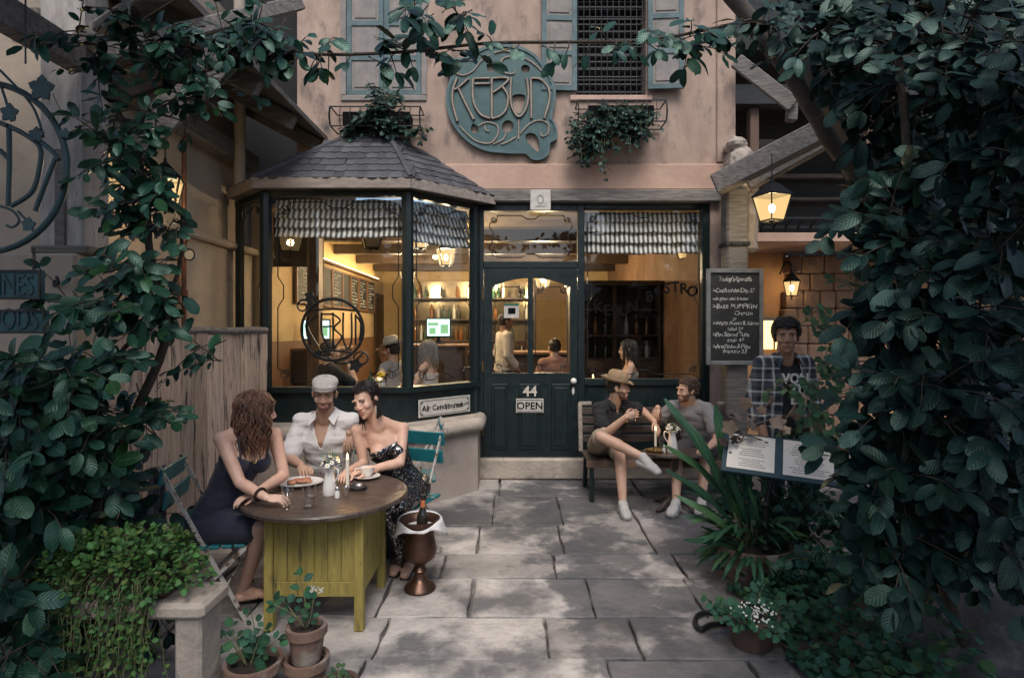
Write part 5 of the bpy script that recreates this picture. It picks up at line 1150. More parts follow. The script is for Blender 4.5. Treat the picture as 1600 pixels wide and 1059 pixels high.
def leg(mb, J, sd, S, inf=0.0, t1=2.0):
    a, b, c = J['hi'+sd], J['kn'+sd], J['an'+sd]; r0, r1, r2, r3 = S['leg']; tt = min(1, t1)
    limb(mb, [a, a.lerp(b, .5*tt), a.lerp(b, tt)], [r0+inf, r0*.86+inf, (r1 if tt >= 1 else r1*1.1)+inf])
    if t1 > 1: t = t1-1; limb(mb, [b, b.lerp(c, .35*t if t < 1 else .35), b.lerp(c, t)], [r1+inf, r2+inf, (r3 if t >= 1 else r2)+inf])
def foot(mb, J, sd, inf=0.0):
    a, t = J['an'+sd], J['toe'+sd]; d = (t-a); dh = d.normalized(); heel = a - V((dh.x, dh.y, 0))*.04 + V((0, 0, -.05)) if abs(d.z) < .12 else a - dh*.02 + V((0, 0, -.03))
    ball = a.lerp(t, .72); sd_ = V((dh.y, -dh.x, 0)); sd_ = sd_.normalized()*.014 if sd_.length > .1 else V((.014, 0, 0)); limb(mb, [a, a.lerp(t, .45)+V((0, 0, -.01)), ball, t], [.036+inf, .034+inf, .028+inf, .021+inf]); limb(mb, [heel, ball+sd_, t+sd_*.8], [.030+inf, .026+inf, .02+inf]); limb(mb, [heel, ball-sd_, t-sd_*.8], [.030+inf, .026+inf, .02+inf])
def hand(mb, w_, fdir, back, thumb, s_=1.0, curl=.35, spread=.06):
    y = V(fdir).normalized(); z = V(back); z = (z - y*z.dot(y)).normalized(); x = V(thumb); x = (x - y*x.dot(y) - z*x.dot(z)).normalized()
    M = Matrix.Identity(4)
    for i in range(3): M[i][0] = x[i]*s_; M[i][1] = y[i]*s_; M[i][2] = z[i]*s_; M[i][3] = w_[i]
    m = MB(); m.ell((0, .05, -.002), (.040, .052, .0165), None, 14, 9); m.ell((.022, .03, -.008), (.022, .034, .015), None, 10, 7); m.ell((0, .008, 0), (.027, .03, .020), None, 12, 8)
    for i, (xx, L) in enumerate(((.030, .066), (.010, .076), (-.010, .070), (-.029, .056))):
        p = V((xx, .092-abs(i-1.2)*.005, .0)); a = .12 + curl*.6*(1+.12*i); ya = (1.5-i)*spread*.5; pts = [V((xx*.9, .06, -.001)), p.copy()]; 
        for k, fr in enumerate((.45, .32, .23)):
            d = V((math.sin(ya), math.cos(a), -math.sin(a))); p = p + d*L*fr; pts.append(p.copy()); a += curl*(1.0+.25*k)
        m.tube(pts, [.0095, .0092, .0085, .0078, .006], 8); m.ell(pts[-1], .006, None, 8, 5)
        for q in pts[1:4]: m.ell(q, .0088, None, 8, 5)
    pts = [V((.028, .018, -.006)), V((.052, .045, -.012-curl*.01)), V((.058, .070, -.016-curl*.03)), V((.050, .094, -.020-curl*.045))]; m.tube(pts, [.013, .011, .0095, .007], 8); m.ell(pts[-1], .007, None, 8, 5); m.ell(pts[1], .0112, None, 8, 5); m.ell(pts[2], .0096, None, 8, 5)
    mb.add(m.v, m.f, M)
def head_frame(J):
    f = V(J['face']).normalized(); u = V(J.get('headup', (0, 0, 1))); r = f.cross(u).normalized(); u = r.cross(f).normalized(); M = Matrix.Identity(4)
    for i in range(3): M[i][0] = r[i]; M[i][1] = f[i]; M[i][2] = u[i]; M[i][3] = J['head'][i]
    return M
def head_mb(S, smile):
    m = MB(); fem = S['fem']; jw = .92 if fem else 1.0
    m.ell((0, -.018, .032), (.074, .094, .083)); m.ell((0, .028, -.012), (.063*jw, .062, .088)); m.ell((0, .034, -.062), (.052*jw, .052, .046)); m.ell((0, .074, -.097), (.019*jw, .016, .016)); m.ell((0, .05, -.085), (.036*jw, .038, .026))
    for s_ in (-1, 1):
        m.ell((s_*.040, .056, -.030+(.004 if smile else 0)), (.023, .024, .022)); m.ell((s_*.076, -.006, -.008), (.009, .018, .030)); m.ell((s_*.083, -.012, 0), (.006, .014, .022)); m.ell((s_*.030, .076, .026), (.026, .013, .009)); m.ell((s_*.0125, .0895, -.033), (.009, .011, .008))
    m.tube([(0, .081, .018), (0, .089, 0), (0, .0985, -.020), (0, .100, -.029)], [.0085, .0092, .0115, .0105], 8); m.ell((0, .0995, -.028), (.012, .0105, .0095))
    m.ell((0, .079, -.062), (.030, .012, .021))
    return m
SKL = mat('skin_light', (.66, .44, .34), .5, col2=(.56, .34, .25), scale=9, sss=.15, bump=.05, bscale=60)
SKT = mat('skin_tan', (.58, .37, .27), .5, col2=(.48, .29, .2), scale=9, sss=.15, bump=.05, bscale=60)
SKB = mat('skin_brown', (.36, .20, .13), .5, col2=(.29, .155, .10), scale=9, sss=.12, bump=.05, bscale=60)
LIP = mat('lips', (.34, .115, .09), .4); EYEW = mat('eye_white', (.6, .58, .55), .25); EYED = mat('eye_dark', (.015, .01, .008), .15); TEETH = mat('teeth', (.72, .69, .62), .3)
STUB = mat('stubble', (.13, .075, .055), .8, col2=(.22, .12, .085), scale=160)
HBR = mat('brown_hair', (.05, .026, .016), .55, col2=(.10, .05, .028), scale=14, var=.35); HDK = mat('dark_hair', (.012, .008, .007), .52, var=.3); HGY = mat('grey_hair', (.22, .2, .18), .5, var=.3); HAU = mat('auburn_hair', (.055, .026, .017), .55, col2=(.13, .055, .03), scale=10, var=.45)
def person(label, J, S, skin, hair, smile=False, beard=0.0, hands=None, voxel=.0075, closed_eyes=False, feet=True, legs=True, far=False):
    t = thing('person', label, 'person', (J['pelvis'].x, J['pelvis'].y, J.get('floor', 0)))
    b = MB(); torso(b, J, S)
    for sd in 'RL': shoulder(b, J, sd, S); arm(b, J, sd, S)
    if legs:
        for sd in 'RL':
            leg(b, J, sd, S)
            if feet: foot(b, J, sd)
    J['head'] = J['head'].lerp(J['neck'], .13); Mh = head_frame(J); limb(b, [J['neck']-V((0, 0, .03)), Mh @ V((0, -.022, -.06))], [.066 if not S['fem'] else .056, .059 if not S['fem'] else .050])
    body = remesh(b, voxel, 5)
    h = head_mb(S, smile); h = remesh(h, .0045 if not far else .007, 3); nose = 0
    for f in h.f: pass
    mi = []
    for f in h.f:
        c = sum((h.v[i] for i in f), V((0, 0, 0)))/len(f); k = 0
        if False: pass
        elif beard:
            nz = noise.noise(c*70)*.006; jaw = c.z < -.030 + nz - .55*max(0, .03-c.y)*0 and c.y > -.005 and (c.z < -.078+nz or abs(c.x) > .032+nz or (-.05 < c.z < -.036 and c.y > .075 and abs(c.x) < .03)) and not (c.z > -.045 and c.y > .06 and abs(c.x) > .026)
            if jaw: k = 2
        mi.append(k)
    h.m = mi; hs = S.get('head', 1.0)
    h.v = [Mh @ (p*hs) for p in h.v]; join(body, h)
    d = MB()
    for s_ in (-1, 1):
        d.mi = 3; d.ell((s_*.031, .0685, .003), (.0135, .0125, .0085 if not closed_eyes else .003), None, 12, 8)
        d.mi = 4; d.ell((s_*.031, .0785, .0025), (.006, .004, .006 if not closed_eyes else .0022), None, 10, 6)
        d.mi = 6; d.tube([(s_*.013, .087, .019), (s_*.030, .0865, .0255), (s_*.049, .071, .019)], [.0035, .0042, .002], 6)
        d.tube([(s_*.0175, .0785, .006), (s_*.031, .0825, .0105), (s_*.045, .0725, .005)], .0018, 5)
    xs = [-.029, -.02, -.01, 0, .01, .02, .029] if smile else [-.024, -.016, -.008, 0, .008, .016, .024]; q = [x/abs(xs[0]) for x in xs]
    yy = lambda t: .0925 - .013*t*t
    up = [V((x, yy(t), (-.0600 if smile else -.0592) + (.0055*t*t if smile else -.0015*t*t))) for x, t in zip(xs, q)]; lo = [V((x, yy(t)-.0012, (-.0738 if smile else -.0655) + (.0195*t*t if smile else .0048*t*t))) for x, t in zip(xs, q)]
    d.mi = 1; d.tube(up, [.0012, .0028, .0034, .0030, .0034, .0028, .0012], 7); d.tube(lo, [.0012, .0034, .0044, .0048, .0044, .0034, .0012], 7)
    if smile:
        d.mi = 5; k = len(d.v); d.add([p - V((0, .0005, 0)) for p in up] + [p - V((0, .0005, 0)) for p in lo], [(i, i+1, i+8, i+7) for i in range(6)])
        d.mi = 4
        for s_ in (-1, 1): d.tube([V((s_*.029, .0795, -.0545)), V((s_*.0315, .0775, -.0515))], .0012, 5)
    d.v = [Mh @ (p*hs) for p in d.v]; join(body, d)
    for hd in (hands or []): hb = MB(); hand(hb, *hd); join(body, hb, 0)
    body.build('body', [skin, LIP, STUB if beard else skin, EYEW, EYED, TEETH, hair], t, smooth='all')
    return t, Mh
def hair_cap(t, Mh, mt, S, front=.050, nape=-.045, vol=.010, wob=.006, side=.02, name='hair', locks=True):
    m = MB(); m.ell((0, -.020, .034), (.076+vol, .096+vol, .085+vol)); m.ell((0, -.045, -.01), (.066+vol, .062+vol, .07+vol))
    def cut(c):
        if c.y > .03 and c.z < front + .012*noise.noise(c*60) - .35*max(0, c.y-.07): return True
        if c.y > side and c.z < -.0: return True
        if c.y > -.02 and c.z < -.012 and c.y > -.03: return True
        return c.z < nape
    h = remesh(m, .006, 3, cut, wob, 45); hs = S.get('head', 1.0); h.v = [Mh @ (p*hs) for p in h.v]; o = h.build(name, mt, t, smooth='all', fix=False); o.modifiers.new('s', 'SOLIDIFY').thickness = .004
    if not locks: return o
    rr = random.Random(int(front*1e4)); m = MB(); c0 = V((0, -.020, .034)); R = V((.078+vol, .098+vol, .087+vol))
    for k in range(300):
        th = rr.uniform(0, 2*PI); ph = rr.uniform(.1, 1.45); pts = []
        for i in range(6):
            q = V((math.sin(ph)*math.cos(th), math.sin(ph)*math.sin(th), math.cos(ph))); lift = 1.0 + wob*1.6*math.sin(i*.6)*rr.random() + .02
            p = c0 + V((q.x*R.x, q.y*R.y, q.z*R.z))*lift; pts.append(p); th += (.10 if math.sin(th-PI/2) > 0 else -.10)*(1 if abs(math.cos(th)) > .1 else .2) + rr.uniform(-.05, .05); ph += .13
        pts = [p for p in pts if not ((p.y > .03 and p.z < front-.004) or (p.y > -.02 and p.z < -.008) or p.z < nape)]
        if len(pts) > 2: m.tube(pts, [.0034*(1-.6*i/len(pts)) for i in range(len(pts))], 4, flat=.6)
    m.v = [Mh @ (p*hs) for p in m.v]; m.build('hair_locks', mt, t, smooth='all'); return o
def long_hair(t, Mh, mt, S, L=.30, n=230, wave=.014, seed=1, part=.0, back=.0, fwd=.03, pony=False):
    rr = random.Random(seed); m = MB(); inv = Mh.to_3x3().inverted(); g = inv @ V((0, 0, -1)); c0 = V((0, -.018, .03)); R = V((.082, .102, .092))
    m.ell((0, -.022, .034), (.078, .097, .088), None, 20, 14); kv = [k for k in range(len(m.v))]
    m.f = [f for f in m.f if not (lambda c: (c.y > .035 and c.z < .062) or c.z < -.02)(sum((m.v[i] for i in f), V((0, 0, 0)))/len(f))]; m.m = [0]*len(m.f)
    for k in range(int(n*2.3)):
        th = rr.uniform(0, 2*PI); ph = rr.uniform(.05, 1.25)
        if math.sin(th) > .45 and ph > .85: continue
        p = c0 + V((R.x*math.sin(ph)*math.cos(th), R.y*math.sin(ph)*math.sin(th), R.z*math.cos(ph)))
        d = V((p.x-part, (p.y-.02)*.8 - .03, 0)).normalized()*.8 + g*.5; pts = [p.copy()]; N = 13; LL = L*rr.uniform(.75, 1.08)+.09; ph0 = rr.uniform(0, 6.3); fq = rr.uniform(.7, 1.1)
        for i in range(N):
            d = (d*.55 + g*.5 + V((p.x*.9, 0, 0))*.8).normalized(); p = p + d*LL/N
            q = p - c0; e = math.sqrt((q.x/R.x)**2 + (q.y/R.y)**2 + (q.z/R.z)**2)
            if e < 1.03: p = c0 + q*(1.03/e)
            if p.y > .045 and p.z < .05 and abs(p.x) < .07: p.x += .018*(1 if p.x > 0 else -1); p.y -= .012
            w_ = wave*min(1, i/5); pts.append(p + V((math.sin(ph0+i*fq)*w_, math.cos(ph0*1.7+i*fq)*w_, 0)))
        rad_ = [.0062*(1-.8*(i/len(pts))**2) for i in range(len(pts))]; m.tube(pts, rad_, 4, flat=.5)
    hs = S.get('head', 1.0); m.v = [Mh @ (p*hs) for p in m.v]; return m.build('hair', mt, t, smooth='all')
MALE = dict(fem=False, k=1.0, arm=(.054, .041, .029), leg=(.083, .054, .055, .036), head=1.06); FEM = dict(fem=True, k=.95, arm=(.043, .034, .0235), leg=(.085, .052, .050, .032), head=1.03)
def noisefold(amp, sx, sy, sz, off=0): return lambda c: amp*noise.noise(V((c.x*sx+off, c.y*sy, c.z*sz))) + amp*.5*noise.noise(V((c.x*sx*2.1, c.y*sy*2.3+off, c.z*sz*2)))
def garment(t, name, mb, mt, voxel=.009, sm=6, cut=None, wob=.0, fold=None, sol=.004):
    g = remesh(mb, voxel, sm, cut, wob, 9, fold); o = g.build(name, mt, t, smooth='all', fix=False)
    if sol: md = o.modifiers.new('s', 'SOLIDIFY'); md.thickness = sol; md.offset = 0
    return o
def sneaker(t, J, sd):
    m = MB(); foot(m, J, sd, .010); o = remesh(m, .006, 3).build('shoe', SNK, t, smooth='all'); a, b = J['an'+sd], J['toe'+sd]; d = (b-a); dh = d.normalized(); s_ = dh.cross(V((0, 0, 1))).normalized(); n = s_.cross(dh).normalized()
    for k in range(4): m = MB(); c = a.lerp(b, .36+.12*k) + n*(.034-.003*k); m.tube(catmull([c - s_*.026 - n*.016, c, c + s_*.026 - n*.016], 3), .0035, 5); m.build('lace', CERAM, o)
    if abs(d.z) > .09: return
    m = MB(); c0 = a - V((dh.x, dh.y, 0))*.045 - n*.072; c1 = b - n*.026; m.tube([c0, c0.lerp(c1, .3), c0.lerp(c1, .7), c1 + dh*.012], [.036, .037, .044, .030], 10, flat=.3, up=s_); m.build('sole', CERAM, o, smooth=True)
# ---------------------------------------------------------------- woman in the navy dress
NAVY = mat('navy_cloth', (.010, .014, .032), .85, col2=(.016, .021, .044), scale=10, bump=.3, bscale=40, sheen=.2)
J = dict(pelvis=V((-1.82, 3.50, .55)), chest=V((-1.645, 3.52, .91)), neck=V((-1.605, 3.525, 1.095)), head=P(404, 638, 3.55), face=(.86, .46, -.12), headup=(.05, .0, 1), shR=V((-1.715, 3.40, 1.055)), shL=V((-1.50, 3.64, 1.04)),
         elR=V((-1.571, 3.33, .815)), wrR=V((-1.375, 3.22, .762)), elL=V((-1.425, 3.60, .79)), wrL=V((-1.50, 3.37, .745)), hiR=V((-1.87, 3.42, .53)), hiL=V((-1.79, 3.56, .53)), knR=V((-1.475, 3.39, .53)), knL=V((-1.43, 3.58, .52)), anR=V((-1.66, 3.56, .10)), anL=V((-1.58, 3.76, .09)), toeR=V((-1.55, 3.62, .035)), toeL=V((-1.46, 3.82, .03)))
t, Mh = person('woman in a navy strappy dress reaching across the round table', J, FEM, SKL, HAU, smile=True, hands=[(J['wrR'], (.95, .15, -.12), (0, -.3, 1), (.1, 1, .3), .93, .55), (J['wrL'], (-.45, -.55, -.1), (0, .1, 1), (.5, -.8, 0), .9, .3)])
long_hair(t, Mh, HAU, FEM, L=.24, n=260, wave=.017, seed=4)
r_, f_, u_, rp_, fp_ = axes(J); chest = J['chest'].copy()
def cutN(c):
    q = c - chest; h = q.dot(u_); x = q.dot(r_); y = q.dot(f_)
    if y > 0: return h > .045 - .40*max(0, .075-abs(x))*1.0 + .0 if abs(x) < .09 else h > .06 - .3*(abs(x)-.09)
    return h > -.05 + .02*math.cos(x*10)
g = MB(); torso(g, J, FEM, .010, 0, 6); o_ = garment(t, 'dress', g, NAVY, .008, 3, cutN, fold=noisefold(.004, 9, 9, 26))
g = MB(); torso(g, J, FEM, .016, 0, 2)
for sd in 'RL': leg(g, J, sd, FEM, .022, .80)
g.ell((J['pelvis']+J['knR'].lerp(J['knL'], .5))/2 + V((0, 0, .0)), (.20, .13, .07)); g.ell(J['pelvis'] + V((-.02, -.0, -.06)), (.17, .17, .08))
garment(t, 'skirt', g, NAVY, .01, 8, fold=noisefold(.010, 8, 8, 5))
for s_ in (-1, 1):
    m = MB(); m.tube(catmull([chest + r_*s_*.075 + f_*.135 + u_*.03, chest + r_*s_*.085 + f_*.10 + u_*.11, (J['shR']+J['shL'])/2 + r_*s_*.09 + u_*.055, chest + r_*s_*.07 - f_*.095 + u_*.07, chest + r_*s_*.05 - f_*.115 - u_*.06], 5), .006, 6); m.build('strap', NAVY, t)
m = MB(); m.tube(catmull([J['neck'] + r_*.055 + u_*.0 + f_*.02, chest + r_*.035 + f_*.12 + u_*.1, chest + f_*.155 + u_*.02, chest - r_*.035 + f_*.12 + u_*.1, J['neck'] - r_*.055 + f_*.02], 6), .0025, 5); m.build('necklace', BRASS, t)
w_ = J['wrR'].lerp(J['elR'], .22); dd = (J['wrR']-J['elR']).normalized(); a_ = dd.orthogonal().normalized(); b_ = dd.cross(a_)
m = MB(); m.tube([w_ + a_*.034*math.cos(k*PI/10) + b_*.034*math.sin(k*PI/10) for k in range(20)], .008, 6, closed=True); m.build('bangle', mat('dark_bangle', (.03, .018, .012), .3), t, smooth=True)
m = MB()
for sd in 'RL': a0, t0 = J['an'+sd], J['toe'+sd]; m.tube([a0-V((0, 0, .085)) - (t0-a0)*.2, t0 - V((0, 0, .026))], [.03, .036], 8, flat=.25, up=(1, 0, 0)); m.tube(catmull([a0.lerp(t0, .5)+V((.035, -.02, -.03)), a0.lerp(t0, .5)+V((0, 0, .02)), a0.lerp(t0, .5)+V((-.035, .02, -.03))], 4), .006, 5)
m.build('sandal', INK, t)
# ---------------------------------------------------------------- man in the flat cap
WSH = mat('white_linen', (.78, .76, .75), .9, col2=(.70, .68, .67), scale=12, bump=.3, bscale=60)
J = dict(pelvis=V((-1.42, 4.50, .54)), chest=V((-1.40, 4.36, .86)), neck=V((-1.395, 4.32, 1.065)), head=P(507, 610, 4.24), face=(.20, -1, -.22), headup=(.05, 0, 1), shR=V((-1.585, 4.34, 1.0)), shL=V((-1.205, 4.34, 1.01)),
         elR=V((-1.635, 4.22, .76)), wrR=V((-1.475, 4.03, .75)), elL=V((-1.10, 4.52, .81)), wrL=V((-1.215, 4.30, .93)), hiR=V((-1.52, 4.48, .52)), hiL=V((-1.33, 4.48, .52)), knR=V((-1.56, 4.07, .52)), knL=V((-1.25, 4.08, .52)), anR=V((-1.55, 4.15, .09)), anL=V((-1.22, 4.15, .09)), toeR=V((-1.56, 3.99, .03)), toeL=V((-1.2, 3.99, .03)))
t, Mh = person('smiling man in flat cap and open white linen shirt', J, MALE, SKT, HDK, smile=True, beard=1, closed_eyes=True, hands=[(J['wrR'], (.5, -.8, -.12), (0, -.2, 1), (.8, .5, 0), 1.0, .5), (J['wrL'], (-.02, -.25, -1), (0, -1, .2), (-1, 0, .2), 1.0, .25)])
hair_cap(t, Mh, HDK, MALE, front=.055, vol=.004, locks=False)
r_, f_, u_, rp_, fp_ = axes(J); chest = J['chest'].copy(); nk = J['neck'].copy()
def cutV(c):
    q = c - chest; h = q.dot(u_); x = abs(q.dot(r_)-.01); y = q.dot(f_)
    if y > .0 and h > -.03 and x < (h+.03)*.33: return True
    return (c-nk).dot(u_) > .012 and x < .075
g = MB(); torso(g, J, MALE, .022, 0, 8)
for sd in 'RL': shoulder(g, J, sd, MALE, .014); arm(g, J, sd, MALE, .024, .86)
garment(t, 'shirt', g, WSH, .009, 5, cutV, fold=noisefold(.009, 7, 7, 20))
for s_ in (-1, 1):
    m = MB(); a = nk + r_*s_*.066 + u_*.035 + f_*.02; b = nk + r_*s_*.045 + u_*.0 + f_*.09; c = nk + r_*s_*.09 - u_*.045 + f_*.112; d = nk + r_*s_*.105 + u_*.0 + f_*.05; e = nk + r_*s_*.05 + u_*.045 - f_*.05; g_ = nk + r_*s_*.075 + u_*.02 - f_*.06
    m.add([a, b, c, d, e, g_], [(0, 1, 2, 3), (4, 0, 3, 5)]); o = m.build('collar', WSH, t, fix=False); o.modifiers.new('s', 'SOLIDIFY').thickness = .006
for k in range(3): m = MB(); p = chest + f_*(.138-.004*k) + r_*.012 - u_*(.05+.075*k); m.ell(p, (.005, .003, .005), None, 8, 5); m.build('button', INK, t)
TAUP = mat('taupe_trousers', (.12, .10, .085), .9)
g = MB(); torso(g, J, MALE, .02, 0, 1)
for sd in 'RL': leg(g, J, sd, MALE, .02, 1.9)
garment(t, 'trousers', g, TAUP, .012, 5)
m = MB()
for sd in 'RL': foot(m, J, sd, .008)
remesh(m, .008, 3).build('shoes', DKW, t, smooth='all')
CAPM = mat('cap_tweed', (.52, .49, .45), .95, col2=(.43, .40, .365), scale=70, bump=.4, bscale=90)
def flat_cap(t, Mh, mt):
    m = MB(); m.ell((0, -.022, .080), (.090, .108, .044)); m.ell((0, .025, .066), (.082, .080, .030)); m.ell((0, -.02, .060), (.085, .103, .040)); g = remesh(m, .006, 4, lambda c: c.z < .048, .003, 30); g.v = [Mh @ (p*1.06) for p in g.v]; o = g.build('cap', mt, t, smooth='all', fix=False)
    m = MB(); vs = []; n = 14
    for k in range(n+1):
        a = rad(22 + 136*k/n); x = math.cos(a); y = math.sin(a); vs += [V((.088*x, -.012+.105*y, .060)), V((.092*x, -.005+(.128 if 2 < k < n-2 else .116)*y, .052-.006*y)), V((.088*x, -.012+.105*y, .048))]
    fs = [];
    for k in range(n): fs += [(k*3, k*3+3, k*3+4, k*3+1), (k*3+1, k*3+4, k*3+5, k*3+2)]
    m.add([Mh @ (v*1.06) for v in vs], fs); m.build('cap_peak', mat('cap_band', (.34, .32, .29), .9), t, smooth='all')
flat_cap(t, Mh, CAPM)
# ---------------------------------------------------------------- woman in the sequined dress
def sequin():
    m = mat('sequined_black', (.008, .009, .012), .5); n = m.node_tree; N = n.nodes; L = n.links; b = N['Principled BSDF']
    tc = N.new('ShaderNodeTexCoord'); mp = N.new('ShaderNodeMapping'); mp.inputs['Scale'].default_value = (150, 150, 60); mp.inputs['Rotation'].default_value = (.3, .5, .2); L.new(tc.outputs['Object'], mp.inputs[0])
    v = N.new('ShaderNodeTexVoronoi'); v.inputs['Scale'].default_value = 1.0; L.new(mp.outputs[0], v.inputs['Vector'])
    sp = N.new('ShaderNodeSeparateColor'); L.new(v.outputs['Color'], sp.inputs[0]); gt = N.new('ShaderNodeMath'); gt.operation = 'GREATER_THAN'; gt.inputs[1].default_value = .62; L.new(sp.outputs[0], gt.inputs[0])
    lt = N.new('ShaderNodeMath'); lt.operation = 'LESS_THAN'; lt.inputs[1].default_value = .42; L.new(v.outputs['Distance'], lt.inputs[0]); mu = N.new('ShaderNodeMath'); mu.operation = 'MULTIPLY'; L.new(gt.outputs[0], mu.inputs[0]); L.new(lt.outputs[0], mu.inputs[1])
    x = N.new('ShaderNodeMix'); x.data_type = 'RGBA'; x.inputs[6].default_value = (.008, .009, .012, 1); x.inputs[7].default_value = (.75, .74, .72, 1); L.new(mu.outputs[0], x.inputs[0]); L.new(x.outputs[2], b.inputs['Base Color']); L.new(mu.outputs[0], b.inputs['Metallic']); b.inputs['Roughness'].default_value = .3
    return m
SEQ = sequin()
J = dict(pelvis=V((-.80, 4.27, .55)), chest=V((-.895, 4.165, .84)), neck=V((-.955, 4.12, 1.03)), head=P(569, 620, 4.05), face=(-.40, -1, -.22), headup=(-.28, 0, 1), shR=V((-1.105, 4.10, .985)), shL=V((-.79, 4.17, .985)),
         elR=V((-1.05, 4.10, .745)), wrR=V((-1.115, 3.87, .745)), elL=V((-.785, 4.05, .765)), wrL=V((-.985, 3.92, .745)), hiR=V((-.88, 4.24, .53)), hiL=V((-.72, 4.30, .53)), knR=V((-.93, 3.91, .50)), knL=V((-.765, 3.92, .50)), anR=V((-.80, 4.10, .09)), anL=V((-.72, 4.06, .09)), toeR=V((-.815, 3.95, .03)), toeL=V((-.73, 3.91, .03)))
t, Mh = person('smiling woman in a strapless black sequined dress', J, FEM, SKL, HDK, smile=True, closed_eyes=True, hands=[(J['wrR'], (.1, -1, -.05), (0, 0, 1), (1, .1, 0), .9, .35), (J['wrL'], (-.8, -.5, -.05), (0, 0, 1), (.4, -.8, 0), .9, .35)])
hair_cap(t, Mh, HDK, FEM, front=.078, nape=-.05, vol=.012)
rr = random.Random(2); m = MB()
for k in range(110):        # side-swept tail over the far shoulder
    a = Mh @ V((.055+rr.uniform(-.015, .012), -.05+rr.uniform(-.03, .05), .03+rr.uniform(-.05, .05))); b = Mh @ V((.075+rr.uniform(-.012, .02), -.02+rr.uniform(-.04, .03), -.06)); c = Mh @ V((.085+rr.uniform(-.025, .02), .0+rr.uniform(-.03, .03), -.15+rr.uniform(-.03, .02))); d = c + V((rr.uniform(-.02, .03), rr.uniform(-.02, .02), -.05))
    m.tube(catmull([a, b, c, d], 4), [.0042]*8+[.004, .0035, .003, .002, .0012], 4, flat=.6)
    if k < 45: a = Mh @ V((-.05, -.02+rr.uniform(-.03, .04), .05)); b = Mh @ V((-.083, .0+rr.uniform(-.03, .02), -.01)); c = Mh @ V((-.085, .01+rr.uniform(-.03, .02), -.08)); d = c + V((rr.uniform(-.01, .01), 0, -.06)); m.tube(catmull([a, b, c, d], 4), [.0038]*8+[.0035, .003, .0025, .002, .001], 4, flat=.6)
m.build('hair', HDK, t, smooth='all')
r_, f_, u_, rp_, fp_ = axes(J); chest = J['chest'].copy()
g = MB(); torso(g, J, FEM, .010, 0, 6); garment(t, 'bodice', g, SEQ, .008, 3, lambda c, ch=chest, u=u_: (c-ch).dot(u) > .055)
g = MB(); torso(g, J, FEM, .014, 0, 2)
for sd in 'RL': leg(g, J, sd, FEM, .028, 1.85)
g.ell(J['pelvis'].lerp(J['knL'], .5), (.16, .2, .08)); kx = (J['knR']+J['knL'])/2; ax_ = (J['anR']+J['anL'])/2; limb(g, [kx, kx.lerp(ax_, .82)], [.10, .115])
garment(t, 'skirt', g, SEQ, .011, 7, fold=noisefold(.012, 9, 9, 3))
for s_ in (-1, 1):
    m = MB(); e = Mh @ V((s_*.078, .002, -.035)); m.tube([e, e + V((0, -.004, -.03)), e + V((0, -.004, -.075))], [.002, .007, .002], 6); m.build('earring', NUM, t)
m = MB(); m.tube(catmull([J['neck'] + r_*.05 + f_*.02, J['neck'] + f_*.075 - u_*.05, J['neck'] - r_*.05 + f_*.02], 5), .0018, 5); m.build('necklace', BRASS, t)
m = MB()
for sd in 'RL': a0, t0 = J['an'+sd], J['toe'+sd]; m.tube([a0-V((0, 0, .08)) - (t0-a0)*.2, t0 - V((0, 0, .024))], [.03, .036], 8, flat=.3, up=(1, 0, 0)); m.tube(catmull([a0.lerp(t0, .55)+V((.036, 0, -.03)), a0.lerp(t0, .55)+V((0, 0, .018)), a0.lerp(t0, .55)+V((-.036, 0, -.03))], 4), .009, 5)
m.build('sandal', DKW, t)
# ---------------------------------------------------------------- man in hat and black polo
BPOL = mat('black_polo', (.010, .011, .013), .9, col2=(.016, .017, .019), scale=20, bump=.3, bscale=70); KHA = mat('khaki_shorts', (.30, .25, .18), .9, col2=(.24, .2, .145), scale=8, bump=.3); SNK = mat('white_sneaker', (.55, .53, .5), .7, col2=(.4, .39, .37), scale=20)
J = dict(pelvis=V((.97, 6.0, .51)), chest=V((1.02, 5.93, .76)), neck=V((1.045, 5.88, .965)), head=P(967, 602, 5.80), face=(1, -.32, -.02), shR=V((.875, 5.82, .905)), shL=V((1.21, 5.97, .895)), elR=V((.905, 5.62, .675)), wrR=V((1.085, 5.50, .865)), elL=V((1.36, 6.08, .86)), wrL=V((1.455, 5.88, .76)),
         hiR=V((.89, 5.96, .49)), hiL=V((1.05, 6.0, .49)), knR=V((.83, 5.40, .70)), knL=V((1.03, 5.50, .52)), anR=V((1.185, 5.22, .545)), anL=V((1.02, 5.30, .10)), toeR=V((1.29, 5.10, .44)), toeL=V((1.025, 5.13, .035)))
t, Mh = person('bearded man in straw hat and black polo with legs crossed', J, MALE, SKT, HDK, beard=1, hands=[(J['wrR'], (.75, -.1, .3), (-.3, -1, .2), (0, .2, 1), 1.0, .6), (J['wrL'], (.3, -.5, -.8), (.6, -.6, .3), (-.6, -.6, 0), 1.0, .35)])
hair_cap(t, Mh, HDK, MALE, front=.06, vol=.003, locks=False)
r_, f_, u_, rp_, fp_ = axes(J); chest = J['chest'].copy(); nk = J['neck'].copy()
def cutP(c, ch=chest, nk=nk, u=u_, r=r_, f=f_):
    q = c - ch; h = q.dot(u); x = abs(q.dot(r)); return ((c-nk).dot(u) > .02 and x < .08) or (q.dot(f) > 0 and h > .10 and x < (h-.10)*.3)
g = MB(); torso(g, J, MALE, .016, 0, 8)
for sd in 'RL': shoulder(g, J, sd, MALE, .012); arm(g, J, sd, MALE, .020, .62)
garment(t, 'polo_shirt', g, BPOL, .009, 4, cutP, fold=noisefold(.008, 8, 8, 20))
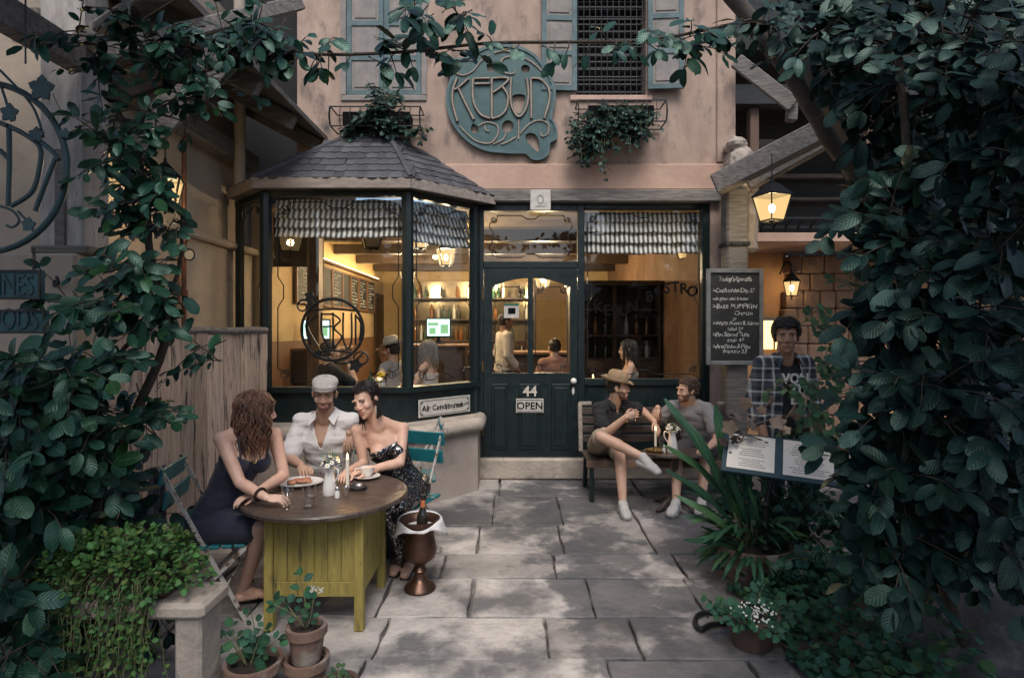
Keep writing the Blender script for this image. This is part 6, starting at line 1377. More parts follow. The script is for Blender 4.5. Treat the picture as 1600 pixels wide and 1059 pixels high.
for s_ in (-1, 1):
    m = MB(); a = nk + r_*s_*.066 + u_*.03 + f_*.02; b = nk + r_*s_*.03 - u_*.015 + f_*.09; c = nk + r_*s_*.07 - u_*.045 + f_*.105; d = nk + r_*s_*.10 + f_*.045; e = nk + r_*s_*.05 + u_*.04 - f_*.05; g_ = nk + r_*s_*.075 + u_*.015 - f_*.06
    m.add([a, b, c, d, e, g_], [(0, 1, 2, 3), (4, 0, 3, 5)]); o = m.build('collar', BPOL, t, fix=False); o.modifiers.new('s', 'SOLIDIFY').thickness = .006
m = MB(); p = chest - r_*.085 + f_*.128 + u_*.05; m.ell(p, (.028, .006, .014), None, 10, 6); m.build('chest_emblem', BRASS, t)
g = MB(); torso(g, J, MALE, .018, 0, 1)
for sd in 'RL': leg(g, J, sd, MALE, .028, .84)
garment(t, 'shorts', g, KHA, .009, 4, fold=noisefold(.008, 9, 9, 9))
for sd in 'RL': sneaker(t, J, sd)
STRAW = mat('straw', (.36, .25, .15), .85, col2=(.27, .18, .10), scale=60, bump=.5, bscale=80)
def brim_hat(t, Mh, mt, band, tilt=-8):
    M = Mh @ Matrix.Scale(1.06, 4) @ Matrix.Translation((0, -.012, .060)) @ Matrix.Rotation(rad(tilt), 4, 'X'); D = Matrix.Diagonal((.88, 1.08, 1, 1))
    m = MB(); m.lathe([(.097, 0), (.092, .05), (.082, .09), (.06, .108), (.03, .098), (0, .094)], (0, 0, 0), 28, M @ D); vs = []; n = 32
    for k in range(n):
        a = 2*PI*k/n; x, y = math.cos(a), math.sin(a)
        for r, z in ((.096, .004), (.125, .0), (.148, .012 - .018*y - (.0 if abs(x) < .5 else -.012))): vs.append((x*r, y*r, z))
    m.add(vs, [(k*3+i, ((k+1) % n)*3+i, ((k+1) % n)*3+i+1, k*3+i+1) for k in range(n) for i in range(2)], M @ D); o = m.build('hat', mt, t, smooth='all'); o.modifiers.new('s', 'SOLIDIFY').thickness = .004
    m = MB(); m.lathe([(.0985, .004), (.096, .034)], (0, 0, 0), 28, M @ D); m.build('hat_band', band, t, smooth='all')
brim_hat(t, Mh, STRAW, mat('hat_band_tan', (.2, .14, .09), .8))
# ---------------------------------------------------------------- man in grey T-shirt
GTS = mat('grey_tshirt', (.25, .25, .255), .95, col2=(.2, .2, .205), scale=60, bump=.3, bscale=70)
J = dict(pelvis=V((1.96, 6.02, .51)), chest=V((1.87, 5.94, .76)), neck=V((1.815, 5.89, .965)), head=P(1073, 607, 5.83), face=(-1, -.28, -.04), shR=V((1.665, 6.0, .90)), shL=V((1.965, 5.79, .90)), elL=V((2.01, 5.62, .63)), wrL=V((1.86, 5.46, .58)), elR=V((1.56, 6.10, .72)), wrR=V((1.50, 5.93, .90)),
         hiR=V((1.87, 6.02, .49)), hiL=V((2.03, 5.95, .49)), knR=V((1.62, 5.64, .50)), knL=V((1.86, 5.55, .50)), anR=V((1.52, 5.34, .10)), anL=V((1.78, 5.40, .10)), toeR=V((1.43, 5.20, .035)), toeL=V((1.70, 5.25, .035)))
t, Mh = person('man in a grey T-shirt turned towards the man with the straw hat', J, MALE, SKT, HBR, beard=1, hands=[(J['wrL'], (-.8, -.5, -.1), (0, 0, 1), (-.3, .9, 0), 1.0, .4), (J['wrR'], (-.3, -.3, -.8), (-.6, -.6, 0), (-.6, .6, 0), 1.0, .4)])
hair_cap(t, Mh, HBR, MALE, front=.074, vol=.012, wob=.012)
r_, f_, u_, rp_, fp_ = axes(J); chest = J['chest'].copy(); nk = J['neck'].copy()
g = MB(); torso(g, J, MALE, .018, 0, 8)
for sd in 'RL': shoulder(g, J, sd, MALE, .012); arm(g, J, sd, MALE, .022, .66)
garment(t, 'tshirt', g, GTS, .009, 4, lambda c, nk=nk, u=u_, r=r_, f=f_: ((c-nk).dot(u) > -.012 - .25*max(0, (c-nk).dot(f)-.03) and abs((c-nk).dot(r)) < .085), fold=noisefold(.009, 7, 7, 18))
g = MB(); torso(g, J, MALE, .018, 0, 1)
for sd in 'RL': leg(g, J, sd, MALE, .028, .9)
garment(t, 'shorts', g, mat('dark_shorts', (.05, .05, .055), .9), .010, 4)
for sd in 'RL': sneaker(t, J, sd)
# ---------------------------------------------------------------- man in plaid shirt
def plaid():
    m = mat('plaid', (.1, .1, .1), .9); n = m.node_tree; N = n.nodes; L = n.links; b = N['Principled BSDF']; tc = N.new('ShaderNodeTexCoord'); sp = N.new('ShaderNodeSeparateXYZ'); L.new(tc.outputs['Object'], sp.inputs[0])
    def band(o, fq, th, ph=0.0):
        a = N.new('ShaderNodeMath'); a.operation = 'MULTIPLY_ADD'; a.inputs[1].default_value = fq; a.inputs[2].default_value = ph; L.new(o, a.inputs[0]); f = N.new('ShaderNodeMath'); f.operation = 'FRACT'; L.new(a.outputs[0], f.inputs[0]); g = N.new('ShaderNodeMath'); g.operation = 'LESS_THAN'; g.inputs[1].default_value = th; L.new(f.outputs[0], g.inputs[0]); return g.outputs[0]
    def add(a, b_, k):
        x = N.new('ShaderNodeMath'); x.operation = 'MULTIPLY_ADD'; x.inputs[1].default_value = k; x.inputs[2].default_value = 0.0; L.new(a, x.inputs[0]); L.new(b_, x.inputs[2]) if b_ is not None else None; return x.outputs[0]
    v = add(band(sp.outputs['X'], 14, .18), None, .42); v = add(band(sp.outputs['Z'], 12, .18), v, .42); v = add(band(sp.outputs['X'], 17, .45, .6), v, .05); v = add(band(sp.outputs['Z'], 15, .45, .6), v, .05)
    x = N.new('ShaderNodeMix'); x.data_type = 'RGBA'; L.new(v, x.inputs[0]); x.inputs[6].default_value = (.018, .026, .042, 1); x.inputs[7].default_value = (.62, .62, .6, 1); L.new(x.outputs[2], b.inputs['Base Color']); return m
J = dict(pelvis=V((2.0, 4.22, .94)), chest=V((1.985, 4.20, 1.28)), neck=V((1.975, 4.18, 1.50)), head=P(1229, 520, 4.12), face=(-.38, -1, -.04), shR=V((1.815, 4.17, 1.445)), shL=V((2.15, 4.23, 1.445)), elR=V((1.765, 4.20, 1.17)), elL=V((2.21, 4.25, 1.17)), wrR=V((1.79, 4.08, .94)), wrL=V((2.2, 4.12, .94)),
         hiR=V((1.91, 4.22, .90)), hiL=V((2.09, 4.22, .90)), knR=V((1.90, 4.20, .50)), knL=V((2.10, 4.20, .50)), anR=V((1.90, 4.25, .09)), anL=V((2.10, 4.25, .09)), toeR=V((1.88, 4.09, .03)), toeL=V((2.10, 4.09, .03)))
t, Mh = person('young man in open plaid shirt over a black lettered T-shirt', J, MALE, SKB, HDK, hands=[(J['wrR'], (0, -.3, -1), (-1, 0, 0), (0, -1, .2), 1.0, .3), (J['wrL'], (0, -.3, -1), (1, 0, 0), (0, -1, .2), 1.0, .3)])
hair_cap(t, Mh, HDK, MALE, front=.058, vol=.014, wob=.014)
r_, f_, u_, rp_, fp_ = axes(J); chest = J['chest'].copy(); nk = J['neck'].copy()
g = MB(); torso(g, J, MALE, .010, 0, 8); garment(t, 'tshirt', g, BPOL, .009, 4, lambda c, nk=nk, u=u_, r=r_: (c-nk).dot(u) > -.012 and abs((c-nk).dot(r)) < .08)
g = MB(); torso(g, J, MALE, .022, 0, 8)
for sd in 'RL': shoulder(g, J, sd, MALE, .014); arm(g, J, sd, MALE, .022, 1.5)
garment(t, 'plaid_shirt', g, plaid(), .009, 4, lambda c, ch=chest, nk=nk, u=u_, r=r_, f=f_: ((c-ch).dot(f) > .02 and -.075 < (c-ch).dot(r) < .085) or ((c-nk).dot(u) > .01 and abs((c-nk).dot(r)) < .075), fold=noisefold(.006, 8, 8, 14))
for s_ in (-1, 1):
    m = MB(); a = nk + r_*s_*.062 + u_*.04 + f_*.02; b = nk + r_*s_*.06 + f_*.075; c = nk + r_*s_*.105 - u_*.06 + f_*.10; d = nk + r_*s_*.12 + f_*.05 - u_*.01; m.add([a, b, c, d], [(0, 1, 2, 3)]); o = m.build('collar', MATS['plaid'], t, fix=False); o.modifiers.new('s', 'SOLIDIFY').thickness = .006
Mt = frame(chest + f_*.128, -r_ * -1 if False else (-1*V((-1, 0, 0))) , (0, 0, 1))
for k, (tx_, z) in enumerate((('VON', .055), ('ZI', -.02), ('EI', -.095))): m = text_mb(tx_, .095, Matrix.Translation(chest + f_*(.134-.002*k) + V((-.005, 0, z))) @ Matrix.Rotation(math.atan2(r_.y, r_.x) + 0*PI, 4, 'Z') if r_.x > 0 else Matrix.Translation(chest + f_*(.134-.002*k) + V((-.005, 0, z))) @ Matrix.Rotation(math.atan2(-r_.y, -r_.x), 4, 'Z'), .004, bold=.003); m.build('shirt_lettering', CHALK, t)
g = MB(); torso(g, J, MALE, .014, 0, 1)
for sd in 'RL': leg(g, J, sd, MALE, .02, 1.95)
garment(t, 'jeans', g, mat('denim', (.02, .035, .06), .9), .012, 4)
for sd in 'RL': m = MB(); foot(m, J, sd, .010); remesh(m, .008, 3).build('shoe', DKW, t, smooth='all')
# ---------------------------------------------------------------- guests seen through the glass
def posed(loc, yaw, stand=False, over=None):
    c = dict(pelvis=(0, 0, .55), chest=(0, .04, .88), neck=(0, .03, 1.07), head=(0, .06, 1.235), shR=(.18, .03, 1.01), shL=(-.18, .03, 1.01), elR=(.23, .12, .77), elL=(-.23, .12, .77), wrR=(.12, .34, .80), wrL=(-.12, .34, .80), hiR=(.09, 0, .52), hiL=(-.09, 0, .52), knR=(.11, .42, .5), knL=(-.11, .42, .5), anR=(.11, .40, .09), anL=(-.11, .40, .09), toeR=(.11, .55, .03), toeL=(-.11, .55, .03))
    if stand: c = dict(pelvis=(0, 0, .94), chest=(0, .02, 1.27), neck=(0, .01, 1.48), head=(0, .04, 1.65), shR=(.18, .01, 1.42), shL=(-.18, .01, 1.42), elR=(.24, -.02, 1.15), elL=(-.24, -.02, 1.15), wrR=(.22, .14, .95), wrL=(-.22, .14, .95), hiR=(.09, 0, .9), hiL=(-.09, 0, .9), knR=(.1, .01, .5), knL=(-.1, .01, .5), anR=(.1, -.03, .09), anL=(-.1, -.03, .09), toeR=(.1, .12, .03), toeL=(-.1, .12, .03))
    c.update(over or {}); M = Matrix.Translation(V(loc)) @ Matrix.Rotation(yaw, 4, 'Z'); J = {k: M @ V(v) for k, v in c.items() if k not in ('face', 'headup')}; J['face'] = M.to_3x3() @ V(c.get('face', (0, 1, -.08))); J['floor'] = loc[2]; return J
def guest(label, J, S, skin, hair, top, bottom, long=False, tshort=.7, seed=1):
    t, Mh = person(label, J, S, skin, hair, voxel=.011, far=True, hands=[(J['wrR'], J['wrR']-J['elR'], (0, 0, 1), (J['shL']-J['shR']), .95, .4), (J['wrL'], J['wrL']-J['elL'], (0, 0, 1), (J['shR']-J['shL']), .95, .4)])
    if long: long_hair(t, Mh, hair, S, L=.22, n=110, wave=.008, seed=seed)
    else: hair_cap(t, Mh, hair, S, front=.05, vol=.004, locks=False)
    g = MB(); torso(g, J, S, .016, 0, 8)
    if tshort:
        for sd in 'RL': shoulder(g, J, sd, S, .012); arm(g, J, sd, S, .02, tshort)
    nk, u, r = J['neck'].copy(), V((0, 0, 1)), (J['shR']-J['shL']).normalized()
    garment(t, 'top', g, top, .013, 4, lambda c: (c-nk).dot(u) > -.005 and abs((c-nk).dot(r)) < .08 if tshort else (c-nk).dot(u) > -.13, fold=noisefold(.007, 8, 8, 16))
    g = MB(); torso(g, J, S, .016, 0, 1)
    for sd in 'RL': leg(g, J, sd, S, .018, 1.9)
    garment(t, 'trousers', g, bottom, .014, 4); return t, Mh
FZ = .235; DTR = mat('dark_trousers', (.02, .02, .025), .9)
ORT = mat('salmon_shirt', (.42, .22, .15), .9); PST = mat('pale_shirt', (.5, .46, .42), .9)
guest('grey haired woman in a pale sleeveless top behind the slanted bay pane', posed((-.98, 6.98, FZ), rad(75)), FEM, SKL, HGY, PST, DTR, True, 0, 3)
t, Mh = guest('man in a pale banded hat drinking behind the bay window', posed((-1.42, 7.0, FZ), rad(70), over=dict(wrR=(.06, .22, 1.13), elR=(.22, .2, .86))), MALE, SKT, HDK, GTS, DTR)
brim_hat(t, Mh, mat('cream_hat', (.5, .47, .41), .85), INK)
guest('guest with clasped hands behind the round iron emblem', posed((-2.12, 6.55, FZ), rad(-55), over=dict(wrR=(.03, .26, 1.06), wrL=(-.03, .26, 1.06), elR=(.18, .3, .80), elL=(-.18, .3, .80))), MALE, SKT, HDK, BPOL, DTR)
guest('waiter in a loose pale shirt standing inside the left door pane', posed((-.12, 8.3, FZ-.05), rad(-70), True), MALE, SKB, HDK, PST, DTR, False, 1.7)
guest('guest in a salmon shirt seated inside the right door pane', posed((.60, 7.9, FZ), rad(20)), MALE, SKL, HDK, ORT, DTR)
guest('bare shouldered woman seated behind the shop window', posed((1.50, 7.2, FZ), rad(85)), FEM, SKL, HDK, GTS, DTR, True, 0, 8)
# inner tables and things on them
def cafe_table(label, x, y, r=.34):
    t = thing('cafe_table', label, 'table', (x, y, FZ)); m = MB(); m.lathe([(0, .71), (r, .71), (r, .74), (0, .74)], n=28); m.build('table_top', DKW, t, smooth=True, world=False); m = MB(); m.lathe([(.2, 0), (.2, .02), (.03, .05), (.03, .71)], n=14); m.build('pedestal', IRON, t, smooth=True, world=False)
cafe_table('round table behind the front pane of the bay', -1.75, 6.72, .30); cafe_table('round table behind the slanted pane of the bay', -1.30, 6.45, .26); cafe_table('round table inside the shop window', 1.15, 7.3)
t = thing('yellow_flower_vase', 'white vase of yellow flowers inside the bay window', 'vase', (-1.42, 6.33, FZ+.74)); m = MB(); m.lathe([(0, 0), (.035, 0), (.04, .03), (.03, .12), (.038, .17), (0, .16)], n=16); m.build('vase', CERAM, t, smooth=True, world=False)
YFL = mat('yellow_petal', (.55, .36, .02), .7); rr = random.Random(6)
for k in range(14): m = MB(); a = rr.uniform(0, 6.3); d = rr.uniform(0, .07); m.ell((d*math.cos(a), d*math.sin(a), .20+rr.uniform(0, .05)), (.024, .024, .014), None, 9, 6); m.build('flower', YFL, t, smooth=True, world=False)
o = bpy.data.objects.new('wine_bottle', BM[0]); COL.objects.link(o); o.location = (-1.62, 6.6, FZ+.74); tag(o, 'green bottle on the bay table beside yellow flowers', 'bottle')
candle('small lit candle on the bay table behind the flowers', (-1.55, 6.75, FZ+.74), .12)
candle('lit candle on the table inside the shop window', (1.0, 7.1, FZ+.74), .14)
BENTW = mat('bentwood', (.035, .02, .013), .4)
def bent_chair(label, x, y, rz):
    t = thing('bentwood_chair', label, 'chair', (x, y, FZ), rz); m = MB(); m.lathe([(0, .44), (.2, .44), (.21, .455), (.2, .47), (0, .47)], n=24); m.build('seat', BENTW, t, smooth=True, world=False)
    m = MB(); m.tube(catmull([(-.19, -.1, .02), (-.19, -.16, .5), (-.17, -.22, .8), (0, -.25, .93), (.17, -.22, .8), (.19, -.16, .5), (.19, -.1, .02)], 6), .015, 8); m.build('back_bow', BENTW, t, smooth=True, world=False)
    m = MB(); m.tube(catmull([(-.12, -.19, .5), (-.11, -.22, .72), (0, -.24, .82), (.11, -.22, .72), (.12, -.19, .5)], 5), .011, 8); m.build('inner_bow', BENTW, t, smooth=True, world=False)
    for s_ in (-1, 1): m = MB(); m.tube([(s_*.14, .12, .45), (s_*.16, .17, 0)], .014, 8); m.build('leg', BENTW, t, smooth=True, world=False)
bent_chair('dark bentwood chair by the left edge of the bay window', -2.2, 6.4, rad(60)); bent_chair('dark bentwood chair behind the flowers in the bay', -1.72, 7.35, rad(180))
# ================================================================ PLANTS
def leaf_mat(name, c, c2, rough=.38, vein=.5, trans=.0):
    m = mat(name, c, rough, col2=c2, scale=3, var=.5, spec=.40); n = m.node_tree; N = n.nodes; L = n.links; b = N['Principled BSDF']
    hs = [q for q in N if q.type == 'HUE_SAT'][0]; fr = [q for q in N if q.type == 'MATH' and q.operation == 'FRACT'][0]
    m7 = N.new('ShaderNodeMath'); m7.operation = 'MULTIPLY'; m7.inputs[1].default_value = 7.3; L.new(fr.outputs[0], m7.inputs[0]); f7 = N.new('ShaderNodeMath'); f7.operation = 'FRACT'; L.new(m7.outputs[0], f7.inputs[0])
    p7 = N.new('ShaderNodeMath'); p7.operation = 'POWER'; p7.inputs[1].default_value = 3.0; L.new(f7.outputs[0], p7.inputs[0]); r7 = N.new('ShaderNodeMapRange'); r7.inputs['To Min'].default_value = .505; r7.inputs['To Max'].default_value = .41; L.new(p7.outputs[0], r7.inputs[0]); L.new(r7.outputs[0], hs.inputs['Hue'])
    b.inputs['Specular Tint'].default_value = (.62, 1.0, .88, 1)
    tc = N.new('ShaderNodeTexCoord'); sp = N.new('ShaderNodeSeparateXYZ'); L.new(tc.outputs['UV'], sp.inputs[0])
    ab = N.new('ShaderNodeMath'); ab.operation = 'ABSOLUTE'; s1 = N.new('ShaderNodeMath'); s1.operation = 'SUBTRACT'; s1.inputs[1].default_value = .5; L.new(sp.outputs[0], s1.inputs[0]); L.new(s1.outputs[0], ab.inputs[0])
    ma = N.new('ShaderNodeMath'); ma.operation = 'MULTIPLY_ADD'; ma.inputs[1].default_value = -.55; L.new(ab.outputs[0], ma.inputs[0]); L.new(sp.outputs[1], ma.inputs[2])
    mu = N.new('ShaderNodeMath'); mu.operation = 'MULTIPLY'; mu.inputs[1].default_value = 46; L.new(ma.outputs[0], mu.inputs[0]); si = N.new('ShaderNodeMath'); si.operation = 'SINE'; L.new(mu.outputs[0], si.inputs[0])
    bp = N.new('ShaderNodeBump'); bp.inputs['Strength'].default_value = vein; bp.inputs['Distance'].default_value = .004; L.new(si.outputs[0], bp.inputs['Height']); L.new(bp.outputs[0], b.inputs['Normal'])
    lt = N.new('ShaderNodeMath'); lt.operation = 'LESS_THAN'; lt.inputs[1].default_value = .022; L.new(ab.outputs[0], lt.inputs[0]); old = b.inputs['Base Color'].links[0].from_socket; x = N.new('ShaderNodeMix'); x.data_type = 'RGBA'; x.inputs[7].default_value = (c[0]*2+.02, c[1]*1.8+.02, c[2]*1.8+.01, 1); L.new(lt.outputs[0], x.inputs[0]); L.new(old, x.inputs[6]); L.new(x.outputs[2], b.inputs['Base Color'])
    return m
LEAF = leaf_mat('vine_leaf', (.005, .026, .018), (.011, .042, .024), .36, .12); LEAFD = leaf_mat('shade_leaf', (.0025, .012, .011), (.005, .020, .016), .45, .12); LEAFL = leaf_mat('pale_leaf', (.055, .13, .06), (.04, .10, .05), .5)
GRASSY = leaf_mat('fresh_small_leaf', (.055, .13, .03), (.035, .10, .025), .55, .2); HERB = leaf_mat('herb_leaf', (.012, .05, .03), (.022, .07, .034), .55, .2); STRAP = leaf_mat('strap_leaf', (.016, .055, .03), (.028, .08, .038), .4, .2)
TWIG = mat('vine_stem', (.06, .045, .032), .9, col2=(.035, .027, .02), scale=12, bump=.5); GSTEM = mat('green_stem', (.12, .13, .06), .8)
def leaf_data(w_=.5, fold=.18, droop=.25, tip=1.0, n=5, seed=0):
    rr = random.Random(seed); vs = []; uv = []; fs = []
    for i in range(n+1):
        t = i/n; hw = w_/2*max(.06, (1-abs(2*((t*.96+.02)**1.12)-1)**2.6))**.62 if 0 < i < n else (.012 if i == 0 else .09*w_); z = -droop*t*t + rr.uniform(-.012, .012)
        for s_ in (-1, 0, 1): vs.append(V((s_*hw, t*tip, z + (fold*hw if s_ else 0) + (rr.uniform(-.02, .02) if s_ else 0)))); uv.append((.5+s_*.5, t))
    for i in range(n):
        for k in range(2): a = i*3+k; fs.append((a, a+1, a+4, a+3))
    return vs, fs, uv
LD = [leaf_data(.52, .2, .22, 1, 6, 1), leaf_data(.58, .12, .12, 1, 6, 2), leaf_data(.47, .28, .35, 1, 6, 3), leaf_data(.55, -.1, .05, 1, 6, 4)]
SD = [leaf_data(.85, .1, .1, 1, 3, 5), leaf_data(.75, .2, .2, 1, 3, 6)]
BLADE = [leaf_data(.095, .25, .40, 1, 9, 7), leaf_data(.125, .2, .28, 1, 9, 8), leaf_data(.11, .3, .55, 1, 9, 9)]
def leaf_mesh(d, mt, name='leaf'):
    vs, fs, uv = d; me = bpy.data.meshes.new(name); me.from_pydata([tuple(v) for v in vs], [], fs); me.materials.append(mt); ul = me.uv_layers.new(name='UVMap')
    for lp in me.loops: ul.data[lp.index].uv = uv[lp.vertex_index]
    me.polygons.foreach_set('use_smooth', [True]*len(me.polygons)); return me
def merged(leaves, data, mt, name, parent):
    vs = []; fs = []; uv = []
    for M, k in leaves:
        d = data[k % len(data)]; b = len(vs); vs += [tuple(M @ v) for v in d[0]]; fs += [tuple(i+b for i in f) for f in d[1]]; uv += d[2]
    me = bpy.data.meshes.new(name); me.from_pydata(vs, [], fs); me.materials.append(mt); ul = me.uv_layers.new(name='UVMap'); li = [0]*len(me.loops); me.loops.foreach_get('vertex_index', li)
    ul.data.foreach_set('uv', [c for i in li for c in uv[i]]); me.polygons.foreach_set('use_smooth', [True]*len(me.polygons)); return stuff(link_mesh(name, me, parent))
def lmat(p, d, nrm, s_):
    y = V(d).normalized(); z = V(nrm); z = (z - y*z.dot(y)); z = z.normalized() if z.length > 1e-4 else y.orthogonal().normalized(); x = y.cross(z); M = Matrix.Identity(4)
    for i in range(3): M[i][0] = x[i]*s_; M[i][1] = y[i]*s_; M[i][2] = z[i]*s_; M[i][3] = p[i]
    return M
class Plant:
    def __init__(s, name, label, cat, loc, lm, data, sm=TWIG, seed=1): s.t = thing(name, label, cat, loc); s.L = []; s.stems = []; s.r = random.Random(seed); s.lm = lm; s.data = data; s.sm = sm
    def rv(s): return V((s.r.uniform(-1, 1), s.r.uniform(-1, 1), s.r.uniform(-1, 1)))
    def leaf(s, p, d, n, size): s.L.append((lmat(p, d, n, size), s.r.randrange(8)))
    def sprig(s, base, d, L, n, size, droop=.6, sr=.004, face=V((0, -.7, .7))):
        p = V(base); d = V(d).normalized(); pts = [p.copy()]; side = 1; ax = d.cross(face)
        ax = ax.normalized() if ax.length > .05 else V((1, 0, 0))
        for i in range(n):
            d = (d + V((0, 0, -droop/n)) + s.rv()*.10).normalized(); p = p + d*L/n; pts.append(p.copy())
            ld = (d*.75 + ax*side*.85 + V((0, 0, -.28)) + s.rv()*.25).normalized(); nn = (face + s.rv()*.55).normalized(); sz = size*s.r.uniform(.55, 1.22)*(1-.25*i/n)
            s.leaf(p + ld*.012, ld, nn, sz); side = -side
        s.leaf(p, (d + s.rv()*.2), (face + s.rv()*.5), size*.8)
        s.stems.append((pts, [sr*(1-.6*i/len(pts)) for i in range(len(pts))]))
    def blob(s, c, r, n, L=.28, k=6, size=.11, droop=.7, out=None):
        for i in range(n):
            q = s.rv()
            while q.length > 1: q = s.rv()
            p = c + V((q.x*r[0], q.y*r[1], q.z*r[2])); d = (V((q.x, q.y-.45, q.z*.6+.1)) + s.rv()*.6).normalized()
            s.sprig(p - d*L*.5, d, L*s.r.uniform(.7, 1.25), s.r.randint(max(3, k-2), k+1), size, droop)
    def stem(s, pts, r0, r1, n=5): pts = catmull(pts, n); s.stems.append((pts, [r0+(r1-r0)*i/len(pts) for i in range(len(pts))]))
    def done(s, single=300, stemname='stem', leafname='leaf'):
        def score(e):
            p = e[0].translation; 
            if p.y < .3: return -1
            px = CX+F*p.x/p.y; py = CY-F*(p.z-CH)/p.y; inside = -30 < px < 1630 and -30 < py < 1090
            return (e[0].col[1].length/p.y)*(1 if inside else .05)
        L = sorted(s.L, key=score, reverse=True)
        if single:
            ms = [leaf_mesh(d, s.lm, leafname) for d in s.data]; inv = wm(s.t).inverted()
            for M, k in L[:single]:
                o = bpy.data.objects.new(leafname, ms[k % len(ms)]); COL.objects.link(o); o.parent = s.t; o.matrix_local = inv @ M
        if len(L) > single: merged(L[single:], s.data, s.lm, 'foliage', s.t)
        if s.stems:
            m = MB()
            for pts, rs_ in s.stems: m.tube(pts, rs_, 5)
            o = m.build(stemname, s.sm, s.t, smooth='all', fix=False); stuff(o)
        return s.t
def PX(px, py, Y, rx, ry, rd): return P(px, py, Y), (rx*Y/F, rd, ry*Y/F)
# left vine
v = Plant('climbing_vine', 'glossy large leaved vine climbing the left gate post', 'vine', (-1.95, 2.9, 0), LEAF, LD, seed=31)
v.stem([V((-1.95, 2.95, 0)), P(150, 800, 2.8), P(215, 640, 2.85), P(260, 520, 2.9), P(235, 400, 2.9), P(225, 280, 2.95), P(180, 160, 3.0), P(160, 60, 3.05)], .028, .012); v.stem([V((-2.1, 2.7, 0)), P(60, 860, 2.6), P(110, 720, 2.7), P(150, 600, 2.8), P(270, 450, 2.95), P(285, 330, 3.0)], .02, .008); v.stem([P(180, 160, 3.0), P(300, 120, 3.0), P(420, 70, 3.05)], .012, .006); v.stem([P(150, 620, 2.8), P(60, 640, 2.6), P(0, 700, 2.5)], .012, .006)
for (px, py, Y, rx, ry, rd, n, sz) in ((190, 40, 2.9, 55, 25, .15, 7, .10), (320, 50, 3.0, 70, 25, .15, 11, .10), (420, 45, 3.0, 30, 18, .1, 5, .09), (150, 110, 2.9, 22, 40, .12, 4, .09), (270, 150, 2.9, 45, 30, .15, 9, .10), (160, 200, 2.85, 35, 18, .12, 5, .10), (210, 245, 2.85, 40, 30, .15, 9, .10), (185, 330, 2.8, 22, 35, .12, 6, .10), (240, 340, 2.85, 32, 28, .15, 7, .11), (215, 410, 2.8, 50, 30, .15, 10, .12), (120, 470, 2.75, 45, 18, .12, 6, .11), (230, 480, 2.8, 50, 25, .2, 10, .12), (305, 545, 2.95, 22, 14, .1, 4, .09), (165, 555, 2.75, 40, 18, .15, 6, .11),
        (40, 600, 2.6, 50, 30, .2, 10, .11), (150, 630, 2.7, 55, 30, .2, 11, .11), (215, 650, 2.85, 28, 14, .1, 4, .10), (50, 710, 2.6, 60, 40, .25, 13, .12), (130, 720, 2.75, 40, 30, .2, 8, .12), (30, 810, 2.5, 45, 40, .25, 11, .12), (115, 800, 2.75, 30, 30, .15, 7, .12), (20, 920, 2.35, 30, 45, .2, 14, .12), (30, 1020, 2.3, 45, 35, .2, 16, .12), (70, 960, 2.75, 40, 40, .15, 12, .12), (60, 560, 2.65, 60, 25, .15, 9, .12), (20, 660, 2.5, 40, 60, .2, 14, .13), (90, 680, 2.6, 60, 60, .2, 16, .13), (30, 760, 2.45, 50, 60, .2, 14, .13), (190, 660, 2.75, 40, 25, .15, 7, .11), (90, 850, 2.6, 40, 40, .2, 10, .13), (110, 585, 2.65, 60, 30, .2, 10, .12), (250, 60, 2.95, 70, 40, .2, 14, .10), (300, 100, 3.0, 60, 35, .2, 9, .10), (210, 190, 2.85, 50, 35, .2, 9, .10), (240, 290, 2.85, 45, 35, .15, 9, .11), (190, 450, 2.75, 60, 30, .2, 9, .12), (370, 40, 3.0, 60, 30, .15, 9, .10), (140, 60, 2.8, 40, 40, .15, 7, .10)):
    c, r = PX(px, py, Y, rx, ry, rd); v.blob(c, r, n, size=sz)
v.done()
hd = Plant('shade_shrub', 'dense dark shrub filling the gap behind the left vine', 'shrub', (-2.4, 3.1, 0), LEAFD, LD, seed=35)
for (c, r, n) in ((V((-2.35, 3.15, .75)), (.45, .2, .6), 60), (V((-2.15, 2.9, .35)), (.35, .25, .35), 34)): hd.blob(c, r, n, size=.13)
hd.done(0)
# garland on the wire
wr = thing('overhead_wire', 'thin wire strung across the courtyard carrying the vine', 'wire', P(480, 80, 3.1)); wp = [P(380, 62, 3.05), P(480, 84, 3.1), P(620, 82, 3.1), P(760, 68, 3.1), P(880, 66, 3.15), P(1020, 62, 3.2), P(1180, 30, 3.3)]
m = MB(); m.tube(catmull(wp, 6), .006, 5); m.build('cable', IRON, wr)
v = Plant('vine_garland', 'leafy vine garland hanging along the wire above the cafe sign', 'vine', P(760, 68, 3.1), LEAF, LD, seed=41); cw = catmull(wp, 10); v.stems.append((cw, [.009]*len(cw)))
for i, p in enumerate(cw):
    px = CX + F*p.x/p.y; dens = 1 if (px < 520 or 575 < px < 680 or px > 940 or i % 2) else 0
    for k in range(dens):
        a = v.r.uniform(-.8, .8); v.sprig(p + v.rv()*.015, V((a, -.25, v.r.uniform(-.9, .5))), v.r.uniform(.06, .12), v.r.randint(1, 2), .105, .9)
for (px, py, Y, rx, ry, n) in ((655, 10, 3.0, 45, 16, 6), (722, 15, 3.0, 22, 20, 5), (725, 70, 3.1, 12, 14, 2), (1085, 55, 3.2, 30, 25, 8), (510, 55, 3.05, 25, 12, 2), (1010, 35, 3.2, 25, 12, 2), (640, 60, 3.1, 30, 12, 2)):
    c, r = PX(px, py, Y, rx, ry, .12); v.blob(c, r, n, L=.2, k=5, size=.12, droop=.9)
v.done()
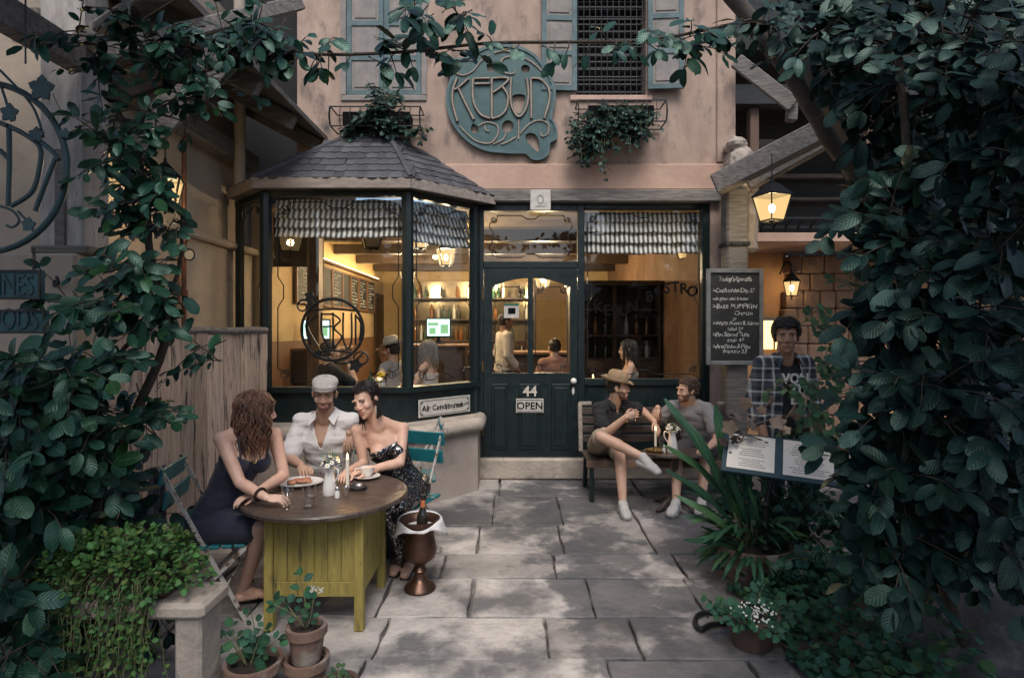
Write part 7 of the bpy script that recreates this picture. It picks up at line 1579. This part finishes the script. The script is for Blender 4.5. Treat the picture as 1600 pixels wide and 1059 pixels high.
# right vine
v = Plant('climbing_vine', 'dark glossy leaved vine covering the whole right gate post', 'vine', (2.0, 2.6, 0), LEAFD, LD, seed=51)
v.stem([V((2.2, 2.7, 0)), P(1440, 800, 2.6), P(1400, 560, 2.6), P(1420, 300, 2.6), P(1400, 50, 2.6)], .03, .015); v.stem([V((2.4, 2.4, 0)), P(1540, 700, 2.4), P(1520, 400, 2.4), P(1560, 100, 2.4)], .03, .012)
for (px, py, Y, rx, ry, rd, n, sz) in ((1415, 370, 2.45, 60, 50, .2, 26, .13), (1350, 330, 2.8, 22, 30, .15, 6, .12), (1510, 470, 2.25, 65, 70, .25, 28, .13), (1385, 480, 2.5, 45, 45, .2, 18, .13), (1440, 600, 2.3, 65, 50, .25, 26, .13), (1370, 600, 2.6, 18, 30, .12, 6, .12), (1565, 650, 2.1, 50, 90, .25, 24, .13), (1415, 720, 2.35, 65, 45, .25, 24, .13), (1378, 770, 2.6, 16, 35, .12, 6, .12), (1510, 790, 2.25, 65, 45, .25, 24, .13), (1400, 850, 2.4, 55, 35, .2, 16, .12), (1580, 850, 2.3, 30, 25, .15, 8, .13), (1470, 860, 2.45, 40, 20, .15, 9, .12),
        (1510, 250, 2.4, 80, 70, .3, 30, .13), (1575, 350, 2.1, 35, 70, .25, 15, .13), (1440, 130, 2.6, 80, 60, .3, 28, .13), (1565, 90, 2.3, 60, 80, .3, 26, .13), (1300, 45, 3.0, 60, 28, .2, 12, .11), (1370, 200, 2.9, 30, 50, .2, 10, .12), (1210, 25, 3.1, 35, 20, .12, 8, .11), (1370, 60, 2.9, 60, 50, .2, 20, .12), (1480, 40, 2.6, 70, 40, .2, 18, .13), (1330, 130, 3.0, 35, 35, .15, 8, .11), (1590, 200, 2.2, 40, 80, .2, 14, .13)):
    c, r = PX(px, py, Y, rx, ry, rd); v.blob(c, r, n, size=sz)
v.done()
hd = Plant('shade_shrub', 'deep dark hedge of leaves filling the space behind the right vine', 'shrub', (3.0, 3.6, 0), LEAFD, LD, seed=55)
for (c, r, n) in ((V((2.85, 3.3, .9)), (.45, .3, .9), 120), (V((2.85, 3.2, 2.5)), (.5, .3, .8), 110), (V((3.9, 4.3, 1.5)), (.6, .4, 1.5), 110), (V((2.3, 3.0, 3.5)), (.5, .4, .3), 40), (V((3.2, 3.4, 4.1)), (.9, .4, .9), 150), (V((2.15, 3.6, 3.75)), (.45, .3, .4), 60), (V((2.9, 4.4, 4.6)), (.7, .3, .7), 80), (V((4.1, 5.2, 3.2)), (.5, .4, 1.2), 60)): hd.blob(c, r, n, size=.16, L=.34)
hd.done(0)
# pale creeper in front of the plaid man
v = Plant('pale_creeper', 'pale green round leaved creeper dangling in front of the plaid shirt', 'creeper', P(1290, 700, 3.3), LEAFL, SD, GSTEM, seed=61)
v.stem([P(1360, 560, 3.0), P(1310, 520, 3.3), P(1275, 500, 3.4), P(1250, 505, 3.45)], .004, .003)
for (px, py, Y, rx, ry, n) in ((1262, 500, 3.4, 22, 18, 4), (1300, 520, 3.2, 25, 40, 8), (1275, 620, 3.3, 26, 45, 15), (1228, 600, 3.5, 12, 14, 3), (1290, 570, 3.3, 18, 30, 7), (1250, 680, 4.0, 30, 18, 8), (1318, 690, 3.0, 18, 30, 5), (1330, 450, 2.9, 25, 30, 5)):
    c, r = PX(px, py, Y, rx, ry, .08); v.blob(c, r, n, L=.13, k=4, size=.055, droop=.6)
v.done()
v = Plant('leafy_shrub', 'low leafy shrub between the menu stand and the plaid shirted man', 'shrub', (1.9, 3.98, 0), LEAF, SD, GSTEM, seed=65)
for (px, py, Y, rx, ry, n) in ((1215, 800, 3.98, 60, 45, 46), (1180, 860, 3.98, 50, 30, 24), (1275, 790, 3.8, 40, 70, 40), (1265, 880, 3.5, 50, 40, 26), (1150, 770, 4.3, 30, 30, 14)):
    c, r = PX(px, py, Y, rx, ry, .08); v.blob(c, r, n, L=.16, k=5, size=.07, droop=.5)
v.done(200)
# ground cover at the foot of the right vine
v = Plant('ground_cover', 'carpet of small round leaves at the foot of the right vine', 'ground cover', (1.9, 2.9, 0), HERB, SD, GSTEM, seed=71)
for i in range(2600):
    a = v.r.random(); x = v.r.uniform(1.42, 2.9); y = v.r.uniform(2.35, 3.75); h = .10 + .34*max(0, min(1, (x-1.45)/.6)) + .06*noise.noise(V((x*4, y*4, 0)))
    z = h*v.r.uniform(.3, 1.0)
    if x > 2.0 and y < 3.15: continue
    v.leaf(V((x, y, z)), V((v.r.uniform(-1, 1), -.8+v.r.uniform(-.6, .6), v.r.uniform(-.3, .5))), V((0, -.5, 1))+v.rv()*.5, v.r.uniform(.035, .07))
o = v.done(0)
# trailing plant on the stone bench
v = Plant('trailing_plant', 'bright green small leaved plant trailing over the stone bench', 'plant', (-1.75, 2.6, .55), GRASSY, SD, GSTEM, seed=81)
for i in range(2500):
    q = v.rv(); q.normalize(); q.z = abs(q.z); c = V((-1.72, 2.53, .60)) + V((q.x*.34, q.y*.17, q.z*.20))*v.r.uniform(.66, 1.16); c.z += .05*noise.noise(c*9)
    v.leaf(c, (q + v.rv()*.8), (q + V((0, -.3, .6)) + v.rv()*.7), v.r.uniform(.014, .034))
for k in range(85):
    x = v.r.uniform(-2.04, -1.5); y = 2.39 + v.r.uniform(-.03, .03) if k % 5 else 2.5; p = V((x, y, .62+v.r.uniform(-.03, .05))); pts = [p + V((0, .08, .03)), p.copy()]; n = v.r.randint(5, 15)
    for i in range(n):
        p = p + V((v.r.uniform(-.015, .015), v.r.uniform(-.01, .006), -.042)); pts.append(p.copy())
        if v.r.random() < .85:
            for q in range(v.r.randint(1, 3)): v.leaf(p + v.rv()*.012, v.rv() + V((0, -.3, -.3)), V((0, -1, .4))+v.rv()*.5, v.r.uniform(.014, .027))
    v.stems.append((pts, [.0022]*len(pts)))
v.done(0)
# potted plants
def bushy(label, base, specs, lm=HERB, data=SD, size=.05, seed=1, flowers=0):
    v = Plant('potted_plant', label, 'plant', base, lm, data, GSTEM, seed=seed)
    for (d, L, n) in specs: v.sprig(V(base) + V((d[0]*.02, d[1]*.02, 0)), d, L, n, size, .5, .004)
    v.done(); return v
bushy('leafy dark herb growing from the wide bowl pot', PB + V((-.02, 0, .17)), [((-.3, -.1, 1), .20, 7), ((.35, 0, 1), .22, 8), ((.1, .2, 1), .24, 8), ((.6, -.2, .9), .20, 7), ((-.6, .1, .8), .17, 6)], HERB, SD, .055, 3)
bushy('upright leafy cutting in the stacked terracotta pot', PS0 + V((0, 0, .31)), [((-.35, -.1, 1), .20, 7), ((-.1, .1, 1), .24, 8), ((.2, -.1, 1), .16, 6), ((-.6, .2, .8), .16, 6)], HERB, SD, .05, 4)
bushy('tiny seedling in the small dark pot', PS1 + V((0, 0, .10)), [((0, 0, 1), .08, 5), ((.3, 0, 1), .06, 4), ((-.3, .1, 1), .06, 4)], LEAFL, SD, .035, 5)
v = Plant('long_leaved_plant', 'tall strap leaved plant in the large terracotta pot', 'plant', PL1 + V((0, 0, .2)), STRAP, BLADE, GSTEM, seed=91); b0 = PL1 + V((0, 0, .22))
for (px, py, Y, L) in ((1085, 640, 3.75, .62), (1120, 655, 3.85, .60), (1080, 745, 3.75, .5), (1185, 700, 3.95, .5), (1160, 690, 3.9, .5), (1100, 700, 3.8, .5), (1092, 800, 3.7, .4), (1220, 760, 3.8, .45), (1100, 860, 3.6, .4), (1140, 740, 3.75, .5), (1200, 790, 3.6, .4)):
    tip = P(px, py, Y); base = b0.lerp(tip, .25) + v.rv()*.04; d = tip-base; v.stems.append(([b0 + v.rv()*.05, base], [.007, .005])); v.leaf(base, d + V((0, 0, .12)), V((0, -1, .5)) + v.rv()*.4, d.length*1.05)
for k in range(70):
    a = v.r.uniform(0, 6.3); d = V((math.cos(a)-.35, math.sin(a)-.4, v.r.uniform(.2, 1.4))); v.leaf(b0 + V((math.cos(a)*.12-.06*v.r.random(), math.sin(a)*.12, v.r.uniform(0, .22))), d, V((0, -.4, 1)) + v.rv()*.4, v.r.uniform(.16, .34))
for k in range(40):
    a = v.r.uniform(PI, 2*PI); v.leaf(b0 + V((math.cos(a)*.2, math.sin(a)*.2, .03)), V((math.cos(a), math.sin(a), v.r.uniform(-.6, .3))), V((0, -.5, 1)) + v.rv()*.4, v.r.uniform(.12, .24))
v.done()
v = Plant('flowering_herb', 'low herb with tiny pale flowers in the dark terracotta pot', 'plant', PL2 + V((0, 0, .13)), HERB, SD, GSTEM, seed=95)
for k in range(34): a = v.r.uniform(0, 6.3); v.sprig(PL2 + V((math.cos(a)*.06, math.sin(a)*.06, .14)), V((math.cos(a), math.sin(a)-.2, v.r.uniform(.3, 1.4))), v.r.uniform(.08, .2), 5, .05, .6, .002)
v.done(); m = MB()
for k in range(90): a = v.r.uniform(0, 6.3); d = v.r.uniform(0, .13); m.ell(PL2 + V((d*math.cos(a), d*math.sin(a)-.05, .17+v.r.uniform(0, .05))), .006, None, 6, 4)
stuff(m.build('flowers', MATS['white_petal'], v.t, fix=False))
# window box plants
v = Plant('window_box_plant', 'dark bushy plant spilling from the basket under the barred window', 'plant', (1.1, 6.4, 4.1), LEAFD, SD, GSTEM, seed=101)
for (px, py, rx, ry, n) in ((920, 205, 30, 30, 70), (965, 178, 42, 24, 80), (1005, 193, 22, 15, 26), (950, 205, 50, 20, 60), (915, 230, 18, 16, 24)): c, r = PX(px, py, 6.3, rx, ry, .12); v.blob(c, r, n, L=.16, k=5, size=.055, droop=.9)
for (px, L) in ((945, .45), (940, .36), (905, .25), (925, .2), (985, .14)): v.sprig(P(px, 215, 6.2), (0, -.1, -1), L, int(L*26), .05, .3, .003)
v.done()
v = Plant('window_box_plant', 'nearly black leafy plant in the basket under closed shutters', 'plant', (-1.45, 6.4, 4.0), LEAFD, LD, GSTEM, seed=103)
for (px, py, rx, ry, n) in ((598, 188, 28, 22, 60), (598, 160, 22, 18, 34), (590, 143, 12, 8, 8), (548, 200, 14, 8, 12), (645, 200, 14, 8, 12)): c, r = PX(px, py, 6.35, rx, ry, .1); v.blob(c, r, n, L=.16, k=4, size=.085, droop=.5)
v.done()
# bronze grape leaf ornament behind the menu
go = thing('bronze_grapevine', 'bronze ornamental grapevine with metal leaves behind the menu', 'ornament', P(1200, 700, 3.85)); rr = random.Random(8); BRL = mat('pale_bronze', (.30, .22, .16), .4, metal=.6, col2=(.16, .11, .08), scale=12)
for k, (px, py) in enumerate(((1152, 650), (1175, 665), (1190, 640), (1215, 660), (1228, 672), (1245, 645), (1268, 650), (1272, 680), (1283, 665), (1165, 630), (1205, 625), (1140, 668), (1130, 690), (1255, 625))):
    c = P(px, py, 3.85 + rr.uniform(-.1, .1)); M = Matrix.Translation(c) @ Matrix.Rotation(rr.uniform(-.7, .7), 4, 'Z') @ Matrix.Rotation(rr.uniform(-.9, .3), 4, 'X') @ Matrix.Rotation(rr.uniform(0, 6), 4, 'Y'); m = MB(); m.prism([leaf_poly(0, 0, .042*rr.uniform(.7, 1.2), 0)], -.002, .002, M); m.build('metal_leaf', BRL, go)
m = MB()
for a, b, c in (((1140, 720), (1175, 660), (1205, 625)), ((1175, 665), (1225, 650), (1285, 655)), ((1215, 720), (1220, 670), (1245, 630)), ((1130, 690), (1160, 680), (1200, 690))): m.tube(catmull([P(*a, 3.88), P(*b, 3.85), P(*c, 3.85)], 6), .005, 5)
stuff(m.build('branch', BRL, go)); m = MB()
for (px, py) in ((1150, 680), (1142, 655), (1260, 668)):
    for k in range(16): m.ell(P(px, py, 3.82) + V((rr.uniform(-.022, .022), rr.uniform(-.02, .02), rr.uniform(-.05, .03))), .011, None, 8, 6)
stuff(m.build('grapes', mat('dark_bronze', (.06, .045, .04), .3, metal=.7), go))
# ---------------------------------------------------------------- the far side of the street, behind the viewer (seen in the glass)
oh = thing('street_house', 'low tiled house across the street mirrored in the glass', 'house', (1, -13, 0))
m = MB(); m.bb(-7, 8, -15, -11, 0, 3.0); m.build('wall', CREAM, oh)
TILE = mat('roof_tile', (.10, .13, .16), .8, col2=(.07, .09, .11), scale=6, bump=.5)
m = MB(); m.add([(-7.6, -10.4, 2.9), (8.6, -10.4, 2.9), (6.4, -13, 4.8), (-5.4, -13, 4.8), (-7.6, -15.6, 2.9), (8.6, -15.6, 2.9)], [(0, 1, 2, 3), (1, 5, 2), (5, 4, 3, 2), (4, 0, 3), (0, 4, 5, 1)]); m.build('roof', TILE, oh)
for x in (-4, 1, 5): m = MB(); m.bb(x, x+1.2, -10.99, -10.93, .9, 2.2); m.build('window', INK, oh)
for k, (x, y, h) in enumerate(((-5.5, -8.5, 5.2), (4.2, -7.5, 4.6), (-1.2, -9.6, 4.0))):
    v = Plant('street_tree', ['broad leafy tree across the street to one side of the house', 'leafy tree across the street nearest the cafe', 'smaller leafy tree in front of the street house'][k], 'tree', (x, y, 0), LEAFD, LD, TWIG, seed=120+k)
    v.stem([V((x, y, 0)), V((x+.1, y, h*.35)), V((x-.1, y+.1, h*.7))], .16, .05)
    for b in range(5): a = b*1.3; v.stem([V((x, y, h*.45)), V((x+math.cos(a)*.6, y+math.sin(a)*.5, h*.65)), V((x+math.cos(a)*1.1, y+math.sin(a)*.9, h*.8))], .06, .02)
    for i in range(9): a = v.r.uniform(0, 6.3); c = V((x + math.cos(a)*v.r.uniform(.2, 1.1), y + math.sin(a)*v.r.uniform(.2, .9), h*v.r.uniform(.6, .98))); v.blob(c, (.55, .5, .4), 16, L=.5, k=6, size=.26)
    v.done(0)
